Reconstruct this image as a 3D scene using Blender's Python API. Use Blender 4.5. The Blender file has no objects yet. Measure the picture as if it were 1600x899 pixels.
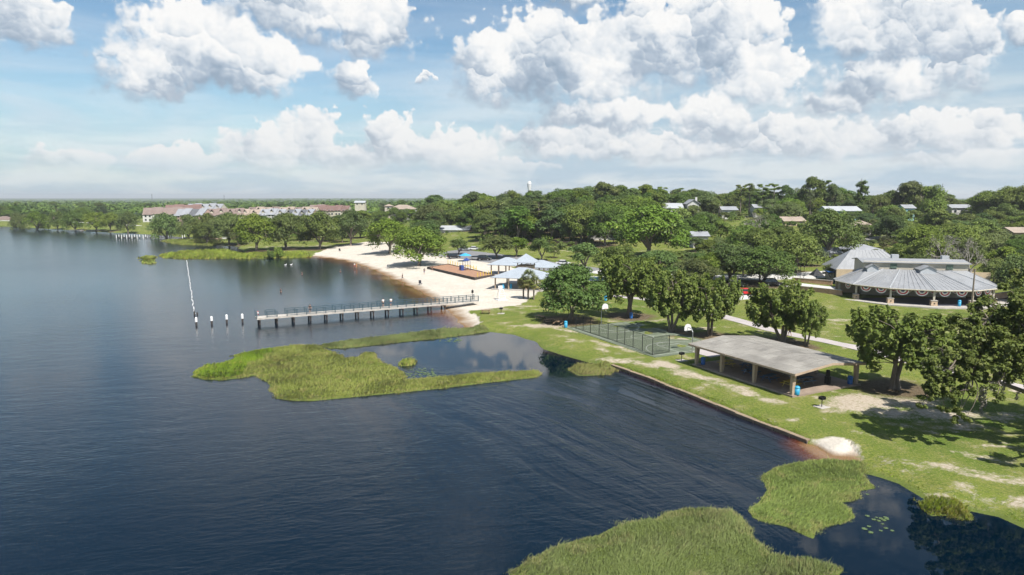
import bpy, bmesh, math, random
import numpy as np
from math import radians, sin, cos, pi, sqrt, atan2, asin, tan
from mathutils import Vector, Matrix, Euler

SC = bpy.context.scene
COL = SC.collection
# ------------------------------------------------------------------ camera
FPX, CX, CY = 1067.0, 800.0, 449.5        # focal length and centre of the 1600x899 photograph
CAMH = 23.0
PITCH = math.atan((CY - 308.0) / FPX)
cam_d = bpy.data.cameras.new('camera'); cam = bpy.data.objects.new('camera', cam_d); COL.objects.link(cam)
cam_d.sensor_width = 36.0; cam_d.lens = 36.0 * FPX / 1600.0
cam_d.clip_start = 0.5; cam_d.clip_end = 60000
cam.location = (0, 0, CAMH); cam.rotation_euler = (pi / 2 - PITCH, 0, 0)
SC.camera = cam
# ------------------------------------------------------------------ sun
SUN_EL = radians(54); SUN_AZ = radians(146)          # azimuth clockwise from +Y (the view direction)
sd = bpy.data.lights.new('sun', 'SUN'); sun = bpy.data.objects.new('sun', sd); COL.objects.link(sun)
sd.energy = 4.3; sd.angle = radians(0.53); sd.color = (1.0, 0.955, 0.89)
sdir = Vector((sin(SUN_AZ) * cos(SUN_EL), cos(SUN_AZ) * cos(SUN_EL), sin(SUN_EL)))
sun.rotation_euler = sdir.to_track_quat('Z', 'Y').to_euler(); sun.location = sdir * 300
# ------------------------------------------------------------------ colour management
SC.view_settings.view_transform = 'Standard'; SC.view_settings.look = 'None'
SC.view_settings.exposure = 0.85; SC.view_settings.gamma = 1.0; SC.view_settings.use_curve_mapping = False
SC.cycles.use_denoising = True
try: SC.cycles.denoiser = 'OPENIMAGEDENOISE'
except Exception: pass
SC.cycles.max_bounces = 8; SC.cycles.diffuse_bounces = 4; SC.cycles.glossy_bounces = 3
SC.cycles.transparent_max_bounces = 8; SC.cycles.transmission_bounces = 4
SC.cycles.sample_clamp_indirect = 6.0

# ------------------------------------------------------------------ pixel <-> place
def ray(px, py):
    u = (px - CX) / FPX; v = (py - CY) / FPX
    c, s = cos(PITCH), sin(PITCH)
    return Vector((u, c - v * s, -s - v * c))
def G(px, py, z=0.0):                       # the place at height z seen at that pixel
    d = ray(px, py); k = (z - CAMH) / d.z
    return Vector((d.x * k, d.y * k, z))
def AT(px, py, Y):                          # the place at distance Y seen at that pixel
    d = ray(px, py); k = Y / d.y
    return Vector((d.x * k, Y, CAMH + d.z * k))
def azel(px, py):
    d = ray(px, py).normalized()
    return math.degrees(atan2(d.x, d.y)), math.degrees(asin(d.z))

# ------------------------------------------------------------------ node helper
class NT:
    def __init__(s, tree): s.t = tree; s.n = tree.nodes; s.l = tree.links
    def new(s, typ, **kw):
        n = s.n.new(typ)
        for k, v in kw.items(): setattr(n, k, v)
        return n
    def put(s, sock, v):
        if isinstance(v, bpy.types.NodeSocket): s.l.new(v, sock)
        elif v is not None:
            if hasattr(sock.default_value, '__len__') and not hasattr(v, '__len__'):
                v = [v] * len(sock.default_value)
            if hasattr(v, '__len__') and len(v) == 3 and len(sock.default_value) == 4: v = (*v, 1)
            sock.default_value = v
    def math(s, op, a, b=None, c=None, clamp=False):
        n = s.new('ShaderNodeMath', operation=op, use_clamp=clamp)
        s.put(n.inputs[0], a); s.put(n.inputs[1], b); s.put(n.inputs[2], c)
        return n.outputs[0]
    def vec(s, op, a, b=None, c=None):
        n = s.new('ShaderNodeVectorMath', operation=op)
        s.put(n.inputs[0], a)
        if b is not None: s.put(n.inputs[3 if op == 'SCALE' else 1], b)
        if c is not None: s.put(n.inputs[2], c)
        return n.outputs['Value' if op in ('LENGTH', 'DOT_PRODUCT', 'DISTANCE') else 'Vector']
    def noise(s, vec, scale, detail=4, rough=0.55, dist=0.0, lac=2.0, color=False, dims='3D'):
        n = s.new('ShaderNodeTexNoise', noise_dimensions=dims)
        s.put(n.inputs['Vector'], vec); s.put(n.inputs['Scale'], scale); s.put(n.inputs['Detail'], detail)
        s.put(n.inputs['Roughness'], rough); s.put(n.inputs['Distortion'], dist); s.put(n.inputs['Lacunarity'], lac)
        return n.outputs['Color' if color else 'Fac']
    def voro(s, vec, scale, detail=0, rough=0.5, lac=2.0, feature='F1', smooth=0.5, dims='3D', out='Distance'):
        n = s.new('ShaderNodeTexVoronoi', feature=feature, voronoi_dimensions=dims)
        s.put(n.inputs['Vector'], vec); s.put(n.inputs['Scale'], scale)
        if 'Detail' in n.inputs: s.put(n.inputs['Detail'], detail); s.put(n.inputs['Roughness'], rough); s.put(n.inputs['Lacunarity'], lac)
        if feature == 'SMOOTH_F1': s.put(n.inputs['Smoothness'], smooth)
        return n.outputs[out]
    def map(s, v, a, b, c=0.0, d=1.0, typ='LINEAR', clamp=True):
        n = s.new('ShaderNodeMapRange', interpolation_type=typ)
        if typ == 'LINEAR': n.clamp = clamp
        for i, x in enumerate((v, a, b, c, d)): s.put(n.inputs[i], x)
        return n.outputs[0]
    def mix(s, f, a, b, blend='MIX'):
        n = s.new('ShaderNodeMix', data_type='RGBA', blend_type=blend)
        s.put(n.inputs[0], f); s.put(n.inputs[6], a); s.put(n.inputs[7], b)
        return n.outputs[2]
    def ramp(s, f, stops, interp='LINEAR'):
        n = s.new('ShaderNodeValToRGB'); e = n.color_ramp.elements; n.color_ramp.interpolation = interp
        while len(e) < len(stops): e.new(0.5)
        for el, (p, c) in zip(e, stops):
            el.position = p; el.color = (*c, 1) if hasattr(c, '__len__') else (c, c, c, 1)
        s.put(n.inputs[0], f)
        return n.outputs[0]
    def xyz(s, x, y, z):
        n = s.new('ShaderNodeCombineXYZ')
        for i, q in enumerate((x, y, z)): s.put(n.inputs[i], q)
        return n.outputs[0]
    def sep(s, v):
        n = s.new('ShaderNodeSeparateXYZ'); s.put(n.inputs[0], v); return n.outputs
# ------------------------------------------------------------------ world: sky with cumulus
# cumulus heaps over the lake: (centre px, py, half-width, half-height) in image pixels, some above the frame, turned into degrees of azimuth and elevation
HEAPS = [
 (20, 30, 92, 62), (490, 18, 165, 62), (570, 55, 80, 46), (315, 70, 130, 72), (385, 100, 100, 60), (240, 112, 95, 52), (552, 124, 36, 36),
 (478, 218, 52, 60), (425, 240, 88, 42), (605, 228, 52, 52), (690, 240, 90, 36), (540, 250, 80, 26),
 (110, 256, 75, 26), (280, 254, 90, 24),
 (770, 112, 72, 66), (840, 95, 95, 86), (930, 105, 110, 80), (1020, 75, 105, 90), (1120, 60, 120, 100), (1185, 120, 75, 66),
 (1110, 190, 70, 46), (890, 222, 130, 32), (1200, 205, 120, 28), (1030, 235, 170, 24),
 (1345, 40, 84, 72), (1420, 40, 110, 100), (1490, 85, 86, 72), (1370, 130, 110, 46), (1300, 165, 60, 30),
 (1600, 50, 44, 30), (1450, 210, 220, 36), (662, 124, 20, 12),
 (950, 185, 140, 30), (1270, 225, 200, 28), (1500, 250, 180, 22), (760, 262, 120, 16), (1130, -70, 170, 80), (1420, -80, 170, 80), (470, -70, 190, 70), (1000, -130, 150, 60), (1300, -200, 200, 60), (250, -150, 130, 50), (900, -8, 60, 30), (1740, 120, 120, 80),  # unseen heaps above the frame continue cut-off clouds, added to brighten water reflections
]
SKY_STRENGTH = 0.064
world = bpy.data.worlds.new('World'); SC.world = world; world.use_nodes = True
def build_world():
    n = NT(world.node_tree); n.n.clear()
    out = n.new('ShaderNodeOutputWorld'); bg = n.new('ShaderNodeBackground')
    tc = n.new('ShaderNodeTexCoord'); dirv = tc.outputs['Generated']
    s = n.sep(dirv)
    el = n.math('MULTIPLY', n.math('ARCSINE', s[2]), 57.29578)
    az = n.math('MULTIPLY', n.math('ARCTAN2', s[0], s[1]), 57.29578)
    uv = n.xyz(az, el, 0.0)
    sky = n.new('ShaderNodeTexSky', sky_type='NISHITA', sun_disc=False)
    sky.sun_elevation = SUN_EL; sky.sun_rotation = SUN_AZ; sky.altitude = 0
    sky.air_density = 1.0; sky.dust_density = 0.4; sky.ozone_density = 1.4
    base = n.vec('MULTIPLY', n.vec('SCALE', sky.outputs[0], SKY_STRENGTH), (0.90, 1.03, 1.04))
    # thin high veil in long streaks, thicker towards the horizon
    veil = n.noise(n.vec('MULTIPLY', uv, (0.06, 0.32, 0)), 1.0, 5, 0.6, 0.6, dims='2D')
    low = n.map(el, 1.0, 15.0, 1.0, 0.20)
    vm = n.math('MULTIPLY', n.map(veil, 0.40, 0.74, 0, 1), n.math('MULTIPLY', low, 0.85))
    c1 = n.mix(vm, base, (0.43, 0.465, 0.50))
    hz = n.map(n.math('MULTIPLY_ADD', n.map(az, -14, 12), -4.5, el), -1.5, 10.5, 0.92, 0.0, 'SMOOTHSTEP')
    lay = n.noise(n.vec('MULTIPLY', uv, (0.11, 0.62, 0)), 1.0, 6, 0.62, 0.25, dims='2D')
    layc = n.mix(n.map(lay, 0.40, 0.60), (0.275, 0.345, 0.410), (0.400, 0.435, 0.460))
    c2 = n.mix(hz, c1, layc)
    # ---- cumulus
    w2 = n.vec('SUBTRACT', n.noise(uv, 0.55, 3, 0.55, color=True, dims='2D'), (0.5, 0.5, 0.5))
    p = n.vec('MULTIPLY', n.vec('ADD', uv, n.vec('SCALE', w2, 2.4)), (1, 1, 0))
    D = None; S = None; LX, LY = 0.42, 0.90
    for (cx, cy, rx, ry) in HEAPS:
        a0, e0 = azel(cx, cy); a1, _ = azel(cx + rx, cy); _, eu = azel(cx, cy - ry)
        rxa, rya = (a1 - a0) * 1.08, (eu - e0) * 1.08
        q = n.vec('MULTIPLY_ADD', p, (1 / rxa, 1 / rya, 0), (-a0 / rxa, -e0 / rya, 0))
        L = n.vec('LENGTH', q); sh = n.vec('DOT_PRODUCT', q, (LX, LY, 0))
        if D is None: D, S = L, sh
        else:
            t = n.map(n.math('SUBTRACT', D, L), -0.22, 0.22)
            m = n.new('ShaderNodeMix'); n.put(m.inputs[0], t); n.put(m.inputs[2], S); n.put(m.inputs[3], sh)
            S = m.outputs[0]; D = n.math('SMOOTH_MIN', D, L, 0.2)
    # beyond the photographed part the heaps go on in the same manner
    outside = n.math('MAXIMUM', n.map(n.math('ABSOLUTE', az), 40, 50, 0, 1), n.map(el, 17.5, 22, 0, 1))
    gen = n.noise(n.vec('MULTIPLY', p, (0.055, 0.085, 0)), 1.0, 2, 0.5, dims='2D')
    Dg = n.map(gen, 0.51, 0.80, 1.45, 0.1, clamp=False)
    D = n.math('MINIMUM', D, n.math('MULTIPLY_ADD', n.math('SUBTRACT', 1.0, outside), 3.0, Dg))
    S = n.math('MULTIPLY', S, n.math('SUBTRACT', 1.0, outside))
    # cauliflower relief: two sizes of round puffs, each lit like a ball
    def puffs(scale, wob):
        v = n.new('ShaderNodeTexVoronoi', feature='F1', voronoi_dimensions='2D')
        pv = n.vec('ADD', uv, n.vec('SCALE', w2, wob))
        n.put(v.inputs['Vector'], pv); n.put(v.inputs['Scale'], scale); n.put(v.inputs['Randomness'], 0.9)
        lit = n.vec('DOT_PRODUCT', n.vec('SUBTRACT', pv, v.outputs['Position']), (LX * scale, LY * scale, 0))
        return v.outputs['Distance'], lit
    f1, l1 = puffs(0.42, 1.6)
    f2, l2 = puffs(1.05, 0.9)
    f3, l3 = puffs(2.4, 0.5)
    fb = n.noise(uv, 0.9, 6, 0.57, dims='2D')
    fine = n.math('SUBTRACT', fb, 0.5)
    d = n.math('SUBTRACT', 1.0, D)
    d = n.math('MULTIPLY_ADD', n.math('SUBTRACT', 0.45, f1), 0.42, d)
    d = n.math('MULTIPLY_ADD', n.math('SUBTRACT', 0.45, f2), 0.28, d)
    d = n.math('MULTIPLY_ADD', n.math('SUBTRACT', 0.45, f3), 0.09, d)
    d = n.math('MULTIPLY_ADD', fine, 0.60, d)
    # edges crisp on the crowns, ragged and soft towards the bases
    soft = n.map(S, -0.8, 0.6, 0.75, 0.16)
    mask = n.map(d, 0.0, soft, 0, 1, 'SMOOTHSTEP')
    big = n.noise(p, 0.20, 2, 0.5, dims='2D')
    lit = n.math('MULTIPLY_ADD', S, 0.60, 0.51)
    lit = n.math('MULTIPLY_ADD', n.math('SUBTRACT', big, 0.5), 1.3, lit)
    lit = n.math('MULTIPLY_ADD', l1, 0.26, lit)
    lit = n.math('MULTIPLY_ADD', l2, 0.13, lit)
    lit = n.math('MULTIPLY_ADD', l3, 0.05, lit)
    lit = n.math('MULTIPLY_ADD', fine, 0.65, lit)
    col = n.ramp(lit, [(0.0, (0.185, 0.235, 0.295)), (0.26, (0.27, 0.315, 0.37)), (0.52, (0.44, 0.462, 0.485)), (0.84, (0.55, 0.546, 0.538))])
    fade = n.map(el, 1.0, 9.0, 0.65, 0.0)
    col = n.mix(fade, col, (0.405, 0.422, 0.436))
    mask = n.math('MULTIPLY', mask, n.map(el, 0.8, 4.0, 0.0, 0.97, 'SMOOTHSTEP'))
    c3 = n.mix(mask, c2, col)
    n.put(bg.inputs['Color'], c3); bg.inputs['Strength'].default_value = 1.0
    n.l.new(bg.outputs[0], out.inputs[0])
build_world()
world.cycles.sampling_method = 'MANUAL'; world.cycles.sample_map_resolution = 512
SC.cycles.use_adaptive_sampling = True; SC.cycles.adaptive_threshold = 0.02; SC.cycles.adaptive_min_samples = 8
# ------------------------------------------------------------------ shore lines (photograph pixels on the water level)
def W(pts, z=0.0): return [tuple(G(x, y, z)[:2]) for x, y in pts]
def zoomed(pts, ox, oy, k): return [(ox + x / k, oy + y / k) for x, y in pts]
SEAWALL_PX = [(1262, 693), (1208, 672), (1150, 650), (1095, 627), (1040, 605), (1010, 593), (985, 584), (956, 574)]
MAIN = ([(60.0, 24.0), (52.0, 34.0)] + W([(1690, 868), (1640, 846), (1600, 828), (1560, 808), (1515, 799), (1470, 790), (1440, 779), (1425, 769), (1405, 756), (1375, 746), (1350, 739), (1338, 722), (1320, 718),
      (1300, 714), (1287, 704), (1275, 697)]) + W(SEAWALL_PX) + W([(940, 571), (905, 562), (880, 555), (850, 547), (832, 533), (800, 523), (765, 519), (735, 521), (722, 514), (716, 500), (701, 486), (690, 479),
      (672, 465), (655, 455), (640, 447), (620, 438), (600, 430), (580, 420), (560, 413), (540, 408), (520, 404), (490, 401), (440, 403), (400, 403), (384, 400), (379, 393), (373, 386), (350, 384), (335, 378), (300, 372), (240, 367), (180, 364),
      (130, 361), (60, 357), (0, 354), (-150, 351), (-500, 347)]) +
      [(-3000, 950), (-20000, 2500), (-20000, 40000), (30000, 40000), (30000, -600), (150, -600), (90, -40)])
MARSH = {
 'main': zoomed([(55, 300), (100, 275), (180, 262), (240, 240), (225, 230), (330, 207), (430, 193), (500, 186), (580, 187), (620, 207), (680, 227), (700, 240), (740, 238), (770, 216), (815, 218), (825, 244), (880, 272), (940, 302),
      (945, 332), (1050, 324), (1150, 314), (1250, 304), (1330, 298), (1420, 296), (1490, 294), (1510, 306), (1490, 320), (1300, 340), (1100, 365), (900, 385), (700, 405), (560, 418), (480, 417), (400, 408), (385, 370), (370, 340), (320, 310),
      (250, 322), (180, 332), (100, 328), (60, 315)], 280, 470, 2.667),
 'strip': zoomed([(592, 186), (640, 178), (720, 166), (830, 153), (960, 136), (1080, 121), (1160, 120), (1240, 112), (1290, 125), (1230, 138), (1150, 150), (1080, 158), (970, 168), (860, 180), (780, 190), (680, 198), (630, 200)], 280, 470, 2.667),
 'tuft': [(621, 568), (628, 564), (640, 563), (649, 566), (648, 571), (636, 573), (625, 572)],
 'lobe': [(885, 578), (900, 572), (940, 570), (964, 575), (960, 583), (940, 587), (905, 587)],
 'right': [(1172, 800), (1188, 783), (1197, 765), (1190, 752), (1188, 744), (1200, 736), (1222, 728), (1250, 723), (1283, 719), (1312, 720), (1340, 722), (1360, 727), (1350, 735), (1346, 742), (1357, 751), (1366, 763), (1340, 768), (1344, 778),
      (1330, 784), (1313, 786), (1330, 796), (1339, 808), (1320, 818), (1300, 823), (1278, 828), (1272, 843), (1258, 838), (1232, 825), (1212, 820), (1190, 815), (1176, 809)],
 'near': [(790, 905), (800, 893), (825, 876), (862, 860), (893, 846), (935, 836), (955, 826), (990, 816), (1020, 813), (1038, 803), (1063, 796), (1100, 795), (1130, 798), (1160, 808), (1172, 823), (1178, 838), (1192, 852), (1205, 866),
      (1240, 874), (1270, 876), (1300, 884), (1318, 890), (1305, 905), (1310, 960), (1330, 1100), (760, 1100), (765, 960)],
 'bank': [(1432, 784), (1450, 778), (1475, 781), (1500, 790), (1520, 804), (1517, 814), (1495, 810), (1473, 806), (1455, 808), (1437, 794)],
 'far': [(248, 399), (290, 393), (350, 391), (380, 397), (400, 398), (480, 398), (486, 402), (440, 404), (380, 405), (330, 405), (280, 405), (255, 403)],
 'dockside': [(250, 377), (290, 374), (330, 376), (352, 381), (330, 384), (280, 383)],
 'sliver': [(213, 404), (230, 401), (246, 403), (230, 405)], 'sliver2': [(217, 408), (232, 406), (244, 407), (230, 409)], 'sliver3': [(219, 411), (234, 410), (245, 411), (232, 412.5)],
}
MARSHW = {k: W(v) for k, v in MARSH.items()}
BEACH = W([(478, 403), (490, 404), (520, 407), (560, 417), (600, 434), (640, 451), (672, 469), (690, 483), (701, 489), (716, 504), (722, 514), (728, 513.5)]) + W([(735, 510), (752, 499), (746, 488), (728, 482), (770, 479), (815, 474), (832, 462), (848, 448), (842, 436), (812, 424), (770, 414), (715, 406), (655, 397), (625, 390), (612, 385), (575, 382), (520, 387), (492, 395), (484, 399)], 1.0)
SPIT = W([(1268, 694), (1287, 708), (1300, 718), (1345, 724)]) + W([(1347, 712), (1338, 700), (1320, 688), (1298, 684), (1278, 688)], 0.4)

def inside(poly, x, y):
    r = np.zeros(x.shape, bool); n = len(poly); j = n - 1
    for i in range(n):
        xi, yi = poly[i]; xj, yj = poly[j]
        if yi != yj:
            c = ((yi > y) != (yj > y)) & (x < (xj - xi) * (y - yi) / (yj - yi) + xi)
            r ^= c
        j = i
    return r
def linedist(pts, x, y, closed=True):
    d2 = np.full(x.shape, 1e18); n = len(pts)
    for i in range(n if closed else n - 1):
        ax, ay = pts[i]; bx, by = pts[(i + 1) % n]; dx, dy = bx - ax, by - ay
        L = dx * dx + dy * dy + 1e-12
        t = np.clip(((x - ax) * dx + (y - ay) * dy) / L, 0, 1)
        d2 = np.minimum(d2, (x - ax - t * dx) ** 2 + (y - ay - t * dy) ** 2)
    return np.sqrt(d2)
def sdf(poly, x, y):
    d = linedist(poly, x, y); return np.where(inside(poly, x, y), d, -d)
def sstep(a, b, x):
    t = np.clip((x - a) / (b - a), 0, 1); return t * t * (3 - 2 * t)
_rs = np.random.RandomState(7)
_waves = [(_rs.uniform(-1, 1), _rs.uniform(-1, 1), _rs.uniform(0, 6.28)) for _ in range(7)]
def wob(x, y, L):                               # cheap smooth noise, about -1..1
    s = 0
    for a, b, p in _waves: s = s + np.sin((a * x + b * y) * 6.28 / L + p + 1.7 * np.sin((b * x - a * y) * 3.1 / L + p * 2))
    return s / 3.2
def hills(x, y):
    x = np.asarray(x, float); y = np.asarray(y, float)
    t = x / np.maximum(y, 1)
    w = sstep(-0.32, 0.10, t)
    d = y - 60 * (1 - sstep(0.05, 0.45, t))
    right = np.interp(d, [90, 130, 165, 205, 250, 300, 350, 450, 700, 1200, 3000, 9000], [0, 0.5, 1.4, 3.4, 6.6, 11, 13.4, 14.0, 10, 5, 2, 0])
    left = np.interp(y, [250, 400, 600, 1500, 5000], [0, 0.8, 2.6, 2.0, 0])
    return w * right + (1 - w) * left
SEAWALLW = W(SEAWALL_PX)
def ground_z(x, y):
    x = np.asarray(x, float); y = np.asarray(y, float)
    wv = 0.35 * wob(x, y, 9.0) * np.clip(y / 120, 0.5, 4)
    dm = sdf(MAIN, x, y)
    dw = linedist(SEAWALLW, x, y, False)
    nearwall = 1 - sstep(0.8, 4.0, dw)
    dm2 = dm + wv * (1 - nearwall)
    sand = np.maximum(inside(BEACH, x, y), inside(SPIT, x, y))
    slope = np.where(sand, 0.075, 0.20) * (1 - nearwall) + nearwall * 1.1
    base = np.where(dm2 > 0, np.minimum(dm2 * slope, (0.62 + 0.0035 * np.minimum(dm2, 60)) * (1 - nearwall) + nearwall * 0.36), dm2 * np.where(sand, 0.08, 0.35))
    z = base + hills(x, y) * sstep(0, 25, dm2) + 0.03 * wob(x, y, 5.0) * sstep(1, 6, dm2)
    for k, p in MARSHW.items():
        ds = sdf(p, x, y) + 0.5 * wv
        z = np.maximum(z, np.where(ds > 0, np.minimum(0.25 * ds, 0.10), 0.4 * ds))
    return z
def gz(x, y): return float(ground_z(np.array([x]), np.array([y]))[0])
def hill1(x, y): return 0.8 + float(hills(x, y))
def T(px, py):                                   # place on the land seen at that pixel
    z = 0.7
    for _ in range(40):
        p = G(px, py, z); z2 = hill1(p.x, p.y)
        if abs(z2 - z) < 1e-3: break
        z = z + 0.5 * (z2 - z)
    p = G(px, py, z); p.z = gz(p.x, p.y); return p

# ------------------------------------------------------------------ materials
MATS = {}
def material(name, rough=0.7):
    m = bpy.data.materials.new(name); m.use_nodes = True
    n = NT(m.node_tree); b = m.node_tree.nodes['Principled BSDF']; b.inputs['Roughness'].default_value = rough
    MATS[name] = m
    return m, n, b
def attr(n, name, out='Fac'):
    a = n.new('ShaderNodeAttribute', attribute_name=name); return a.outputs[out]
def objco(n): return n.new('ShaderNodeTexCoord').outputs['Object']
def bump(n, b, h, strength=0.4, dist=0.05):
    k = n.new('ShaderNodeBump'); k.inputs['Strength'].default_value = strength; k.inputs['Distance'].default_value = dist
    n.put(k.inputs['Height'], h); n.l.new(k.outputs[0], b.inputs['Normal'])

m, n, b = material('ground', 0.95)
co = objco(n)
sandf = attr(n, 'sand'); marshf = attr(n, 'marsh'); shade = attr(n, 'litter'); bare = attr(n, 'bare')  # litter mask turns the ground brown under trees
big = n.noise(co, 0.055, 4, 0.6); mid = n.noise(co, 0.35, 5, 0.62); fine = n.noise(co, 3.2, 5, 0.7); spk = n.noise(co, 6.0, 3, 0.75)
g1 = n.mix(n.map(big, 0.36, 0.62), (0.080, 0.128, 0.017), (0.160, 0.185, 0.036))
g1 = n.mix(n.map(mid, 0.44, 0.68, 0, 0.8), g1, (0.215, 0.198, 0.066))
g1 = n.mix(n.map(fine, 0.44, 0.62, 0, 0.8), g1, (0.06, 0.10, 0.014))
g1 = n.mix(n.map(spk, 0.52, 0.68, 0, 0.6), g1, (0.29, 0.26, 0.12))
dry = n.math('MULTIPLY', n.map(n.math('MULTIPLY_ADD', fine, 0.55, n.math('MULTIPLY_ADD', mid, 1.15, n.math('MULTIPLY', bare, 0.50))), 1.02, 1.24), 1.0)
earth = n.mix(n.map(fine, 0.3, 0.7), (0.29, 0.24, 0.17), (0.47, 0.41, 0.335))
g2 = n.mix(dry, g1, earth)
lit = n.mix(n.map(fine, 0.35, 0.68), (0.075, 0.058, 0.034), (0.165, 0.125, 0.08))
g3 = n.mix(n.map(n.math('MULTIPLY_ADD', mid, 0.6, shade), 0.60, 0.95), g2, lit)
mud = n.mix(fine, (0.075, 0.095, 0.022), (0.13, 0.165, 0.04))
g4 = n.mix(marshf, g3, mud)
foot = n.noise(n.vec('MULTIPLY', co, (1, 0.45, 1)), 1.3, 4, 0.7)
sandc = n.mix(n.map(mid, 0.3, 0.7), (0.50, 0.45, 0.375), (0.62, 0.575, 0.505))
sandc = n.mix(n.map(fine, 0.35, 0.70, 0, 0.6), sandc, (0.42, 0.37, 0.30))
sandc = n.mix(n.map(foot, 0.50, 0.66, 0, 0.5), sandc, (0.40, 0.35, 0.285))
sandc = n.mix(n.map(big, 0.45, 0.65, 0, 0.4), sandc, (0.44, 0.405, 0.355))
wet = n.map(n.math('MULTIPLY_ADD', n.math('SUBTRACT', mid, 0.5), 0.25, n.sep(co)[2]), 0.02, 0.24, 1, 0)
sandc = n.mix(wet, sandc, (0.20, 0.125, 0.065))
sm = n.map(n.math('ADD', sandf, n.math('MULTIPLY', n.math('SUBTRACT', mid, 0.5), 0.9)), 0.42, 0.58)
farc = n.map(n.math('MULTIPLY_ADD', mid, 200.0, n.sep(co)[1]), 620, 900)
g4 = n.mix(farc, g4, n.mix(n.map(big, .35, .65), (0.028, 0.055, 0.018), (0.06, 0.095, 0.03)))
n.put(b.inputs['Base Color'], n.mix(sm, g4, sandc))
bump(n, b, n.math('ADD', fine, n.math('MULTIPLY', spk, 0.5)), 0.9, 0.12)
b.inputs['Specular IOR Level'].default_value = 0.1

m, n, b = material('water', 0.08)
co = objco(n); sh = attr(n, 'shallow')
warp = n.vec('SCALE', n.vec('SUBTRACT', n.noise(co, 0.012, 2, 0.5, color=True, dims='2D'), (0.5, 0.5, 0.5)), 26.0)
cw = n.vec('ADD', co, warp)
along = n.vec('DOT_PRODUCT', cw, (0.52, -0.85, 0)); across = n.vec('DOT_PRODUCT', cw, (0.85, 0.52, 0))
streak = n.noise(n.xyz(n.math('MULTIPLY', along, 0.022), n.math('MULTIPLY', across, 0.30), 0.0), 1.0, 6, 0.64, dims='2D')
wind = n.map(streak, 0.36, 0.62)
lane = attr(n, 'lane'); soft = n.map(n.noise(co, 0.03, 3, 0.55, dims='2D'), 0.3, 0.7, 0.22, 0.62)
wind = n.math('ADD', n.math('MULTIPLY', wind, lane), n.math('MULTIPLY', soft, n.math('SUBTRACT', 1.0, lane)))
calm = attr(n, 'calm')
wind = n.math('MULTIPLY', n.math('MULTIPLY_ADD', wind, 0.92, 0.08), n.math('SUBTRACT', 1.0, calm))
wind = n.math('MULTIPLY', wind, n.map(n.sep(co)[1], 60, 190, 1.0, 0.15))
rip = n.xyz(n.math('MULTIPLY', n.vec('DOT_PRODUCT', co, (0.97, 0.22, 0)), 0.5), n.math('MULTIPLY', n.vec('DOT_PRODUCT', co, (-0.22, 0.97, 0)), 1.25), 0.0)
r1 = n.noise(rip, 2.2, 4, 0.62, 0.5, dims='2D'); r2 = n.noise(rip, 0.45, 3, 0.55, 0.4, dims='2D')
h = n.math('ADD', n.math('MULTIPLY', r1, 0.55), n.math('MULTIPLY', r2, 1.0))
bump(n, b, n.math('MULTIPLY', h, n.math('MULTIPLY_ADD', wind, 0.97, 0.01)), 1.0, 0.095)
deep = n.mix(wind, (0.0010, 0.0060, 0.0125), (0.0018, 0.0095, 0.0185))
shal = n.ramp(sh, [(0.0, (0.004, 0.010, 0.02)), (0.35, (0.022, 0.010, 0.014)), (0.75, (0.085, 0.026, 0.012)), (1.0, (0.20, 0.115, 0.055))])
n.put(b.inputs['Base Color'], n.mix(n.map(sh, 0.02, 0.25), deep, shal))
n.put(b.inputs['Roughness'], n.math('ADD', n.math('MULTIPLY_ADD', wind, 0.12, 0.02), n.math('MULTIPLY', n.map(n.sep(co)[1], 70, 220, 0, 0.15), n.math('SUBTRACT', 1.0, calm))))
b.inputs['IOR'].default_value = 1.333

def mesh_object(name, verts, faces, mat=None, parent=None, smooth=False):
    me = bpy.data.meshes.new(name)
    if isinstance(verts, np.ndarray):
        verts = np.ascontiguousarray(verts, dtype=np.float32); faces = np.ascontiguousarray(faces, dtype=np.int32)
        k = faces.shape[1]
        me.vertices.add(len(verts)); me.vertices.foreach_set('co', verts.ravel())
        me.loops.add(faces.size); me.loops.foreach_set('vertex_index', faces.ravel())
        me.polygons.add(len(faces)); me.polygons.foreach_set('loop_start', np.arange(0, faces.size, k, dtype=np.int32))
        try: me.polygons.foreach_set('loop_total', np.full(len(faces), k, dtype=np.int32))
        except Exception: pass
        me.update(calc_edges=True)
    else:
        me.from_pydata(verts, [], faces); me.update()
    if smooth: me.polygons.foreach_set('use_smooth', np.ones(len(me.polygons), dtype=bool))
    if mat: me.materials.append(MATS[mat] if isinstance(mat, str) else mat)
    o = bpy.data.objects.new(name, me); COL.objects.link(o)
    if parent is not None: o.parent = parent
    return o
def fattr(o, name, vals):
    a = o.data.attributes.new(name, 'FLOAT', 'POINT'); a.data.foreach_set('value', np.asarray(vals, dtype=np.float32))
def tag(o, label, cat=None, group=None, kind=None):
    o['label'] = label
    if cat: o['category'] = cat
    if group: o['group'] = group
    if kind: o['kind'] = kind
    return o

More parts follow.
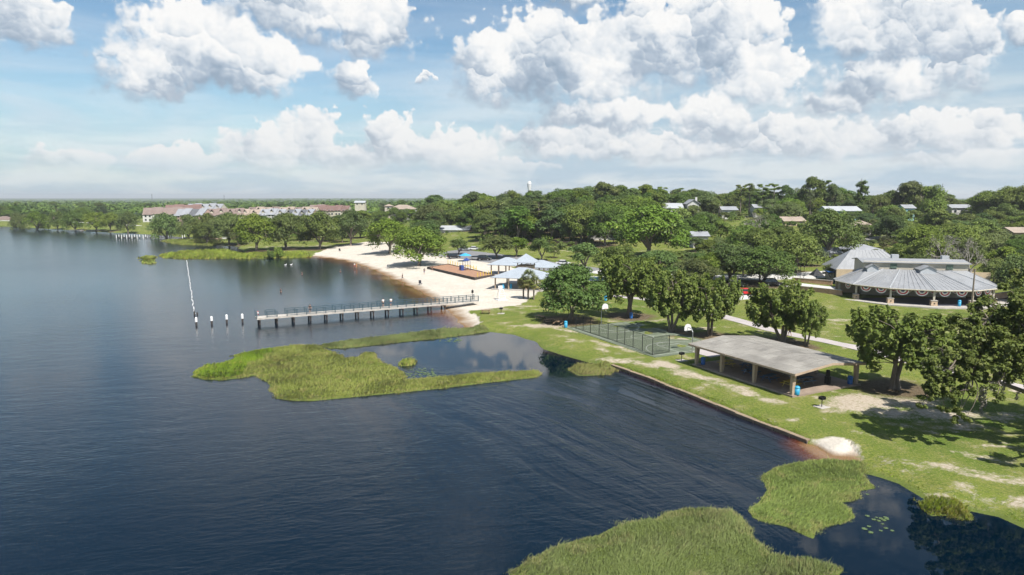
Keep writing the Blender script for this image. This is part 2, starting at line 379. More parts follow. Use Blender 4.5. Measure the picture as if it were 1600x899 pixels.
# ------------------------------------------------------------------ land sheet: rows by distance, columns fanning out
def fan(step_px, cols_n, y0=22.0):
    ys = [y0]
    while ys[-1] < 16000:
        y = ys[-1]; dy = y * y / (CAMH * FPX) * step_px
        dy = max(0.12, min(dy, 2.6 if y < 700 else y * 0.03)); ys.append(y + dy)
    ts = np.concatenate([np.linspace(-1.4, -0.82, 18, endpoint=False), np.linspace(-0.82, 0.82, cols_n), np.linspace(0.82, 1.4, 19)[1:]])
    ys = np.array(ys); X = ts[None, :] * ys[:, None]; Y = np.repeat(ys[:, None], len(ts), 1)
    return X, Y
LITTER = []                                       # (x, y, radius) of brown litter-covered ground under big trees: filled by the tree list before the land is made
BARE = []                                         # worn earth: (x, y, rx, ry, strength)
def make_land():
    X, Y = fan(1.9, 400)
    R, C = X.shape; x = X.ravel(); y = Y.ravel()
    z = ground_z(x, y)
    idx = np.arange(R * C).reshape(R, C)
    q = np.stack([idx[:-1, :-1], idx[:-1, 1:], idx[1:, 1:], idx[1:, :-1]], -1).reshape(-1, 4)
    q = q[(z[q].max(1) > -0.25)]
    sb = np.maximum(sdf(BEACH, x, y), sdf(SPIT, x, y))
    sand = np.clip(0.5 + sb / 3.0, 0, 1)
    dm = sdf(MAIN, x, y)
    marsh = np.where((dm < 0.6) & (sand < 0.3), 1.0, 0.0)
    lit = np.zeros(len(x)); bare = np.full(len(x), 0.10)
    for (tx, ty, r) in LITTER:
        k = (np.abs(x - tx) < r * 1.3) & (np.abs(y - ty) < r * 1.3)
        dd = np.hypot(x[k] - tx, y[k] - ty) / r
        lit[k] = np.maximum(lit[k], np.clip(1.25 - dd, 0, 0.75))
    for (tx, ty, rx, ry, s, a) in BARE:
        ca, sa = cos(a), sin(a); ux, uy = x - tx, y - ty
        dd = np.hypot((ux * ca + uy * sa) / rx, (-ux * sa + uy * ca) / ry)
        bare = np.maximum(bare, s * np.clip(1.5 - dd, 0, 1))
    vs = np.stack([x, y, z], 1)
    for name, sel in (('ground', sand[q].mean(1) < 0.5), ('beach', sand[q].mean(1) >= 0.5)):
        f = q[sel]; used = np.unique(f); remap = np.full(len(x), -1); remap[used] = np.arange(len(used))
        o = mesh_object(name, vs[used], remap[f], 'ground', smooth=True)
        for an, av in (('sand', sand), ('marsh', marsh), ('litter', lit), ('bare', bare)): fattr(o, an, av[used])
        o['kind'] = 'structure'
        o['label'] = 'grassy park land with worn patches rising to wooded hills' if name == 'ground' else 'pale sand beach curving along the lake'
def make_water():
    X, Y = fan(3.5, 240)
    R, C = X.shape; x = X.ravel(); y = Y.ravel()
    idx = np.arange(R * C).reshape(R, C)
    q = np.stack([idx[:-1, :-1], idx[:-1, 1:], idx[1:, 1:], idx[1:, :-1]], -1).reshape(-1, 4).tolist()
    vs = np.stack([x, y, np.zeros_like(x)], 1).tolist()
    k = len(vs); far = Y[-1, 0]
    vs += [(-1.5 * far, far, 0), (-1.5 * far, -3000, 0), (1.5 * far, -3000, 0), (1.5 * far, far, 0)]
    left = [idx[i, 0] for i in range(R)]; right = [idx[i, -1] for i in range(R)]; near = [idx[0, j] for j in range(C)]
    q.append([int(i) for i in left[::-1]][::-1][::-1] + [k + 1, k]); 
    q.append([int(i) for i in right] + [k + 3, k + 2])
    q.append([int(i) for i in near[::-1]] + [k + 1, k + 2])
    q[-3] = [k] + [int(i) for i in left[::-1]] + [k + 1]
    o = mesh_object('lake_water', vs, q, 'water')
    beach_edge = W([(490, 401), (520, 404), (560, 413), (600, 430), (640, 447), (672, 465), (690, 479), (701, 486), (716, 500), (722, 514)])
    spit_edge = W([(1275, 697), (1287, 704), (1300, 714), (1318, 719)])
    bank = W([(832, 533), (850, 547), (880, 555), (905, 562), (940, 571), (985, 584), (1040, 605), (1150, 650), (1255, 690)])
    d1 = linedist(beach_edge, x, y, False) / np.clip(y / 20, 3.0, 9.0); d2 = linedist(spit_edge, x, y, False) / 3.2; d3 = linedist(bank, x, y, False) / 2.6
    w = 0.25 * wob(x, y, 14.0)
    s = np.maximum(np.clip(1 - d1 + w * 0.5, 0, 1), np.maximum(np.clip(1 - d2 + w, 0, 1), 0.26 * np.clip(1 - d3 + w, 0, 1)))
    lag = sdf(W([(520, 548), (600, 536), (700, 522), (760, 517), (830, 528), (850, 545), (950, 573), (880, 590), (840, 586), (700, 575), (620, 560)]), x, y)
    pond = sdf(W([(1345, 740), (1450, 780), (1620, 840), (1720, 990), (1180, 960), (1200, 850), (1340, 815), (1320, 785)]), x, y)
    calm = np.maximum(sstep(-3, 2, lag), sstep(-2.5, 1.0, pond))
    pad = [0, 0, 0, 0]
    lane = np.maximum(np.clip(1.35 - np.hypot((x - 14) / 26, (y - 66) / 24), 0, 1), .55 * np.clip(1.3 - np.hypot((x + 14) / 16, (y - 78) / 14), 0, 1)); fattr(o, 'lane', np.concatenate([lane, pad])); fattr(o, 'shallow', np.concatenate([s, pad])); fattr(o, 'calm', np.concatenate([calm, pad]))
    o['kind'] = 'structure'; o['label'] = 'dark blue rippled lake water'
# ------------------------------------------------------------------ foliage and bark
def leaf_material(name, dark, light, yellow, trans=0.42, up=0.45, vary=True):
    m, n, b = material(name, 0.55)
    rnd = n.new('ShaderNodeObjectInfo').outputs['Random']
    t = attr(n, 'tint')
    c = n.mix(n.map(t, 0.0, 0.75), dark, light)
    c = n.mix(n.math('MULTIPLY', n.map(t, 0.70, 1.0), 0.8), c, yellow)
    hs = n.new('ShaderNodeHueSaturation'); n.put(hs.inputs['Color'], c)
    if vary: n.put(hs.inputs['Hue'], n.map(rnd, 0, 1, 0.470, 0.512)); n.put(hs.inputs['Value'], n.map(n.math('FRACT', n.math('MULTIPLY', rnd, 3.7)), 0, 1, 0.80, 1.45)); n.put(hs.inputs['Saturation'], n.map(n.math('FRACT', n.math('MULTIPLY', rnd, 7.3)), 0, 1, 0.82, 1.12))
    n.put(b.inputs['Base Color'], hs.outputs[0]); b.inputs['Specular IOR Level'].default_value = 0.35
    tr = n.new('ShaderNodeBsdfTranslucent'); n.put(tr.inputs['Color'], n.mix(0.35, hs.outputs[0], yellow))
    mx = n.new('ShaderNodeMixShader'); mx.inputs[0].default_value = trans
    gn = n.new('ShaderNodeNewGeometry').outputs['Normal']; nn = n.vec('NORMALIZE', n.vec('ADD', n.vec('SCALE', gn, 1.0 - up), (0, 0, up))); n.l.new(nn, b.inputs['Normal']); n.l.new(nn, tr.inputs['Normal'])
    n.l.new(b.outputs[0], mx.inputs[1]); n.l.new(tr.outputs[0], mx.inputs[2])
    n.l.new(mx.outputs[0], n.n['Material Output'].inputs[0])
leaf_material('leaf_oak', (0.084, 0.137, 0.028), (0.165, 0.239, 0.051), (0.260, 0.305, 0.084))
leaf_material('leaf_dark', (0.060, 0.109, 0.025), (0.117, 0.188, 0.043), (0.184, 0.241, 0.066))
leaf_material('leaf_cedar', (0.114, 0.168, 0.030), (0.203, 0.267, 0.051), (0.292, 0.324, 0.089), 0.45, 0.45, False)
leaf_material('leaf_lime', (0.108, 0.165, 0.025), (0.191, 0.260, 0.044), (0.279, 0.318, 0.076))
leaf_material('leaf_live', (0.102, 0.142, 0.028), (0.191, 0.235, 0.056), (0.298, 0.318, 0.102), 0.45, 0.45, False)
leaf_material('leaf_palm', (0.076, 0.108, 0.025), (0.152, 0.191, 0.051), (0.292, 0.254, 0.102))
leaf_material('moss', (0.15, 0.145, 0.115), (0.23, 0.22, 0.175), (0.30, 0.28, 0.22), 0.2)
leaf_material('reed', (0.175, 0.240, 0.036), (0.300, 0.370, 0.085), (0.38, 0.32, 0.12), 0.38, 0.88)
leaf_material('reed_dark', (0.130, 0.200, 0.024), (0.230, 0.310, 0.048), (0.32, 0.28, 0.09), 0.38, 0.88)
m, n, b = material('bark', 0.9)
co = objco(n); t = n.noise(n.vec('MULTIPLY', co, (3, 3, 0.7)), 2.0, 5, 0.65)
n.put(b.inputs['Base Color'], n.mix(t, (0.075, 0.06, 0.046), (0.24, 0.20, 0.16))); bump(n, b, t, 0.8, 0.06)
m, n, b = material('bark_grey', 0.9)
co = objco(n); t = n.noise(co, 2.5, 5, 0.65)
n.put(b.inputs['Base Color'], n.mix(t, (0.13, 0.115, 0.10), (0.34, 0.31, 0.28))); bump(n, b, t, 0.8, 0.06)

class Mesh:                                        # collects triangles/quads with a per-vertex tint
    def __init__(s): s.v = []; s.f = []; s.t = []; s.n = 0
    def add(s, v, f, t):
        v = np.asarray(v, float).reshape(-1, 3); s.v.append(v); s.f.append(np.asarray(f, int) + s.n); s.t.append(np.broadcast_to(np.asarray(t, float), (len(v),)).copy()); s.n += len(v)
    def data(s, name, mat, smooth=False):
        v = np.concatenate(s.v); f = np.concatenate(s.f); o = mesh_object(name, v, f, mat, smooth=smooth)
        fattr(o, 'tint', np.concatenate(s.t)); me = o.data; COL.objects.unlink(o); bpy.data.objects.remove(o); return me
def rnd_dirs(rs, k):
    v = rs.normal(size=(k, 3)); return v / np.linalg.norm(v, axis=1)[:, None]
def cards(M, P, N, size, tint, rs, aspect=1.0, jit=0.6):
    """diamond leaf sprays at P facing N"""
    k = len(P); N = N + rnd_dirs(rs, k) * jit; N /= np.linalg.norm(N, axis=1)[:, None]
    A = np.cross(N, rnd_dirs(rs, k)); A /= np.linalg.norm(A, axis=1)[:, None] + 1e-9; B = np.cross(N, A)
    s = (np.asarray(size) * rs.uniform(0.6, 1.35, k))[:, None]; a = aspect
    bend = N * s * 0.22
    V = np.stack([P - A * s * a * 0.5 - bend, P - B * s * 0.42 + A * s * 0.08, P + A * s * a * 0.5 - bend, P + B * s * 0.42 - A * s * 0.1], 1)
    F = np.arange(4 * k).reshape(k, 4)
    M.add(V.reshape(-1, 3), F, np.repeat(np.broadcast_to(tint, (k,)), 4))
def tube(M, pts, rad, sides=6, tint=0.5):
    pts = np.asarray(pts, float); k = len(pts); V = []
    d = np.gradient(pts, axis=0); d /= np.linalg.norm(d, axis=1)[:, None] + 1e-9
    up = np.array([0.31, 0.17, 0.93]) if abs(d[0][2]) < 0.8 else np.array([1.0, 0.1, 0.05])
    for i in range(k):
        a = np.cross(d[i], up); a /= np.linalg.norm(a) + 1e-9; b_ = np.cross(d[i], a)
        for j in range(sides):
            th = 2 * pi * j / sides; V.append(pts[i] + rad[i] * (a * cos(th) + b_ * sin(th)))
    F = [[i * sides + j, i * sides + (j + 1) % sides, (i + 1) * sides + (j + 1) % sides, (i + 1) * sides + j] for i in range(k - 1) for j in range(sides)]
    M.add(V, F, tint)
def limb(a, b, rs, sag=0.12, k=5):
    a = np.asarray(a, float); b = np.asarray(b, float); L = np.linalg.norm(b - a)
    t = np.linspace(0, 1, k)[:, None]; p = a + (b - a) * t
    off = rs.normal(size=3) * sag * L * 0.5; off[2] = abs(off[2]) * 0.5 + 0.05 * L
    return p + np.sin(t * pi) * off
def build_tree(kind, seed):
    """returns (trunk mesh, crown mesh, crown radius, height)"""
    rs = np.random.RandomState(seed); Tm = Mesh(); Cm = Mesh(); leaf = 'leaf_oak'; bark = 'bark'
    if kind in ('oak', 'round', 'tall', 'lime', 'small'):
        R, Hh, cz, flat, nl, lr, cs, n0, el0 = {'oak': (7.0, 10.5, 5.0, 0.72, 42, (0.20, 0.34), 0.42, 11500, -34), 'round': (6.0, 8.6, 4.1, 0.78, 40, (0.22, 0.32), 0.34, 15000, -35),
            'tall': (4.8, 13.0, 7.6, 1.05, 32, (0.24, 0.38), 0.48, 6500, -55), 'lime': (4.0, 7.5, 4.0, 0.85, 24, (0.25, 0.38), 0.34, 5500, -35), 'small': (3.2, 6.0, 3.6, 0.8, 20, (0.25, 0.38), 0.30, 4500, -25)}[kind]
        leaf = {'round': 'leaf_dark', 'lime': 'leaf_lime', 'tall': 'leaf_dark' if seed % 2 else 'leaf_oak'}.get(kind, 'leaf_oak')
        lob = []
        squash = rs.uniform(0.85, 1.15)
        for i in range(nl):
            el = radians(rs.uniform(el0, 88)) if i > 4 else radians(rs.uniform(50, 88)); az = i * 2.39996 + rs.uniform(-0.4, 0.4)
            fr = rs.uniform(0.52, 0.86) if rs.rand() > 0.18 else rs.uniform(0.82, 1.0)
            r = R * rs.uniform(*lr) * (1.0 if fr < 0.85 else 0.75)
            c = np.array([cos(el) * cos(az) * R * fr * squash, cos(el) * sin(az) * R * fr / squash, cz + sin(el) * fr * R * flat])
            lob.append((c, r))
        wsum = sum(r * r for _, r in lob)
        for c, r in lob:
            k = int(n0 * r * r / wsum); d = rnd_dirs(rs, k)
            d[:, 2] = np.where((d[:, 2] < -0.35) & (rs.rand(k) < 0.7), -d[:, 2], d[:, 2])
            rad = r * (0.55 + 0.55 * rs.rand(k) ** 0.5) * (1 + 0.18 * np.sin(d[:, 0] * 5 + d[:, 1] * 7 + d[:, 2] * 6 + seed))
            P = c + d * rad[:, None] * np.array([1, 1, 0.72])
            N = d * 0.75 + np.array([0, 0, 0.55])
            lt = np.clip(rs.normal(0.42, 0.10), 0.1, 0.8)
            cards(Cm, P, N, cs, np.clip(rs.normal(lt, 0.20, k), 0, 1), rs)
        fork = cz * rs.uniform(0.30, 0.42); tr = R * 0.055
        lean = rs.normal(size=2) * 0.3
        base = np.array([0, 0, -0.4]); top = np.array([lean[0], lean[1], fork])
        tube(Tm, [base, base + [0, 0, 0.6], (base + top) / 2 + [0, 0, 0.3], top], [tr * 1.5, tr * 1.1, tr, tr * 0.95], 8)
        nb = 5 if kind != 'tall' else 3; mains = []
        for i in range(nb):
            az = i * 2 * pi / nb + rs.uniform(-0.4, 0.4); rr = R * rs.uniform(0.35, 0.5)
            e = np.array([cos(az) * rr, sin(az) * rr, cz + rs.uniform(0.0, 0.35) * R * flat]); p = limb(top - [0, 0, 0.2], e, rs, 0.18, 6)
            tube(Tm, p, np.linspace(tr * 0.68, tr * 0.32, 6), 6); mains.append(p)
        if kind == 'tall': p = limb(top - [0, 0, 0.3], [0, 0, cz + 0.5 * R], rs, 0.06, 6); tube(Tm, p, np.linspace(tr * 0.85, tr * 0.25, 6), 6); mains.append(p)
        for c, r in lob:
            bp = min((q for p in mains for q in p[2:]), key=lambda q: np.linalg.norm(q - c)); p = limb(bp, c, rs, 0.12, 4)
            tube(Tm, p, np.linspace(tr * 0.26, tr * 0.07, 4), 5)
    elif kind == 'cedar':
        leaf = 'leaf_cedar'; R, Hh = 4.6, 9.5; ends = []
        nt = 3
        for j in range(nt):
            b0 = np.array([rs.uniform(-0.45, 0.45), rs.uniform(-0.45, 0.45), -0.4]); az = j * 2.1 + rs.uniform(-.4, .4)
            e = np.array([cos(az) * R * 0.32, sin(az) * R * 0.32, Hh * 0.62]); p = limb(b0, e, rs, 0.10, 8); tube(Tm, p, np.linspace(0.26, 0.09, 8), 7)
            for i in range(44):
                q = p[rs.randint(3, 8)]; a2 = az + rs.normal(0, 1.1); u = rs.uniform(0.25, 1.0)
                c = q + np.array([cos(a2) * R * 0.74 * u, sin(a2) * R * 0.74 * u, rs.uniform(-0.2, 2.8) * (1.15 - 0.55 * u)]); ends.append((q, c))
        for q, c in ends:
            tube(Tm, limb(q, c, rs, 0.1, 3), [0.06, 0.04, 0.02], 4)
            out = c.copy(); out[2] = 0; out /= np.linalg.norm(out) + 1e-6
            ax = out * 0.55 + np.array([0, 0, 0.85]) + rs.normal(size=3) * 0.15; ax /= np.linalg.norm(ax)
            L = rs.uniform(0.9, 1.9); k = 125; lt = np.clip(rs.normal(0.45, 0.14), 0.1, 0.9)
            u = rs.rand(k); w = 0.42 * L * np.sin(np.clip(u * 0.9 + 0.12, 0, 1) * pi) ** 0.7 * rs.rand(k) ** 0.5
            d = rnd_dirs(rs, k); d -= (d @ ax)[:, None] * ax; d /= np.linalg.norm(d, axis=1)[:, None] + 1e-9
            P = c + ax * ((u - 0.5) * L)[:, None] + d * w[:, None]
            cards(Cm, P, d * 0.8 + ax * 0.5 + [0, 0, 0.3], 0.27, np.clip(rs.normal(lt, 0.2, k), 0, 1), rs, 1.4)
    elif kind == 'pine':
        leaf = 'leaf_oak'; R, Hh = 3.0, 16.0
        tube(Tm, limb([0, 0, -0.4], [0.2, 0.1, 14.6], rs, 0.02, 9), np.linspace(0.30, 0.10, 9), 7)
        for i in range(15):
            z = rs.uniform(9.5, 15.6); az = i * 2.4; rr = rs.uniform(0.8, 2.6) * (1.15 - 0.5 * (z - 9.5) / 6)
            c = np.array([cos(az) * rr, sin(az) * rr, z + 0.3]); tube(Tm, limb([0.15, 0.08, z - 0.6], c, rs, 0.1, 4), [0.07, 0.05, 0.04, 0.02], 4)
            k = 230; d = rnd_dirs(rs, k); r = rs.uniform(0.7, 1.15)
            cards(Cm, c + d * r * (rs.rand(k) ** 0.4)[:, None] * [1.1, 1.1, 0.6], d + [0, 0, 0.4], 0.34, np.clip(rs.normal(0.5, 0.2, k), 0, 1), rs)
    elif kind == 'column':
        leaf = 'leaf_dark'; R, Hh = 2.6, 15.0
        tube(Tm, [[0, 0, -0.4], [0, 0, 6], [0, 0, 14]], [0.3, 0.2, 0.06], 7)
        for i in range(40):
            z = rs.uniform(3.2, 14.2); az = i * 2.4; rr = rs.uniform(0.5, 1.9) * (1 - 0.35 * abs(z - 9) / 6)
            c = np.array([cos(az) * rr, sin(az) * rr, z]); k = 110; d = rnd_dirs(rs, k); r = rs.uniform(0.6, 1.1)
            tube(Tm, [[0, 0, z - 0.5], c], [0.05, 0.02], 4)
            cards(Cm, c + d * r * (rs.rand(k) ** 0.4)[:, None], d + [0, 0, 0.5], 0.36, np.clip(rs.normal(0.4, 0.2, k), 0, 1), rs)
    elif kind == 'palm':
        leaf = 'leaf_palm'; R, Hh = 1.9, 6.2; z0 = 4.6
        tube(Tm, limb([0, 0, -0.4], [0.1, 0.05, z0], rs, 0.02, 8), np.linspace(0.21, 0.17, 8), 8)
        for i in range(34):
            az = i * 2.39996; el = radians(-55 + 135 * (i / 33.0)); d = np.array([cos(az) * cos(el), sin(az) * cos(el), sin(el)])
            st = np.array([0.1, 0.05, z0]) + d * 0.15; L = rs.uniform(0.8, 1.15); tip = st + d * L - [0, 0, 0.18 * L * cos(el)]
            tube(Cm, [st, (st + tip) / 2 + [0, 0, 0.06], tip], [0.025, 0.02, 0.012], 4, 0.6)
            side = np.cross(d, [0, 0, 1.0]); side /= np.linalg.norm(side) + 1e-6; upv = np.cross(side, d)
            for j in range(13):                       # the fan of each leaf
                a = radians(-78 + 156 * j / 12); dd = d * cos(a) + side * sin(a) - np.array([0, 0, 0.35]) * (0.4 + abs(sin(a))); dd /= np.linalg.norm(dd)
                e = tip + dd * L * (0.85 + 0.1 * rs.rand()); w = np.cross(dd, upv) * 0.055
                tint = np.clip(rs.normal(0.85 if el < -0.5 else 0.4, 0.12), 0, 1)
                Cm.add([tip - w, tip + dd * L * 0.5 - w * 1.1 + [0, 0, 0.05], e - [0, 0, 0.15 * L], tip + dd * L * 0.5 + w * 1.1 + [0, 0, 0.05]], [[0, 1, 2, 3]], tint)
    elif kind == 'bare':
        leaf = 'moss'; bark = 'bark_grey'; R, Hh = 5.0, 11.0; tips = []
        def grow(p, d, L, r, lev):
            e = p + d * L; q = limb(p, e, rs, 0.15, 4); tube(Tm, q, np.linspace(r, r * 0.6, 4), 5 if lev < 3 else 3)
            if lev >= 5 or r < 0.012: tips.append(e); return
            for _ in range(3 if lev < 2 else rs.randint(2, 4)):
                dd = d + rs.normal(size=3) * 0.55 + np.array([0, 0, 0.06]); dd /= np.linalg.norm(dd); grow(e, dd, L * rs.uniform(0.6, 0.85), r * 0.6, lev + 1)
            if lev >= 2: tips.append(e)
        grow(np.array([0, 0, -0.4]), np.array([0.05, 0, 1.0]), 3.2, 0.30, 0)
        tp = np.array(tips); keep = rs.rand(len(tp)) < 0.75; tp = tp[keep]
        for _ in range(3):
            P = tp + rs.normal(size=tp.shape) * 0.22 - [0, 0, 0.25]; cards(Cm, P, rnd_dirs(rs, len(P)) * [1, 1, 0.2], 0.32, np.clip(rs.normal(0.5, 0.2, len(P)), 0, 1), rs, 0.5)
    elif kind == 'shrub':
        leaf = 'leaf_oak'; R, Hh = 1.5, 1.9
        for i in range(10):
            az = i * 2.4; rr = rs.uniform(0.2, 1.0); c = np.array([cos(az) * rr, sin(az) * rr, rs.uniform(0.5, 1.3)]); tube(Tm, [[0, 0, -0.2], c * [0.5, 0.5, 0.6], c], [0.05, 0.035, 0.015], 4)
            k = 150; d = rnd_dirs(rs, k); cards(Cm, c + d * 0.55 * (rs.rand(k) ** 0.4)[:, None], d + [0, 0, 0.5], 0.2, np.clip(rs.normal(0.5, 0.2, k), 0, 1), rs)
    tm = Tm.data('trunk', bark, True); cm = Cm.data('crown', leaf)
    allv = np.concatenate(Cm.v); Rr = np.percentile(np.hypot(allv[:, 0], allv[:, 1]), 97); Hr = np.percentile(allv[:, 2], 99.6)
    return tm, cm, Rr, Hr
PROTO = {}
for k_, seeds in (('oak', (11, 12, 13, 14)), ('round', (21, 22)), ('tall', (31, 32, 33, 34)), ('lime', (41,)), ('small', (51, 52)), ('cedar', (61, 62, 63)), ('pine', (71,)), ('column', (81,)), ('palm', (91, 92)), ('bare', (101, 102)), ('shrub', (111, 112))):
    PROTO[k_] = [build_tree(k_, s) for s in seeds]
TREE_NAMES = {'oak': 'oak_tree', 'round': 'oak_tree', 'tall': 'woodland_tree', 'lime': 'young_tree', 'small': 'young_tree', 'cedar': 'cedar_tree', 'pine': 'pine_tree', 'column': 'column_tree', 'palm': 'palm_tree', 'bare': 'bare_tree', 'shrub': 'shrub'}
TR = random.Random(5)
def tree(kind, x, y, R, H, label, group=None, var=None, litter=True):
    z = gz(x, y)
    ps = PROTO[kind]; tm, cm, r0, h0 = ps[(var if var is not None else TR.randrange(len(ps))) % len(ps)]
    o = bpy.data.objects.new(TREE_NAMES[kind], None); COL.objects.link(o); o.empty_display_size = 0.3
    o.location = (x, y, z); o.rotation_euler = (0, 0, TR.uniform(0, 6.28)); o.scale = (R / r0, R / r0, H / h0)
    for nm, me in (('trunk', tm), ('crown', cm)):
        c = bpy.data.objects.new(nm, me); COL.objects.link(c); c.parent = o
    tag(o, label, 'shrub' if kind == 'shrub' else 'palm' if kind == 'palm' else 'tree', group)
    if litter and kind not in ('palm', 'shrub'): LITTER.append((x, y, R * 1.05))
    return o
def tree_at(kind, base, cx, top, width, label, group=None, var=None):
    """a tree whose foot is seen at pixel base, its top at height top, its crown that many pixels wide"""
    p = T(*base); q = AT(cx, top, p.y); R = 0.5 * width / FPX * p.y
    return tree(kind, p.x, p.y, R, max(1.0, q.z - p.z), label, group, var)
# ------------------------------------------------------------------ trees one can point at (foot pixel, crown centre, top pixel, crown width)
tree_at('round', (890, 500), 888, 414, 114, 'dense dark rounded oak shading benches at the end of the court fence', var=0)
tree_at('palm', (818, 466), 815, 431, 25, 'shorter fan palm on the beach side of the palm trio', 'palms beside the lifeguard chair', 0)
tree_at('palm', (825, 467), 824, 421, 29, 'tallest fan palm of the trio beside the dark rounded oak', 'palms beside the lifeguard chair', 1)
tree_at('palm', (834, 468), 835, 430, 24, 'fan palm of the trio touching the dark rounded oak', 'palms beside the lifeguard chair', 0)
tree_at('cedar', (983, 494), 990, 400, 98, 'olive green cedar with several trunks behind the far court hoop', 'cedars behind the court', 0)
tree_at('cedar', (1052, 518), 1062, 424, 88, 'olive green cedar with straight trunks behind the middle of the court', 'cedars behind the court', 1)
tree_at('cedar', (1110, 524), 1114, 430, 86, 'olive green cedar with forked trunk behind the near court hoop', 'cedars behind the court', 2)
tree_at('cedar', (1219, 535), 1232, 441, 104, 'broad cedar rising behind the picnic shelter roof', 'cedars behind the picnic shelter', 1)
tree_at('cedar', (1258, 541), 1270, 474, 58, 'small cedar at the foot of the broad cedar behind the shelter', 'cedars behind the picnic shelter', 0)
tree_at('cedar', (1398, 606), 1408, 483, 145, 'round topped cedar with three trunks beside the shelter end', var=0)
tree_at('small', (777, 404), 775, 369, 58, 'round oak between parked cars and the beach pavilions', 'car park oaks', 0)
tree_at('small', (806, 402), 806, 371, 40, 'round oak behind the pavilion cupola', 'car park oaks', 1)
tree_at('small', (846, 408), 847, 373, 38, 'round oak just behind the cupola roof with bare trunk', 'car park oaks', 0)
tree_at('small', (914, 424), 912, 380, 56, 'oak beside the blue pool in front of the car park', 'car park oaks', 1)
tree_at('oak', (965, 440), 968, 384, 70, 'oak standing above the cedar behind the pool', None, 2)
tree_at('oak', (1030, 440), 1035, 392, 95, 'broad bright oak between the court cedars and the wooded lawn', None, 3)
tree_at('oak', (655, 414), 662, 356, 88, 'spreading live oak standing alone on the sand beach', var=1)
tree_at('oak', (609, 396), 618, 342, 70, 'dark oak with several trunks at the back edge of the sand', var=0)
tree_at('lime', (592, 383), 592, 349, 31, 'yellow green young tree behind the left end of the beach', var=0)
tree_at('small', (716, 398), 716, 374, 34, 'small oak by the parked black car behind the beach', None, 1)
tree_at('oak', (499, 389), 497, 331, 64, 'large shore oak at the left corner of the beach', 'oaks along the lake shore', 2)
tree_at('oak', (548, 384), 549, 329, 56, 'shore oak just behind the left end of the sand', 'oaks along the lake shore', 3)
tree_at('oak', (447, 389), 440, 334, 72, 'shore oak between the grassy point and the corner oak', 'oaks along the lake shore', 0)
tree_at('oak', (401, 391), 399, 335, 70, 'shore oak leaning over the dark inlet', 'oaks along the lake shore', 1)
tree_at('pine', (842, 377), 842, 313, 28, 'tall slender pine with bare trunk behind the car park', var=0)
tree_at('oak', (908, 381), 901, 321, 64, 'oak in front of the brown fence on the slope', None, 1)
tree_at('oak', (946, 385), 942, 318, 56, 'oak with straight trunk before the tan roofed house', None, 2)
tree_at('oak', (1012, 404), 1028, 322, 124, 'massive dark live oak with pale trunk on the slope', None, 3)
tree_at('column', (1342, 345), 1342, 283, 20, 'dark narrow column tree on the skyline above the pale roof', var=0)
tree_at('oak', (1245, 428), 1238, 364, 84, 'arching oak above the shaded plaza', None, 1)
tree_at('oak', (1195, 446), 1196, 386, 88, 'spreading oak above the red car', None, 0)
tree_at('oak', (1140, 440), 1140, 382, 86, 'oak over the pale road left of the red car', None, 2)
tree_at('oak', (1085, 452), 1085, 405, 80, 'low bright oak in front of the pale road', None, 3)
tree_at('oak', (1293, 405), 1292, 328, 92, 'tall dark oak between the white cottage and the blue walled house', None, 0)
tree_at('bare', (1470, 446), 1465, 368, 66, 'grey mossy bare tree behind the bandstand', 'bare mossy trees', 0)
tree_at('bare', (1515, 450), 1512, 372, 76, 'grey mossy bare tree by the utility pole', 'bare mossy trees', 1)
tree_at('bare', (1180, 396), 1178, 333, 46, 'leaning grey bare tree on the wooded slope', 'bare mossy trees', 0)
tree_at('oak', (1600, 470), 1592, 400, 90, 'bright oak at the right edge behind the bandstand', None, 2)
tree_at('small', (1300, 440), 1297, 412, 30, 'little tree at the corner of the grey roofed hall', None, 0)
tree_at('palm', (1362, 370), 1362, 343, 20, 'palm in front of the tan roofed house', 'palms on the slope', 0)
tree_at('palm', (1380, 402), 1385, 368, 24, 'palm beside the tan house on the slope', 'palms on the slope', 1)
tree_at('palm', (1092, 335), 1092, 306, 16, 'palm beside the white gabled house', 'palms on the slope', 0)
tree_at('palm', (1265, 345), 1266, 300, 20, 'tall palm near the pale blue house', 'palms on the slope', 1)
tree_at('shrub', (436, 400), 436, 386, 16, 'shrub on the grassy point by the inlet', 'shrubs on the grassy point', 0)
tree_at('shrub', (424, 401), 424, 390, 12, 'low shrub at the tip of the grassy point', 'shrubs on the grassy point', 1)
for i, (bx, by, cx, tp, w) in enumerate([(58, 354, 58, 331, 36), (118, 356, 116, 330, 34), (150, 357, 148, 332, 34), (172, 358, 172, 333, 32), (200, 361, 199, 331, 34), (262, 368, 263, 334, 48), (296, 371, 296, 336, 38), (325, 374, 326, 334, 46), (358, 380, 360, 333, 52), (30, 353, 24, 334, 24), (90, 354, 92, 331, 26)]):
    tree_at('oak', (bx, by), cx, tp, w, 'oak in the row along the far left lake shore', 'oaks lining the far left shore', i)

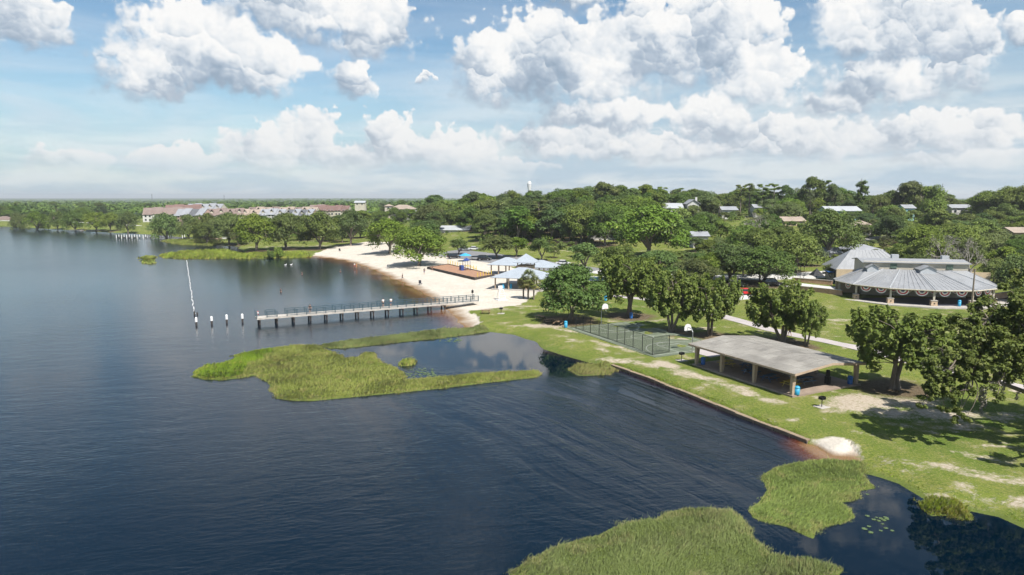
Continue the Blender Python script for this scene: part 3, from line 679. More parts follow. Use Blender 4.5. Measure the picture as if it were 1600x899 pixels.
# ------------------------------------------------------------------ plain materials
def paint(name, col, rough=0.6, metal=0.0, var=0.25, scale=1.5, bumpy=0.0, spec=0.5):
    m, n, b = material(name, rough)
    co = objco(n); t = n.noise(co, scale, 5, 0.6); s = n.noise(co, scale * 9, 3, 0.6)
    dk = tuple(c * (1 - var) for c in col); lt = tuple(min(1, c * (1 + var * 0.5)) for c in col)
    c = n.mix(n.map(t, 0.3, 0.7), dk, lt); c = n.mix(n.map(s, 0.55, 0.8, 0, var), c, dk)
    n.put(b.inputs['Base Color'], c); b.inputs['Metallic'].default_value = metal; b.inputs['Specular IOR Level'].default_value = spec
    if bumpy: bump(n, b, s, bumpy, 0.03)
    return m
for a in [('concrete', (0.40, 0.37, 0.335), 0.85, 0, 0.22, 0.8, 0.3), ('path_concrete', (0.40, 0.36, 0.345), 0.9, 0, 0.16, 0.5, 0.2), ('asphalt', (0.19, 0.19, 0.195), 0.9, 0, 0.2, 0.4, 0.3), ('pale_road', (0.50, 0.485, 0.46), 0.9, 0, 0.15, 0.3, 0.2),
          ('slab_brown', (0.27, 0.21, 0.165), 0.85, 0, 0.25, 0.7, 0.2), ('tan_post', (0.38, 0.29, 0.205), 0.8, 0, 0.2, 1.2, 0.1), ('roof_grey', (0.235, 0.228, 0.21), 0.75, 0, 0.22, 0.5, 0.1), ('metal_roof', (0.31, 0.315, 0.32), 0.5, 0.2, 0.13, 0.6), ('pale_metal_roof', (0.37, 0.41, 0.45), 0.5, 0.15, 0.10, 0.6),
          ('white_paint', (0.66, 0.65, 0.63), 0.6, 0, 0.12, 1.0), ('cream_wall', (0.46, 0.42, 0.34), 0.85, 0, 0.12, 0.6), ('tan_wall', (0.43, 0.34, 0.22), 0.85, 0, 0.12, 0.6), ('salmon_wall', (0.42, 0.29, 0.245), 0.85, 0, 0.12, 0.6), ('white_wall', (0.50, 0.49, 0.47), 0.85, 0, 0.10, 0.6), ('blue_wall', (0.30, 0.52, 0.58), 0.8, 0, 0.1, 0.6), ('grey_wall', (0.42, 0.44, 0.46), 0.8, 0, 0.12, 0.6),
          ('red_tile', (0.160, 0.095, 0.080), 0.8, 0, 0.25, 0.25), ('rust_tile', (0.195, 0.145, 0.125), 0.8, 0, 0.22, 0.25), ('tan_shingle', (0.31, 0.25, 0.20), 0.85, 0, 0.2, 0.3), ('grey_shingle', (0.27, 0.28, 0.30), 0.85, 0, 0.2, 0.3), ('dark_shingle', (0.11, 0.115, 0.125), 0.8, 0, 0.2, 0.3), ('white_roof', (0.36, 0.375, 0.39), 0.6, 0, 0.1, 0.3),
          ('glass_dark', (0.02, 0.025, 0.03), 0.08, 0, 0.1, 1), ('black_metal', (0.018, 0.019, 0.02), 0.45, 0.3, 0.2, 2), ('rail_teal', (0.045, 0.085, 0.105), 0.5, 0.2, 0.2, 2), ('steel_grey', (0.35, 0.36, 0.36), 0.4, 0.7, 0.15, 2), ('old_timber', (0.22, 0.165, 0.115), 0.9, 0, 0.35, 1.4, 0.4), ('deck_plank', (0.46, 0.425, 0.375), 0.9, 0, 0.25, 1.5, 0.3), ('dark_pile', (0.055, 0.045, 0.04), 0.9, 0, 0.3, 2, 0.3), ('pole_wood', (0.20, 0.16, 0.12), 0.9, 0, 0.3, 2),
          ('bin_blue', (0.020, 0.115, 0.36), 0.45, 0, 0.15, 2), ('bin_light', (0.03, 0.30, 0.50), 0.5, 0, 0.12, 2), ('table_yellow', (0.46, 0.36, 0.05), 0.55, 0, 0.15, 2), ('table_blue', (0.035, 0.10, 0.20), 0.5, 0, 0.15, 2), ('table_wood', (0.26, 0.17, 0.10), 0.85, 0, 0.3, 2), ('stone', (0.50, 0.37, 0.25), 0.9, 0, 0.3, 2.5, 0.5), ('brick_tan', (0.47, 0.30, 0.19), 0.9, 0, 0.25, 2.0, 0.4),
          ('court_green', (0.115, 0.138, 0.090), 0.85, 0, 0.16, 0.35), ('court_dark', (0.085, 0.155, 0.095), 0.85, 0, 0.14, 0.4), ('line_white', (0.40, 0.42, 0.38), 0.8, 0, 0.3, 1.5), ('mulch', (0.34, 0.19, 0.115), 0.95, 0, 0.3, 1.2, 0.5), ('pool_blue', (0.03, 0.36, 0.52), 0.1, 0, 0.2, 0.6), ('canvas_blue', (0.04, 0.33, 0.62), 0.7, 0, 0.1, 1), ('canvas_black', (0.02, 0.022, 0.025), 0.8, 0, 0.1, 1),
          ('car_red', (0.50, 0.015, 0.02), 0.22, 0, 0.05, 1), ('car_black', (0.012, 0.013, 0.016), 0.2, 0, 0.05, 1), ('car_white', (0.70, 0.70, 0.70), 0.25, 0, 0.05, 1), ('car_silver', (0.40, 0.41, 0.43), 0.25, 0.5, 0.05, 1), ('tyre', (0.02, 0.02, 0.02), 0.85, 0, 0.1, 2), ('lamp_red', (0.4, 0.01, 0.01), 0.3, 0, 0.1, 2), ('lamp_clear', (0.7, 0.7, 0.65), 0.2, 0, 0.1, 2), ('play_yellow', (0.62, 0.44, 0.04), 0.5, 0, 0.1, 2), ('play_blue', (0.03, 0.06, 0.22), 0.5, 0, 0.1, 2),
          ('flag_red', (0.42, 0.03, 0.05), 0.8, 0, 0.1, 2), ('flag_white', (0.75, 0.74, 0.73), 0.8, 0, 0.08, 2), ('flag_blue', (0.035, 0.045, 0.17), 0.8, 0, 0.1, 2), ('green_louvre', (0.16, 0.22, 0.17), 0.7, 0, 0.2, 2), ('skin', (0.42, 0.25, 0.17), 0.6, 0, 0.1, 3), ('hair_dark', (0.02, 0.015, 0.012), 0.7, 0, 0.1, 3), ('cloth_dark', (0.03, 0.03, 0.04), 0.9, 0, 0.2, 3), ('cloth_white', (0.72, 0.70, 0.67), 0.9, 0, 0.1, 3),
          ('cloth_blue', (0.05, 0.10, 0.25), 0.9, 0, 0.15, 3), ('cloth_orange', (0.60, 0.26, 0.07), 0.9, 0, 0.1, 3), ('cloth_red', (0.50, 0.04, 0.04), 0.9, 0, 0.1, 3), ('float_white', (0.78, 0.77, 0.75), 0.45, 0, 0.08, 3), ('dark_soil', (0.055, 0.042, 0.03), 0.95, 0, 0.3, 2, 0.3), ('lily', (0.10, 0.145, 0.05), 0.4, 0, 0.35, 4), ('navy_floor', (0.045, 0.05, 0.075), 0.7, 0, 0.2, 0.5), ('straw', (0.36, 0.26, 0.11), 0.95, 0, 0.35, 1.5, 0.5)]:
    paint(*a)

paint('wall_cap', (0.27, 0.205, 0.135), 0.9, 0, 0.3, 1.2, 0.3)
def weathered_roof():
    m = MATS['roof_grey']; n = NT(m.node_tree); b = m.node_tree.nodes['Principled BSDF']; co = objco(n); r = n.new('ShaderNodeObjectInfo').outputs['Random']
    wco = n.new('ShaderNodeNewGeometry').outputs['Position']; t = n.noise(wco, 0.35, 4, .6); s = n.noise(n.vec('MULTIPLY', co, (3.0, .35, .35)), 1.6, 5, .7)
    c = n.mix(n.map(t, .35, .65), (0.195, 0.182, 0.160), (0.295, 0.278, 0.245)); c = n.mix(n.map(s, .5, .72, 0, .6), c, (0.115, 0.105, 0.09)); hs = n.new('ShaderNodeHueSaturation'); n.put(hs.inputs['Color'], c); n.put(hs.inputs['Value'], n.map(r, 0, 1, .88, 1.12)); n.put(b.inputs['Base Color'], hs.outputs[0])
weathered_roof()
class MB:
    def __init__(s): s.v = []; s.f = []
    def poly(s, pts):
        k = len(s.v); s.v += [tuple(p) for p in pts]; s.f.append(list(range(k, k + len(pts)))); return s
    def hexa(s, p):                                # eight corners: bottom four then top four, counterclockwise
        k = len(s.v); s.v += [tuple(q) for q in p]
        s.f += [[k + i for i in q] for q in ((3, 2, 1, 0), (4, 5, 6, 7), (0, 1, 5, 4), (1, 2, 6, 5), (2, 3, 7, 6), (3, 0, 4, 7))]; return s
    def box(s, x, y, z, sx, sy, sz, rz=0.0, tx=1.0, ty=1.0):   # centre x, y; base z; size; top scaled by tx, ty
        c, q = cos(rz), sin(rz); P = []
        for zz, kx, ky in ((z, 1, 1), (z + sz, tx, ty)):
            for ax, ay in ((-1, -1), (1, -1), (1, 1), (-1, 1)):
                lx, ly = ax * sx / 2 * kx, ay * sy / 2 * ky; P.append((x + lx * c - ly * q, y + lx * q + ly * c, zz))
        return s.hexa(P)
    def prism(s, pts, z0, z1):                     # pts counterclockwise; z may be a number or one per point
        k = len(s.v); n_ = len(pts); f0 = (lambda i: z0[i]) if hasattr(z0, '__len__') else (lambda i: z0); f1 = (lambda i: z1[i]) if hasattr(z1, '__len__') else (lambda i: z1)
        s.v += [(p[0], p[1], f0(i)) for i, p in enumerate(pts)] + [(p[0], p[1], f1(i)) for i, p in enumerate(pts)]
        s.f.append([k + i for i in range(n_)][::-1]); s.f.append([k + n_ + i for i in range(n_)])
        s.f += [[k + i, k + (i + 1) % n_, k + n_ + (i + 1) % n_, k + n_ + i] for i in range(n_)]; return s
    def slab(s, pts, th):                          # a sloping sheet with thickness, pts counterclockwise seen from outside
        P = [Vector(p) for p in pts]; nn = (P[1] - P[0]).cross(P[2] - P[0]).normalized() * th; k = len(s.v); n_ = len(P)
        s.v += [tuple(p - nn) for p in P] + [tuple(p) for p in P]
        s.f.append([k + i for i in range(n_)][::-1]); s.f.append([k + n_ + i for i in range(n_)])
        s.f += [[k + i, k + (i + 1) % n_, k + n_ + (i + 1) % n_, k + n_ + i] for i in range(n_)]; return s
    def rod(s, a, b_, r, sides=6, r2=None):
        a, b_ = Vector(a), Vector(b_); d = (b_ - a).normalized(); u = d.orthogonal().normalized(); w = d.cross(u); k = len(s.v); r2 = r if r2 is None else r2
        for p, q in ((a, r), (b_, r2)):
            for j in range(sides):
                t = 2 * pi * j / sides; s.v.append(tuple(p + (u * cos(t) + w * sin(t)) * q))
        s.f += [[k + j, k + (j + 1) % sides, k + sides + (j + 1) % sides, k + sides + j] for j in range(sides)]
        s.f.append([k + j for j in range(sides)][::-1]); s.f.append([k + sides + j for j in range(sides)]); return s
    def lathe(s, prof, sides=12, at=(0, 0, 0)):    # (radius, z) from bottom to top
        k = len(s.v); m_ = len(prof)
        for r, z in prof:
            for j in range(sides):
                t = 2 * pi * j / sides; s.v.append((at[0] + r * cos(t), at[1] + r * sin(t), at[2] + z))
        s.f += [[k + i * sides + j, k + i * sides + (j + 1) % sides, k + (i + 1) * sides + (j + 1) % sides, k + (i + 1) * sides + j] for i in range(m_ - 1) for j in range(sides)]
        s.f.append([k + j for j in range(sides)][::-1]); s.f.append([k + (m_ - 1) * sides + j for j in range(sides)]); return s
    def build(s, name, mat, parent=None, smooth=False): return mesh_object(name, s.v, s.f, mat, parent, smooth)
def thing(name, label, cat, loc=(0, 0, 0), rz=0.0, group=None):
    o = bpy.data.objects.new(name, None); COL.objects.link(o); o.location = loc; o.rotation_euler = (0, 0, rz); o.empty_display_size = 0.3
    return tag(o, label, cat, group)
def dup(o, loc=None, rz=None, label=None, group=None, scale=None, parent=None):
    c = o.copy(); COL.objects.link(c)
    if parent is not None: c.parent = parent
    if loc is not None: c.location = loc
    if rz is not None: c.rotation_euler = (0, 0, rz)
    if scale is not None: c.scale = scale
    if label: c['label'] = label
    if group: c['group'] = group
    for ch in o.children: dup(ch, parent=c)
    return c
def part(name, mesh_of, parent, loc=(0, 0, 0), rz=0.0):      # another piece sharing the mesh of an earlier one
    c = bpy.data.objects.new(name, mesh_of.data); COL.objects.link(c); c.parent = parent; c.location = loc; c.rotation_euler = (0, 0, rz); return c
def drape(name, pts, width, off, mat, label, step=2.0):       # a strip of paving laid along points of the plan
    P = [Vector((p[0], p[1])) for p in pts]; L = []; 
    for a, b_ in zip(P[:-1], P[1:]):
        k = max(1, int((b_ - a).length / step)); L += [a.lerp(b_, i / k) for i in range(k)]
    L.append(P[-1]); V = []; F = []; C = 4
    for i, p in enumerate(L):
        d = (L[min(i + 1, len(L) - 1)] - L[max(i - 1, 0)]).normalized(); nrm = Vector((-d.y, d.x)); w = width[0] + (width[1] - width[0]) * i / (len(L) - 1) if hasattr(width, '__len__') else width
        for j in range(C + 1):
            q = p + nrm * w * (j / C - 0.5); V.append([q.x, q.y, 0])
    V = np.array(V); V[:, 2] = ground_z(V[:, 0], V[:, 1]) + off
    F = [[i * (C + 1) + j + 1, i * (C + 1) + j, (i + 1) * (C + 1) + j, (i + 1) * (C + 1) + j + 1] for i in range(len(L) - 1) for j in range(C)]
    nv = len(V); low = V.copy(); low[:, 2] -= off + 0.15; rim = list(range(0, nv, C + 1)); rim2 = list(range(C, nv, C + 1))
    V2 = np.concatenate([V, low]).tolist()
    for r_ in (rim, rim2): F += [[a, b_, b_ + nv, a + nv] for a, b_ in zip(r_[:-1], r_[1:])]
    F += [[j, j + 1, j + 1 + nv, j + nv] for j in range(C)] + [[nv - 1 - j, nv - 2 - j, 2 * nv - 2 - j, 2 * nv - 1 - j] for j in range(C)]
    o = mesh_object(name, V2, F, mat); o['kind'] = 'structure'; o['label'] = label; return o
# ------------------------------------------------------------------ picnic shelter by the water
def frame_of(a, b_):                                 # origin a, local x towards b
    d = b_ - a; return atan2(d.y, d.x), d.length
A_ = G(1238, 618, 0.85); B_ = G(1086, 569, 0.85)
RZ, SL = frame_of(A_, B_); SWD = 10.8                # local x runs away along the shore, local -y runs inland
gsh = thing('picnic_shelter', 'open picnic shelter with low grey gable roof and tan tapered posts by the seawall', 'shelter', (A_.x, A_.y, 0.75), RZ)
MB().box(SL / 2, -SWD / 2, -0.6, SL + 0.5, SWD + 0.5, 0.72).build('floor_slab', 'slab_brown', gsh)
eave, ridge = 2.75, 3.36; ov = 0.55; yr = -SWD / 2
rowx = [0.15, SL * 0.36, SL * 0.70, SL - 0.15]
pm = MB()
pm.hexa([(-.17, -.17, 0), (.17, -.17, 0), (.17, .17, 0), (-.17, .17, 0), (-.19, -.42, 2.6), (.19, -.42, 2.6), (.19, .17, 2.6), (-.19, .17, 2.6)])
p0 = None
for x in rowx:
    for y, rz in ((-0.1, 0), (-SWD + 0.1, pi)):
        if p0 is None: p0 = pm.build('post', 'tan_post', gsh); p0.location = (x, y, 0.12)
        else: part('post', p0, gsh, (x, y, 0.12), rz)
b0 = None
for x in rowx:                                       # roof frames
    mb = MB().hexa([(-.15, -.1, 2.30), (.15, -.1, 2.30), (.15, yr, 2.90), (-.15, yr, 2.90), (-.15, -.1, 2.66), (.15, -.1, 2.66), (.15, yr, 3.19), (-.15, yr, 3.19)])
    mb.hexa([(-.15, yr, 2.90), (.15, yr, 2.90), (.15, -SWD + .1, 2.30), (-.15, -SWD + .1, 2.30), (-.15, yr, 3.19), (.15, yr, 3.19), (.15, -SWD + .1, 2.66), (-.15, -SWD + .1, 2.66)])
    if b0 is None: b0 = mb.build('roof_frame', 'tan_post', gsh); b0.location = (x, 0, 0.06)
    else: part('roof_frame', b0, gsh, (x, 0, 0.06))
x0, x1 = -0.7, SL + 0.7
dk = MB()
dk.slab([(x0, ov, eave), (x1, ov, eave), (x1, yr, ridge), (x0, yr, ridge)][::-1], 0.10); dk.slab([(x0, yr, ridge), (x1, yr, ridge), (x1, -SWD - ov, eave), (x0, -SWD - ov, eave)][::-1], 0.10)
roof = dk.build('roof', 'tan_post', gsh)
npan = 12; pw = (x1 - x0) / npan; pn = None; pf = None
for i in range(npan):
    xa, xb = 0.012, pw - 0.012
    for k in range(3):
        f0, f1 = k / 3, (k + 1) / 3 - 0.004
        lerp = lambda f: (ov + (yr - ov) * f, eave + (ridge - eave) * f)
        (ya, za), (yb, zb) = lerp(f0), lerp(f1); dz = 0.028 - 0.004 * k + 0.006 * ((i * 7 + k * 3) % 3)
        MB().slab([(xa, ya, za + dz), (xa, yb, zb + dz), (xb, yb, zb + dz), (xb, ya, za + dz)][::-1], -0.024).build('roof_panel', 'roof_grey', roof).location = (x0 + i * pw, 0, 0)
        ya, yb = -SWD - ya, -SWD - yb
        MB().slab([(xa, ya, za + dz), (xb, ya, za + dz), (xb, yb, zb + dz), (xa, yb, zb + dz)], 0.024).build('roof_panel', 'roof_grey', roof).location = (x0 + i * pw, 0, 0)
for x in (x0 - 0.06, x1 + 0.02):
    fa = MB()
    fa.hexa([(x, ov + .04, eave - .22), (x + .06, ov + .04, eave - .22), (x + .06, yr, ridge - .22), (x, yr, ridge - .22), (x, ov + .04, eave + .03), (x + .06, ov + .04, eave + .03), (x + .06, yr, ridge + .03), (x, yr, ridge + .03)])
    fa.hexa([(x, yr, ridge - .22), (x + .06, yr, ridge - .22), (x + .06, -SWD - ov - .04, eave - .22), (x, -SWD - ov - .04, eave - .22), (x, yr, ridge + .03), (x + .06, yr, ridge + .03), (x + .06, -SWD - ov - .04, eave + .03), (x, -SWD - ov - .04, eave + .03)])
    fa.build('gable_fascia', 'tan_post', roof)
MB().box((x0 + x1) / 2, ov + .03, eave - .2, x1 - x0, .06, .22).build('eave_fascia', 'tan_post', roof); MB().box((x0 + x1) / 2, -SWD - ov - .03, eave - .2, x1 - x0, .06, .22).build('eave_fascia', 'tan_post', roof)
def local(o, x, y, z=0.0):
    p = Matrix.Rotation(o.rotation_euler.z, 4, 'Z') @ Vector((x, y, z)); return o.location + p

def picnic_table(loc, rz, top, frame, label, group):
    t = thing('picnic_table', label, 'picnic table', loc, rz, group)
    for k in range(4): MB().box(0, -0.285 + k * 0.19, 0.73, 1.85, 0.175, 0.045).build('tabletop_plank', top, t)
    for s in (-1, 1):
        MB().box(0, s * 0.68, 0.43, 1.85, 0.26, 0.045).build('bench', top, t)
        MB().rod((s * 0.65, -0.72, 0.40), (s * 0.65, 0.72, 0.40), 0.035).rod((s * 0.65, -0.62, 0.0), (s * 0.65, -0.22, 0.73), 0.035).rod((s * 0.65, 0.62, 0.0), (s * 0.65, 0.22, 0.73), 0.035).build('leg_frame', frame, t)
    return t
sg = 'picnic tables under the shelter roof'
tabs = [(2.6, -2.6, 'table_yellow', 'table_yellow', 'yellow picnic table by the open end of the shelter'), (2.9, -5.4, 'table_blue', 'steel_grey', 'blue picnic table behind the yellow one at the shelter end'), (5.6, -2.4, 'table_blue', 'table_blue', 'blue picnic table between the second and third waterside posts'),
        (6.2, -6.6, 'table_blue', 'steel_grey', 'blue picnic table under the middle of the shelter, inland row'), (8.8, -2.6, 'table_blue', 'table_blue', 'blue picnic table beside the middle waterside post'), (9.6, -6.8, 'table_blue', 'steel_grey', 'blue picnic table past the shelter middle, inland row'),
        (13.4, -2.8, 'table_yellow', 'table_yellow', 'yellow picnic table near the blue bin at the far shelter end'), (13.2, -6.8, 'table_blue', 'steel_grey', 'blue picnic table at the far inland corner of the shelter'), (11.2, -4.6, 'table_blue', 'table_blue', 'blue picnic table in the far middle of the shelter')]
for x, y, top, fr, lb in tabs:
    p = local(gsh, x, y, 0.12); picnic_table(p, RZ + pi / 2 + TR.uniform(-.15, .15), top, fr, lb, sg)
def bin_(loc, label, mat='bin_blue', h=1.0):
    t = thing('trash_bin', label, 'trash bin', loc, TR.uniform(0, 3), 'blue trash bins in the park')
    MB().lathe([(0.25, 0), (0.29, 0.08), (0.30, h * 0.78)], 14).build('barrel', mat, t, True)
    MB().lathe([(0.32, h * 0.78), (0.32, h * 0.84), (0.26, h * 0.97), (0.10, h * 1.04)], 14).build('lid', mat, t, True)
    return t
p = local(gsh, -0.1, 0.15 - 0.75, 0.12); bin_(p, 'bright blue bin beside the front corner post of the shelter', 'bin_light')
p = local(gsh, SL - 0.7, -0.75, 0.12); bin_(p, 'dark blue domed bin inside the far waterside corner of the shelter')
p = local(gsh, 0.35, -SWD + 0.9, 0.12); bin_(p, 'dark blue domed bin at the inland front corner of the shelter')
for (px, py, lb, mt) in [(884, 511, 'light blue bin at the end of the court fence', 'bin_light'), (986, 497, 'blue bin between the trunks of the cedar behind the court', 'bin_blue'), (1065, 489, 'blue bin on the lawn behind the court cedars', 'bin_blue'), (946, 470, 'light blue bin beside the dark rounded oak near the pool', 'bin_light')]:
    bin_(T(px, py), lb, mt, 1.15)
def grill(px, py, label):
    p = T(px, py); t = thing('park_grill', label, 'grill', p, TR.uniform(-.5, .5), 'park grills on posts')
    MB().box(0, 0, 0.0, 1.3, 1.2, 0.05).build('ash_pad', 'concrete', t); MB().rod((0, 0, 0), (0, 0, 0.85), 0.05).build('post', 'black_metal', t)
    mb = MB(); mb.box(0, 0.0, 0.85, 0.62, 0.46, 0.06).box(0, 0.21, 0.9, 0.62, 0.04, 0.26).box(-0.29, 0, 0.9, 0.04, 0.46, 0.26).box(0.29, 0, 0.9, 0.04, 0.46, 0.26); mb.build('fire_box', 'black_metal', t)
    g_ = MB()
    for k in range(7): g_.rod((-0.27, -0.2 + k * 0.06, 1.08), (0.27, -0.2 + k * 0.06, 1.08), 0.012, 4)
    g_.build('grate', 'black_metal', t)
grill(1284, 634, 'black park grill on a pad in front of the shelter'); grill(1065, 562, 'black park grill between the court fence and the shelter'); grill(783, 489, 'black park grill near the lone picnic table by the pier')
p = local(gsh, 1.6, -7.6, 0.12); t = thing('fire_stove', 'tall black barbecue stove under the inland side of the shelter', 'grill', p, RZ)
MB().box(0, 0, 0, 0.5, 0.5, 0.9).build('body', 'black_metal', t); MB().box(0, 0, 0.9, 0.36, 0.36, 0.8, 0, 0.8, 0.8).build('hood', 'black_metal', t)
p = T(759, 489); picnic_table(p, 0.15, 'table_wood', 'table_wood', 'brown picnic table alone on the grass by the pier', None)
for i, (px, py) in enumerate([(858, 504), (872, 507), (845, 499)]): picnic_table(T(px, py), 0.3 + i, 'table_wood', 'black_metal', ['dark picnic table in the middle under the rounded oak', 'dark picnic table nearest the court fence under the rounded oak', 'dark picnic table at the beach side under the rounded oak'][i], 'picnic tables under the rounded oak')
# worn ground
def bare_px(px, py, wx, wy, s, ang=0.0): q = T(px, py); BARE.append((q.x, q.y, wx, wy, s, ang))
ca = RZ
for u in range(5):
    q = local(gsh, 2 + u * 4.0, 3.2, 0); BARE.append((q.x, q.y, 3.0, 1.3, 0.75, ca))
for u in range(8):
    q = local(gsh, 9 + u * 4.2, 4.4 + 0.25 * u, 0); BARE.append((q.x, q.y, 2.6, 1.0, 0.45, ca))
for a in [(1385, 630, 7, 3.0, .8, .2), (1330, 622, 4, 2, .7, .2), (1440, 645, 7, 2.5, .75, .0), (1560, 650, 9, 2, .5, 0), (1500, 730, 6, 0.7, .55, -.55), (1440, 725, 4, .6, .45, -.5), (1570, 748, 6, .7, .58, -.5), (1590, 775, 4, .6, .5, -.5), (950, 575, 2.0, 1.2, .9, 0), (970, 560, 5, 1.5, .55, -.4), (1000, 540, 4, 1.5, .4, -.4), (1060, 515, 6, 2, .55, 0), (990, 500, 7, 2, .5, 0), (1090, 530, 6, 2, .6, 0),
          (850, 508, 5, 2.0, .85, 0), (915, 520, 9, 1.0, .65, -.75), (980, 545, 9, .9, .6, -.95), (760, 482, 9, 1.5, .55, 0), (830, 478, 6, 2, .5, 0), (1330, 500, 8, 2, .45, 0), (1240, 480, 8, 2, .5, 0), (860, 415, 16, 5, .6, 0), (900, 392, 14, 3, .4, 0), (570, 382, 25, 4, .7, 0), (450, 385, 40, 3, .5, 0), (690, 408, 15, 4, .9, 0), (720, 418, 18, 5, .9, 0), (780, 445, 10, 4, .9, 0), (1120, 440, 20, 5, .4, 0), (1440, 760, 5, .6, .4, -.5)]: bare_px(*a)

rb_ = random.Random(4)
for i in range(170):                                  # scuffed spots over the lawn
    px, py = rb_.uniform(800, 1600), rb_.uniform(490, 790); q = T(px, py)
    BARE.append((q.x, q.y, rb_.uniform(.4, 1.8), rb_.uniform(.3, .9), rb_.uniform(.3, .62), rb_.uniform(-.9, .2)))
# ------------------------------------------------------------------ seawall
sw = thing('seawall', 'low weathered timber seawall along the grassy bank', 'seawall', (0, 0, 0))
pts = [G(x, y, 0.0) for x, y in SEAWALL_PX]; acc = []
for a, b_ in zip(pts[:-1], pts[1:]):
    L = (b_ - a).length; k = max(1, round(L / 2.4))
    for i in range(k): acc.append((a.lerp(b_, i / k), a.lerp(b_, (i + 1) / k)))
for i, (a, b_) in enumerate(acc):
    d = (b_ - a); L = d.length; rz = atan2(d.y, d.x); c = (a + b_) / 2; wv_ = 0.03 * sin(i * 2.1) + 0.02 * sin(i * 5.3)
    o = MB().box(0, 0, -0.6, L - 0.02, 0.16, 0.84 + wv_).build('wall_panel', 'old_timber', sw); o.location = (c.x, c.y, 0); o.rotation_euler = (0, 0, rz)
    o = MB().box(0, -0.10, 0.24 + wv_, L - 0.012, 0.52, 0.12).build('cap_board', 'wall_cap', sw); o.location = (c.x, c.y, 0); o.rotation_euler = (.03 * sin(i * 3.7), .008 * sin(i * 1.9), rz + .01 * sin(i * 4.1))
    nrm = Vector((-d.y, d.x, 0)).normalized(); o = MB().rod((0, 0, -0.8), (0, 0, 0.22), 0.09, 7).build('pile', 'dark_pile', sw); o.location = a + nrm * 0.17
# ------------------------------------------------------------------ basketball court
c0 = T(944, 508); c1 = T(1075, 547); CRZ, CLN = frame_of(c0, c1); CW = 12.5       # line from hoop to hoop
mid_ = (c0 + c1) / 2; czz = max(gz(mid_.x, mid_.y), gz(c0.x, c0.y), gz(c1.x, c1.y)) + 0.05
court = thing('basketball_court', 'green basketball court with faded white lines inside the fence', 'court', (mid_.x, mid_.y, czz), CRZ)
HL = CLN / 2 + 0.3
MB().box(0, 0, -0.5, 2 * HL + 2.0, CW + 1.6, 0.5).build('slab', 'court_green', court)
ln = MB(); z = 0.004
def line(x0, y0, x1, y1, w=0.10): ln.box((x0 + x1) / 2, (y0 + y1) / 2, 0.001, abs(x1 - x0) + w, abs(y1 - y0) + w, 0.006)
line(-HL, -CW / 2, HL, -CW / 2); line(-HL, CW / 2, HL, CW / 2); line(-HL, -CW / 2, -HL, CW / 2); line(HL, -CW / 2, HL, CW / 2); line(0, -CW / 2, 0, CW / 2)
def arc(cx, cy, r, a0, a1, k=20, w=0.10):
    for i in range(k):
        t0, t1 = a0 + (a1 - a0) * i / k, a0 + (a1 - a0) * (i + 1) / k
        ln.prism([(cx + (r - w / 2) * cos(t0), cy + (r - w / 2) * sin(t0)), (cx + (r + w / 2) * cos(t0), cy + (r + w / 2) * sin(t0)), (cx + (r + w / 2) * cos(t1), cy + (r + w / 2) * sin(t1)), (cx + (r - w / 2) * cos(t1), cy + (r - w / 2) * sin(t1))], 0.002, 0.0085)
arc(0, 0, 1.8, 0, 2 * pi, 28)
for s in (-1, 1):
    xk = s * HL; line(min(xk, xk - s * 4.6), -1.8, max(xk, xk - s * 4.6), -1.8); line(min(xk, xk - s * 4.6), 1.8, max(xk, xk - s * 4.6), 1.8); line(xk - s * 4.6, -1.8, xk - s * 4.6, 1.8)
    arc(xk - s * 4.6, 0, 1.8, pi / 2 if s > 0 else -pi / 2, 3 * pi / 2 if s > 0 else pi / 2); arc(xk - s * 1.0, 0, 5.6, pi / 2 if s > 0 else -pi / 2, 3 * pi / 2 if s > 0 else pi / 2, 26)
ln.build('court_lines', 'line_white', court)
for s, lb in ((-1, 'basketball hoop at the far end of the court by the rounded oak'), (1, 'basketball hoop at the near end of the court by the shelter')):
    p = local(court, s * (HL + 0.6), 0, 0); h = thing('basketball_hoop', lb, 'basketball hoop', p, CRZ + (pi if s > 0 else 0), 'basketball hoops')
    mb = MB().rod((0, 0, -0.3), (0, 0, 2.9), 0.07, 8).rod((0, 0, 2.9), (0.35, 0, 3.35), 0.065, 8).rod((0.35, 0, 3.35), (1.05, 0, 3.45), 0.06, 8); mb.build('pole', 'steel_grey', h)
    pr = [(-0.62, 2.95), (0.62, 2.95), (0.62, 3.45), (0.42, 3.80), (0.0, 3.92), (-0.42, 3.80), (-0.62, 3.45)]
    k = MB(); P = [(1.08, y, zz) for y, zz in pr]; Q = [(1.14, y, zz) for y, zz in pr]; k.v = P + Q; nn_ = len(pr); k.f = [list(range(nn_))[::-1], list(range(nn_, 2 * nn_))] + [[i, (i + 1) % nn_, nn_ + (i + 1) % nn_, nn_ + i] for i in range(nn_)]
    k.build('backboard', 'white_paint', h)
    k = MB()
    for i in range(14):
        t0, t1 = 2 * pi * i / 14, 2 * pi * (i + 1) / 14; k.rod((1.4 + .23 * cos(t0), .23 * sin(t0), 3.05), (1.4 + .23 * cos(t1), .23 * sin(t1), 3.05), 0.014, 4)
    k.build('rim', 'cloth_orange', h)
    k = MB()
    for i in range(8):
        t0 = 2 * pi * i / 8; k.rod((1.4 + .22 * cos(t0), .22 * sin(t0), 3.04), (1.4 + .13 * cos(t0 + .4), .13 * sin(t0 + .4), 2.65), 0.006, 3)
    k.build('net', 'white_paint', h)
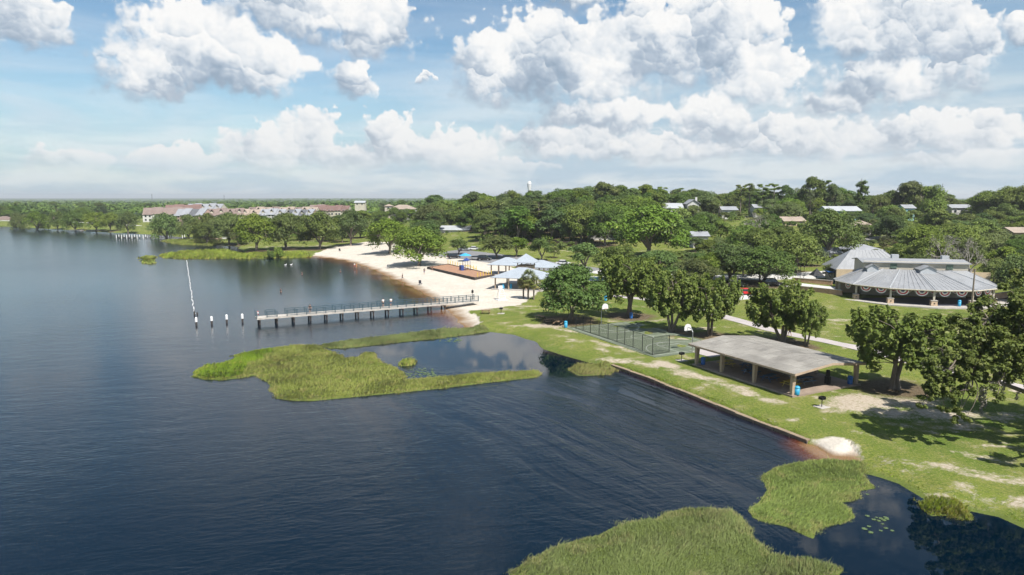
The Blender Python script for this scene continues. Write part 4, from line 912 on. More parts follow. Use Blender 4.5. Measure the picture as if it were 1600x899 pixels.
# chain link fence along the water side and round the near corner
fp = [T(888, 508), T(900, 512.5), T(911, 516), T(922.5, 520), T(936, 524), T(950, 528.5), T(964, 533.5), T(976, 538), T(989, 542.5), T(1003.5, 548), T(1019.5, 554), T(1045.5, 549.5)]
fence = thing('chain_link_fence', 'black chain link fence along the water side of the court', 'fence', (fp[0].x, fp[0].y, 0)); FHT = 2.6
wire = MB(); o0 = fence.location
pst = None
for i, p in enumerate(fp):
    q = p - o0
    if pst is None: pst = MB().rod((0, 0, -0.3), (0, 0, FHT), 0.05, 7).build('fence_post', 'black_metal', fence); pst.location = (q.x, q.y, p.z)
    else: part('fence_post', pst, fence, (q.x, q.y, p.z))
for p, q in zip(fp[:-1], fp[1:]):
    a = Vector((p.x - o0.x, p.y - o0.y, p.z)); c = Vector((q.x - o0.x, q.y - o0.y, q.z)); up = Vector((0, 0, 1))
    MB().rod(a + up * (FHT - 0.03), c + up * (FHT - 0.03), 0.032, 5).build('top_rail', 'black_metal', fence); MB().rod(a + up * 0.12, c + up * 0.12, 0.028, 5).build('bottom_rail', 'black_metal', fence)
    if (q - p).length > 4.5: MB().rod(a + up * 1.3, c + up * 1.3, 0.028, 5).build('middle_rail', 'black_metal', fence)
    L = (c - a).length; d = (c - a) / L; sp = 0.16; hh = FHT - 0.15; k = int((L + hh) / sp)
    for s in (0, 1):
        for i in range(k):
            u0 = -hh + i * sp; ua, za, ub, zb = u0, 0.12, u0 + hh, 0.12 + hh
            if ua < 0: za += -ua; ua = 0
            if ub > L: zb -= ub - L; ub = L
            if ub <= ua: continue
            if s: ua, ub = L - ua, L - ub
            w = 0.011; P0 = a + d * ua + up * za; P1 = a + d * ub + up * zb; wire.poly([P0 - up * w, P1 - up * w, P1 + up * w, P0 + up * w])
o = wire.build('chain_link', 'black_metal', fence); o['kind'] = 'stuff'
# ------------------------------------------------------------------ fishing pier
pa = G(400, 496.5, 1.25); pb = G(744, 468.5, 1.45); PRZ, PL = frame_of(pa, pb); PW = 2.3
pier = thing('fishing_pier', 'long timber fishing pier with dark railings running from beach into lake', 'pier', (pa.x, pa.y, 0), PRZ); DZ = 1.25
nb = 13; pln = int(PL / 0.30); pk = None
for i in range(min(pln, 290)):
    L = PL / min(pln, 290)
    if pk is None: pk = MB().box(0, 0, 0, L - 0.015, PW, 0.05).build('deck_plank', 'deck_plank', pier); pk.location = (L / 2, 0, DZ)
    else: part('deck_plank', pk, pier, (L * (i + .5), 0, DZ + 0.004 * sin(i * 1.7)))
MB().box(PL / 2, -PW / 2 + .06, DZ - .26, PL, .10, .26).build('stringer', 'deck_plank', pier); MB().box(PL / 2, PW / 2 - .06, DZ - .26, PL, .10, .26).build('stringer', 'deck_plank', pier); MB().box(PL / 2, 0, DZ - .26, PL, .10, .26).build('stringer', 'deck_plank', pier)
pl0 = cb0 = None
for i in range(nb):
    x = 0.5 + i * (PL - 8.0) / (nb - 1)
    for y in (-PW / 2 + 0.22, PW / 2 - 0.22):
        if pl0 is None: pl0 = MB().rod((0, 0, -1.5), (0, 0, DZ - .26), 0.15, 9).build('pile', 'dark_pile', pier); pl0.location = (x, y, 0)
        else: part('pile', pl0, pier, (x, y, 0))
    if cb0 is None: cb0 = MB().box(0, 0, DZ - .56, .26, PW + .1, .30).build('cross_beam', 'dark_pile', pier); cb0.location = (x, 0, 0)
    else: part('cross_beam', cb0, pier, (x, 0, 0))
sp = 1.75; ps0 = rl0 = None; k = int(PL / sp)
for s in (-1, 1):
    for i in range(k + 1):
        if s == -1 and i in (2,): pass
        if ps0 is None: ps0 = MB().box(0, 0, 0, .13, .13, 1.15).build('rail_post', 'rail_teal', pier); ps0.location = (i * PL / k, s * (PW / 2 - .06), DZ + .05)
        else: part('rail_post', ps0, pier, (i * PL / k, s * (PW / 2 - .06), DZ + .05))
    for i in range(k):
        if i in (0, 2): continue                       # gaps at the end of the pier
        mb = MB(); L = PL / k
        mb.box(L / 2, 0, 1.05, L - .13, .10, .08).box(L / 2, 0, .14, L - .13, .06, .07)
        for j in range(6): mb.box(.09 + (j + .5) * (L - .18) / 6, 0, .21, .03, .03, .84)
        if rl0 is None: rl0 = mb.build('rail_panel', 'rail_teal', pier); rl0.location = (i * L, s * (PW / 2 - .06), DZ + .05)
        else: part('rail_panel', rl0, pier, (i * L, s * (PW / 2 - .06), DZ + .05))
p = local(pier, PL - 0.3, PW / 2 + .1, DZ); t = thing('pier_sign', 'slender dark sign post at the beach end of the pier', 'sign', p, PRZ); MB().rod((0, 0, 0), (0, 0, 2.3), .05).build('post', 'black_metal', t); MB().box(0, -.06, 1.5, .5, .03, .6).build('panel', 'black_metal', t)
p = local(pier, 0.15, -PW / 2 + 0.3, DZ + .05); t = thing('life_ring_post', 'red and white life ring on a post at the lake end of the pier', 'life ring', p, PRZ + pi / 2)
MB().rod((0, 0, 0), (0, 0, 1.2), .05).build('post', 'white_paint', t)
for nm, mt, off in (('red_band', 'cloth_red', 0), ('white_band', 'float_white', pi / 4)):
    mb = MB()
    for q in range(4):
        for i in range(3):
            a0 = off + q * pi / 2 + i * pi / 12; a1 = a0 + pi / 12; mb.rod((.34 * cos(a0), -.1, .85 + .34 * sin(a0)), (.34 * cos(a1), -.1, .85 + .34 * sin(a1)), .09, 6)
    mb.build(nm, mt, t)
for i, (px, py, h) in enumerate([(307, 509, 1.5), (331, 507, 1.45), (354.5, 505, 1.55), (379, 504, 1.6)]):
    g = G(px, py, 0); t = thing('white_capped_piling', ['white capped piling farthest from the pier, below the float line', 'second white capped piling from the float line', 'third white capped piling from the float line', 'white capped piling nearest the pier end'][i], 'piling', (g.x, g.y, 0), 0, 'white capped pilings off the pier')
    MB().rod((0, 0, -1.2), (0, 0, h * .45), .17, 9).build('pile', 'dark_pile', t); MB().lathe([(.22, h * .45), (.22, h * .93), (.12, h), (.02, h * 1.04)], 10).build('cap', 'float_white', t)
# float line of the swimming area
fa_, fb_ = G(291.5, 407, 0), G(304, 492, 0); fl = thing('swim_float_line', 'straight line of white floats marking the swimming area', 'float line', (fa_.x, fa_.y, 0)); v = fb_ - fa_; nf = 22; f0 = None
MB().rod((0, 0, .05), v + Vector((0, 0, .05)), .02, 5).build('rope', 'steel_grey', fl)
for i in range(nf):
    q = v * ((i + .5) / nf) + Vector((.05 * sin(i * 1.3), 0, 0)); L = v.length / nf * .27
    if f0 is None: f0 = MB().rod((0, -L, .06), (0, L, .06), .10, 8).build('float', 'float_white', fl); f0.location = q; f0.rotation_euler = (0, 0, atan2(v.y, v.x) - pi / 2)
    else: part('float', f0, fl, q, atan2(v.y, v.x) - pi / 2 + .08 * sin(i * 2.2))
MB().rod((0, 0, -.6), (0, 0, .7), .16, 8).rod((.5, .1, -.6), (.5, .1, .45), .14, 8).build('end_post', 'dark_pile', fl).location = v
# lifeguard chair
p = T(783, 468); t = thing('lifeguard_chair', 'tall white lifeguard chair on the sand beside the pier', 'lifeguard chair', p, 0.4)
for sx in (-1, 1):
    for sy in (-1, 1): MB().rod((sx * .85, sy * .8, 0), (sx * .42, sy * .38, 2.3), .06, 5).build('leg', 'white_paint', t)
for zz in (.5, 1.0, 1.5, 2.0):
    f = 1 - zz / 4.6; MB().box(0, -.8 * f, zz, 1.7 * f, .08, .08).build('rung', 'white_paint', t)
MB().box(0, 0, 2.3, 1.0, .9, .07).build('seat', 'white_paint', t); MB().box(0, .42, 2.37, 1.0, .06, .75).build('backrest', 'white_paint', t)
for s in (-1, 1): MB().box(s * .48, 0, 2.62, .07, .9, .06).build('armrest', 'white_paint', t)
MB().box(0, 0, .02, 2.2, 2.0, .10).build('base_platform', 'white_paint', t)
# ------------------------------------------------------------------ covered bandstand with fan shaped roof, hall behind
bc = AT(1428, 440, 146.0); bz = 1.55
BS = thing('bandstand', 'wide fan shaped bandstand with grey seamed metal roof and stone footed columns', 'bandstand', (bc.x, bc.y, bz), radians(-14))
BR = 15.6; ne = 7
ang = [pi + pi * i / (ne - 1) for i in range(ne)]                # front half circle, towards the camera
ring = lambda r, z, sy=0.86: [Vector((r * cos(a), r * sin(a) * sy, z)) for a in ang]
ap = ring(BR + 2.2, 0); MB().prism([(p.x, p.y) for p in ap] + [(BR + 2.2, 2.0), (-BR - 2.2, 2.0)], -1.6, 0.10).build('apron', 'concrete', BS)
fl_ = ring(BR - 0.6, 0); MB().prism([(p.x, p.y) for p in fl_] + [(BR - 0.6, 1.5), (-BR + 0.6, 1.5)], 0.10, 0.14).build('floor', 'navy_floor', BS)
ez, tz = 3.25, 6.0; TW = 9.6
eavep = ring(BR, ez); topx = [-TW, -TW * 0.66, -TW * 0.33, 0, TW * 0.33, TW * 0.66, TW]
top = [Vector((x, -0.4 - 0.9 * (1 - abs(x) / TW), tz)) for x in topx]
for i in range(ne - 1):
    pn_ = MB().slab([eavep[i], eavep[i + 1], top[i + 1], top[i]], 0.14).build('roof_panel', 'metal_roof', BS)
    sm = MB()                                                     # standing seams
    for j in range(8):
        f = (j + 0.5) / 8; a = eavep[i].lerp(eavep[i + 1], f) + Vector((0, 0, .03)); b_ = top[i].lerp(top[i + 1], f) + Vector((0, 0, .03)); sm.rod(a, b_, 0.035, 4)
    o = sm.build('seam', 'metal_roof', pn_); o['kind'] = 'stuff'
    MB().rod(eavep[i] - Vector((0, 0, .12)), eavep[i + 1] - Vector((0, 0, .12)), 0.11, 6).build('gutter', 'cream_wall', BS)
for i in range(1, ne - 1): MB().rod(eavep[i] + Vector((0, 0, .04)), top[i] + Vector((0, 0, .04)), 0.09, 6).build('hip_cap', 'white_roof', BS)
for s in (-1, 1):                                                 # short side roofs to the back wall
    a = eavep[0 if s < 0 else -1]; t_ = top[0 if s < 0 else -1]; bk = Vector((s * BR, 2.2, ez)); P = [a, t_, Vector((t_.x, 2.2, tz)), bk]
    MB().slab(P if s > 0 else P[::-1], 0.14).build('roof_panel', 'metal_roof', BS)
cols = ring(BR - 0.9, 0)
for i in range(ne):
    p = cols[i]; zt = ez - .1
    st = MB().box(0, 0, 0.12, 1.15, 1.15, 0.95, 0, .92, .92).build('stone_pier', 'stone', BS); st.location = (p.x, p.y, 0)
    MB().box(0, 0, 1.07, 1.22, 1.22, .10).build('cap_stone', 'concrete', st); MB().box(0, 0, 1.17, .34, .34, zt - 1.17).build('column', 'cream_wall', st)
    mb = MB().box(0, -0.6, 0.5, .22, .04, .22); mb.build('lamp_plate', 'black_metal', st)
for i in range(ne - 1): MB().rod(cols[i] + Vector((0, 0, ez - .3)), cols[i + 1] + Vector((0, 0, ez - .3)), .13, 4).build('eave_beam', 'cream_wall', BS)
MB().box(0, 2.0, 0.1, 2 * BR - 1.0, .4, 5.4).build('back_wall', 'tan_wall', BS)
# stage house over the roof
sh_ = MB().box(0, 4.2, 0.0, 2 * TW + 1.0, 8.4, 7.6); sh_.build('stage_house', 'cream_wall', BS)
MB().slab([(-TW - 1.0, -.5, 7.45), (TW + 1.0, -.5, 7.45), (TW + 1.0, 4.2, 8.0), (-TW - 1.0, 4.2, 8.0)], .16).build('stage_roof', 'metal_roof', BS); MB().slab([(-TW - 1.0, 4.2, 8.0), (TW + 1.0, 4.2, 8.0), (TW + 1.0, 9.0, 7.45), (-TW - 1.0, 9.0, 7.45)], .16).build('stage_roof', 'metal_roof', BS)
for x in (-4.2, 6.6):
    w = MB().box(x, -.06, 6.12, 1.3, .10, 1.2).build('window', 'green_louvre', BS)
    for k in range(5): MB().box(x, -.14, 6.22 + k * .21, 1.1, .06, .10).build('slat', 'green_louvre', w)
for x, w_, d_ in ((1.6, 3.0, -3.4), (-8.6, 2.2, -1.6)):                        # dormers
    z0 = 5.0; dm = MB().prism([(x - w_ / 2, d_), (x + w_ / 2, d_), (x + w_ / 2, 0), (x - w_ / 2, 0)], z0, 6.3)
    dm.poly([(x - w_ / 2, d_, 6.3), (x + w_ / 2, d_, 6.3), (x, d_, 7.0)]); d0_ = dm.build('dormer', 'grey_wall', BS)
    MB().slab([(x - w_ / 2 - .25, d_ - .25, 6.22), (x, d_ - .25, 7.08), (x, 0, 7.08), (x - w_ / 2 - .25, 0, 6.22)][::-1], .1).build('dormer_roof', 'metal_roof', d0_); MB().slab([(x, d_ - .25, 7.08), (x + w_ / 2 + .25, d_ - .25, 6.22), (x + w_ / 2 + .25, 0, 6.22), (x, 0, 7.08)][::-1], .1).build('dormer_roof', 'metal_roof', d0_)
for x, y in ((7.2, 5.0), (-2.4, 6.2)): MB().box(x, y, 7.7, 1.4, 1.2, 1.0).build('vent_box', 'white_roof', BS)
# bunting: half round fans of red, white and blue cloth
def fan_rings(t):
    for nm, mt, r0, r1 in (('blue_band', 'flag_blue', 0.0, .36), ('white_band', 'flag_white', .36, .64), ('red_band', 'flag_red', .64, .92), ('hem', 'flag_white', .92, 1.14)):
        mb = MB(); k = 14
        for i in range(k):
            a0, a1 = pi + pi * i / k, pi + pi * (i + 1) / k; y0, y1 = -.03 * (i % 2), -.03 * ((i + 1) % 2)
            mb.poly([(r0 * cos(a0), y0, r0 * sin(a0) * .85), (r1 * cos(a0), y0, r1 * sin(a0) * .85), (r1 * cos(a1), y1, r1 * sin(a1) * .85), (r0 * cos(a1), y1, r0 * sin(a1) * .85)])
        mb.build(nm, mt, t)
bt = None; spots = []
fr = ring(BR - 0.95, ez - .42)
for i in range(ne - 1):
    for f in ((.28, .72) if i not in (0, ne - 2) else (.5,)): 
        p = fr[i].lerp(fr[i + 1], f); d = fr[i + 1] - fr[i]; spots.append((p, atan2(d.y, d.x), 1.0, 'front'))
bk_ = ring(BR * 0.62, ez - .45)
for i in range(ne - 1):
    for f in (.3, .75):
        p = bk_[i].lerp(bk_[i + 1], f); d = bk_[i + 1] - bk_[i]; spots.append((p, atan2(d.y, d.x), 1.0, 'inner'))
ordn = ['first', 'second', 'third', 'fourth', 'fifth', 'sixth', 'seventh', 'eighth', 'ninth', 'tenth', 'eleventh', 'twelfth']; cnt = {'front': 0, 'inner': 0}
for p, rz, sc, row in spots:
    w = local(BS, p.x, p.y, p.z); k = cnt[row]; cnt[row] += 1
    lb = '%s bunting fan from the left along the bandstand %s' % (ordn[k], 'front eave' if row == 'front' else 'inner ceiling row')
    if bt is None:
        bt = thing('bunting_fan', lb, 'bunting', w, BS.rotation_euler.z + rz, 'bunting fans of the bandstand'); fan_rings(bt)
    else: dup(bt, w, BS.rotation_euler.z + rz, lb)
p = local(BS, 4.6, -BR * .80, .12); bin_(p, 'light blue bin beside a stone column of the bandstand', 'bin_light', 1.2)
# hall behind on the left
hc = AT(1352, 425, 166.0); HLZ = float(hills(hc.x, hc.y)) + .9
hall = thing('park_hall', 'cream park hall with grey hipped metal roof behind the bandstand', 'building', (hc.x, hc.y, HLZ), radians(-10))
def gable_hip(parent, w, d, wall, ridge, lower, mat, ov=.8):
    MB().box(0, 0, -1, w, d, wall + 1).build('wall', 'cream_wall', parent)
    a, b_ = w / 2 + ov, d / 2 + ov; rw = w / 2 - d * .38
    r = []
    r.append(MB().slab([(-a, -b_, wall), (a, -b_, wall), (rw, 0, ridge), (-rw, 0, ridge)], .12).build('roof_slope', mat, parent)); r.append(MB().slab([(a, b_, wall), (-a, b_, wall), (-rw, 0, ridge), (rw, 0, ridge)], .12).build('roof_slope', mat, parent))
    MB().slab([(a, -b_, wall), (a, b_, wall), (rw, 0, ridge)], .12).build('roof_hip', mat, parent); MB().slab([(-a, b_, wall), (-a, -b_, wall), (-rw, 0, ridge)], .12).build('roof_hip', mat, parent)
    sm = MB(); k = int(2 * rw / .6)
    for j in range(k + 1):
        x = -rw + 2 * rw * j / k; sm.rod((x * a / rw * .98, -b_, wall + .03), (x, 0, ridge + .03), .04, 4)
    o = sm.build('seam', mat, r[0]); o['kind'] = 'stuff'
gable_hip(hall, 15.5, 11, 3.6, 7.9, 0, 'metal_roof')
for x in (-5, -1.5, 2, 5.5):
    w_ = MB().box(x, -5.55, .9, 1.3, .08, 1.4).build('window', 'white_paint', hall); MB().box(x, -5.61, 1.0, 1.1, .05, 1.2).build('pane', 'glass_dark', w_)
MB().box(-7.9, -3.5, 0.0, .25, .25, 3.1).build('porch_post', 'canvas_black', hall)
MB().box(-8.5, -1, 2.6, 1.8, 5, .12).build('blue_awning', 'bin_blue', hall)
# plaza walls, shade umbrella, utility pole
def low_wall(a, b_, h, label, mat='brick_tan'):
    p, q = T(*a), T(*b_); rz, L = frame_of(p, q); t = thing('garden_wall', label, 'wall', (p.x, p.y, p.z), rz, 'low walls of the plaza'); MB().box(L / 2, 0, -.8, L, .35, h + .8).build('wall_body', mat, t); MB().box(L / 2, 0, h, L + .1, .5, .1).build('coping', 'concrete', t)
low_wall((1236, 452), (1316, 462), .9, 'low tan brick wall at the lawn edge left of the bandstand'); low_wall((1238, 440), (1300, 446), .9, 'upper tan brick wall of the plaza below the shade umbrella'); low_wall((1543, 470), (1590, 462), 1.2, 'low tan wall right of the bandstand')
p = T(1275, 440); t = thing('shade_umbrella', 'black pyramid shade umbrella on the plaza', 'umbrella', p); MB().rod((0, 0, 0), (0, 0, 3.2), .07).build('pole', 'black_metal', t)
mb = MB()
for i in range(4):
    a0, a1 = pi / 4 + i * pi / 2, pi / 4 + (i + 1) * pi / 2; mb.poly([(1.9 * cos(a0), 1.9 * sin(a0), 1.5), (1.9 * cos(a1), 1.9 * sin(a1), 1.5), (0, 0, 3.3)])
mb.build('canopy', 'canvas_black', t)
def pole(px, py, top, label, r=.14, arm=True):
    p = T(px, py); q = AT(px, top, p.y); t = thing('utility_pole', label, 'utility pole', p); h = q.z - p.z; MB().rod((0, 0, -.5), (0, 0, h), r, 8, r * .7).build('shaft', 'pole_wood', t)
    if arm: MB().box(0, 0, h - .9, 1.6, .10, .12).build('cross_arm', 'pole_wood', t)
pole(1517, 492, 420, 'wooden utility pole at the right front of the bandstand', .17, False); pole(1426, 412, 386, 'pale utility pole behind the bandstand roof'); pole(1124, 345, 318, 'utility pole among trees near the white gabled house'); pole(1163, 322, 302, 'utility pole on the skyline behind the slope')
def lamp(px, py, top, label):
    p = T(px, py); q = AT(px, top, p.y); t = thing('street_lamp', label, 'street lamp', p, 0, 'lamps on the plaza'); h = q.z - p.z; MB().rod((0, 0, 0), (0, 0, h), .06, 6).build('post', 'black_metal', t); MB().lathe([(.05, h), (.16, h + .1), (.18, h + .35), (.05, h + .5)], 8).build('lantern', 'black_metal', t)
lamp(1250, 438, 418, 'black lamp post on the plaza left of the other'); lamp(1255.5, 437, 418, 'black lamp post on the plaza nearer the shade umbrella')
# ------------------------------------------------------------------ beach pavilions
def hip_pavilion(name, label, px, py, w, d, wall, ridge, rz, posts=True, group='beach pavilions', z=None):
    p = T(px, py); t = thing(name, label, 'pavilion', (p.x, p.y, p.z if z is None else z), rz, group)
    MB().box(0, 0, -.6, w - .4, d - .4, .72).build('floor_slab', 'concrete', t)
    a, b_ = w / 2, d / 2; rw = max(.3, (w - d) / 2)
    for P in ([(-a, -b_, wall), (a, -b_, wall), (rw, 0, ridge), (-rw, 0, ridge)], [(a, b_, wall), (-a, b_, wall), (-rw, 0, ridge), (rw, 0, ridge)], [(a, -b_, wall), (a, b_, wall), (rw, 0, ridge)], [(-a, b_, wall), (-a, -b_, wall), (-rw, 0, ridge)]):
        MB().slab(P, .14).build('roof_panel', 'pale_metal_roof', t)
    c0_ = None
    for x in (-a + 1.0, -a / 3, a / 3, a - 1.0):
        for y in (-b_ + 1.0, b_ - 1.0):
            if c0_ is None: c0_ = MB().box(0, 0, 0, .28, .28, wall).build('post', 'tan_post', t); c0_.location = (x, y, .12)
            else: part('post', c0_, t, (x, y, .12))
    return t
front = hip_pavilion('beach_pavilion', 'front beach pavilion with pale blue grey hip roof by the palms', 817, 449, 13.2, 11.0, 2.9, 5.0, radians(-18))
hip_pavilion('beach_pavilion', 'left rear beach pavilion with pale hip roof beside the playground', 793, 428, 9.5, 8.5, 2.9, 4.8, radians(-18))
hip_pavilion('beach_pavilion', 'right rear beach pavilion roof behind the front pavilion', 846, 432, 9.0, 8.0, 2.9, 4.6, radians(-18))
cp = local(front, -1.0, 6.0, 0); cu = thing('pavilion_cupola', 'raised cupola with pyramid roof rising over the beach pavilions', 'cupola', cp, radians(-18))
MB().box(0, 0, 0, 3.6, 3.6, 4.9).build('tower', 'tan_post', cu)
for s in (-1, 1):
    for q in (-1, 1): MB().box(s * 1.7, q * 1.7, 4.9, .2, .2, 1.0).build('post', 'tan_post', cu)
MB().box(0, 0, 4.9, 3.9, 3.9, .1).build('deck', 'table_wood', cu)
for i in range(4):
    a0, a1 = pi / 4 + i * pi / 2, pi / 4 + (i + 1) * pi / 2; r = 3.9; MB().slab([(r * cos(a0), r * sin(a0), 5.8), (r * cos(a1), r * sin(a1), 5.8), (0, 0, 7.9)], .12).build('roof_panel', 'pale_metal_roof', cu)
for i, (x, y) in enumerate([(-3.6, -4.4), (-1.8, -4.0)]): bin_(local(front, x, y, .12), ['light blue bin at the beach corner of the front pavilion', 'second light blue bin under the front pavilion'][i], 'bin_light', 1.2)
# ------------------------------------------------------------------ playground
pg = [T(668, 419), T(742, 437), T(772, 431), T(700, 413)]; pc = sum((Vector(p) for p in pg), Vector()) / 4; pz = max(p.z for p in pg) + .02
play = thing('playground_pit', 'orange mulch playground pit with dark border on the sand', 'playground', (pc.x, pc.y, pz))
lp = [(p.x - pc.x, p.y - pc.y) for p in pg]; MB().prism(lp, -.6, .05).build('mulch_bed', 'mulch', play)
for a, b_ in zip(lp, lp[1:] + lp[:1]):
    a, b_ = Vector((*a, 0)), Vector((*b_, 0)); rz, L = frame_of(a, b_); o = MB().box(L / 2, 0, -.5, L + .2, .25, .72).build('border', 'dark_pile', play); o.location = a; o.rotation_euler = (0, 0, rz)
q = T(729, 423); t = thing('play_structure', 'blue and yellow climbing frame with slide on the playground', 'play structure', (q.x, q.y, pz + .05), .5)
for sx in (-1, 1):
    for sy in (-1, 1): MB().rod((sx * .8, sy * .8, 0), (sx * .8, sy * .8, 2.9), .07).build('post', 'play_blue', t)
MB().box(0, 0, 1.2, 1.7, 1.7, .1).build('deck', 'play_yellow', t); MB().lathe([(1.3, 2.9), (.1, 3.7)], 4).build('roof', 'play_blue', t)
MB().hexa([(.85, -.3, 1.1), (3.2, -.3, .15), (3.2, .3, .15), (.85, .3, 1.1), (.85, -.3, 1.25), (3.2, -.3, .3), (3.2, .3, .3), (.85, .3, 1.25)]).build('slide', 'play_yellow', t); MB().box(-1.6, 0, 0, .9, 1.4, 1.5).build('climber', 'play_blue', t)
yp = None
for i in range(18):
    f = i / 17; a = pg[3].lerp(pg[2], f) if i < 12 else pg[2].lerp(pg[1], (i - 11) / 7); lb = 'yellow post standing in the row round the back of the playground'
    if yp is None: yp = thing('fence_post', lb, 'post', (a.x, a.y, pz), 0, 'yellow posts round the playground'); MB().rod((0, 0, 0), (0, 0, 1.25), .09, 6).build('shaft', 'play_yellow', yp); MB().lathe([(.11, 1.25), (.11, 1.35), (.02, 1.4)], 6).build('cap', 'play_yellow', yp)
    else: dup(yp, (a.x, a.y, pz))
q = T(727, 408); t = thing('beach_umbrella', 'bright blue umbrella by the parked cars behind the beach', 'umbrella', q); MB().rod((0, 0, 0), (0, 0, 2.6), .05).build('pole', 'white_paint', t); MB().lathe([(2.1, 1.9), (1.2, 2.35), (.05, 2.7)], 8).build('canopy', 'canvas_blue', t)
# ------------------------------------------------------------------ paving, car park, roads
drape('car_park', [T(690, 394), T(745, 400), T(800, 408), T(870, 418), T(930, 426)], (17, 15), .06, 'asphalt', 'grey asphalt car park behind the beach')
drape('road', [T(930, 424), T(1010, 430), T(1100, 434), T(1180, 434), T(1250, 432), T(1310, 428)], 9.0, .07, 'pale_road', 'pale road behind the park trees')
drape('footpath', [T(955, 462), T(1010, 468), T(1080, 480), T(1140, 497), T(1200, 514), T(1245, 524), T(1290, 533), T(1370, 550), T(1450, 572), T(1545, 594), T(1620, 610), T(1760, 640)], 2.6, .05, 'path_concrete', 'pale concrete footpath behind the picnic shelter')
drape('shelter_walk', [T(1085, 545), T(1105, 552), T(1120, 556)], 2.4, .06, 'path_concrete', 'short concrete walk joining the court and the shelter')
drape('plaza', [T(1236, 446), T(1270, 450), T(1305, 454)], 9.0, .05, 'pale_road', 'pale paved plaza left of the bandstand')
drape('parking_bay', [T(1150, 462), T(1172, 468)], 6.5, .08, 'white_wall', 'pale parking bay in front of the red car')
drape('driveway', [T(1342, 376), T(1380, 371), T(1400, 369)], 4.0, .08, 'pale_road', 'pale driveway on the slope lawn')
drape('shore_road', [T(0, 345), T(60, 346), T(130, 348), T(215, 353)], 6.0, .15, 'pale_road', 'pale road along the far left shore', 12)
q = T(928, 436); pl = thing('swimming_pool', 'small turquoise pool with pale deck beside the oak', 'pool', (q.x, q.y, q.z), .1); MB().box(0, 0, -.5, 11, 9, .62).build('deck', 'white_wall', pl); MB().box(0, 0, .02, 8.6, 6.4, .11).build('pool_water', 'pool_blue', pl)
for i in range(8): MB().rod((-5.4 + i * 1.54, -4.3, .1), (-5.4 + i * 1.54, -4.3, 1.5), .04, 5).build('fence_post', 'white_paint', pl)
for zz in (.7, 1.45): MB().rod((-5.4, -4.3, zz), (5.4, -4.3, zz), .03, 4).build('fence_rail', 'white_paint', pl)
# ------------------------------------------------------------------ cars
def car(px, py, rz, mat, label, suv=False):
    p = T(px, py); t = thing('parked_car', label, 'car', (p.x, p.y, p.z + .08), rz, 'parked cars'); L, Wd, h, hr = (4.6, 1.85, .95, 1.75) if suv else (4.4, 1.78, .85, 1.42)
    prof = [(-L / 2, .32), (-L / 2 - .02, .62), (-L / 2 + .12, h - .05), (-L / 2 + .5, h), (L / 2 - 1.25, h), (L / 2 - .35, h - .14), (L / 2, .62), (L / 2 - .02, .32)]
    def ext(pr, wb, wt=None):
        mb = MB(); k = len(pr); wt = wt or [wb] * k
        mb.v = [(x, -wt[i] / 2, z) for i, (x, z) in enumerate(pr)] + [(x, wt[i] / 2, z) for i, (x, z) in enumerate(pr)]; mb.f = [list(range(k)), list(range(k, 2 * k))[::-1]] + [[(i + 1) % k, i, k + i, k + (i + 1) % k] for i in range(k)]; return mb
    body = ext(prof, Wd).build('body', mat, t)
    b0_ = -L / 2 + (.15 if suv else .35); cab = [(b0_, h - .01), (b0_ + (.18 if suv else .75), hr - .08), (.55, hr - .08), (1.15, h - .01)]
    ext(cab, Wd, [Wd - .06, Wd - .34, Wd - .34, Wd - .06]).build('cabin_glass', 'glass_dark', t)
    ext([(b0_ + (.12 if suv else .68), hr - .08), (b0_ + (.3 if suv else .85), hr), (.42, hr), (.6, hr - .08)], Wd, [Wd - .3, Wd - .42, Wd - .42, Wd - .3]).build('roof', mat, t)
    for x in (-.15, ): MB().box(x, 0, h - .02, .09, Wd - .12, hr - h - .05, 0, 1, .84).build('door_pillar', mat, t)
    for sx in (-1, 1):
        for sy in (-1, 1):
            w = MB().rod((0, -.11, 0), (0, .11, 0), .33, 14).build('wheel', 'tyre', t); w.location = (sx * L * .30, sy * (Wd / 2 - .08), .33); MB().rod((0, -.125, 0), (0, .125, 0), .19, 10).build('rim', 'car_silver', w)
        MB().box(L / 2 - .06, sx * Wd * .36, .58, .12, .34, .14).build('headlight', 'lamp_clear', t); MB().box(-L / 2 + .04, sx * Wd * .38, .62, .12, .26, .18).build('tail_light', 'lamp_red', t)
car(1166, 461, radians(8), 'car_red', 'red car parked under the oak beside the pale bay'); car(1150, 449, radians(4), 'car_black', 'dark car behind the red car under the trees', True)
car(709, 404, radians(20), 'car_black', 'black car with pale roof rack by the beach oak', True); car(741, 391, radians(-15), 'car_white', 'white car at the back of the beach car park'); car(757, 407, radians(-12), 'car_black', 'long dark car left of the pavilion roofs', True); car(744, 406, radians(-12), 'car_silver', 'silver car next to the long dark car'); car(1206, 447, radians(8), 'car_black', 'black car right of the red car under the oak', True); car(880, 414, radians(-20), 'car_white', 'white car on the car park right of the pavilions'); car(725, 392, radians(-15), 'car_silver', 'silver car beside the white car in the beach car park')
CLEAR = []                                          # plan discs kept free of scattered trees: (x, y, r)
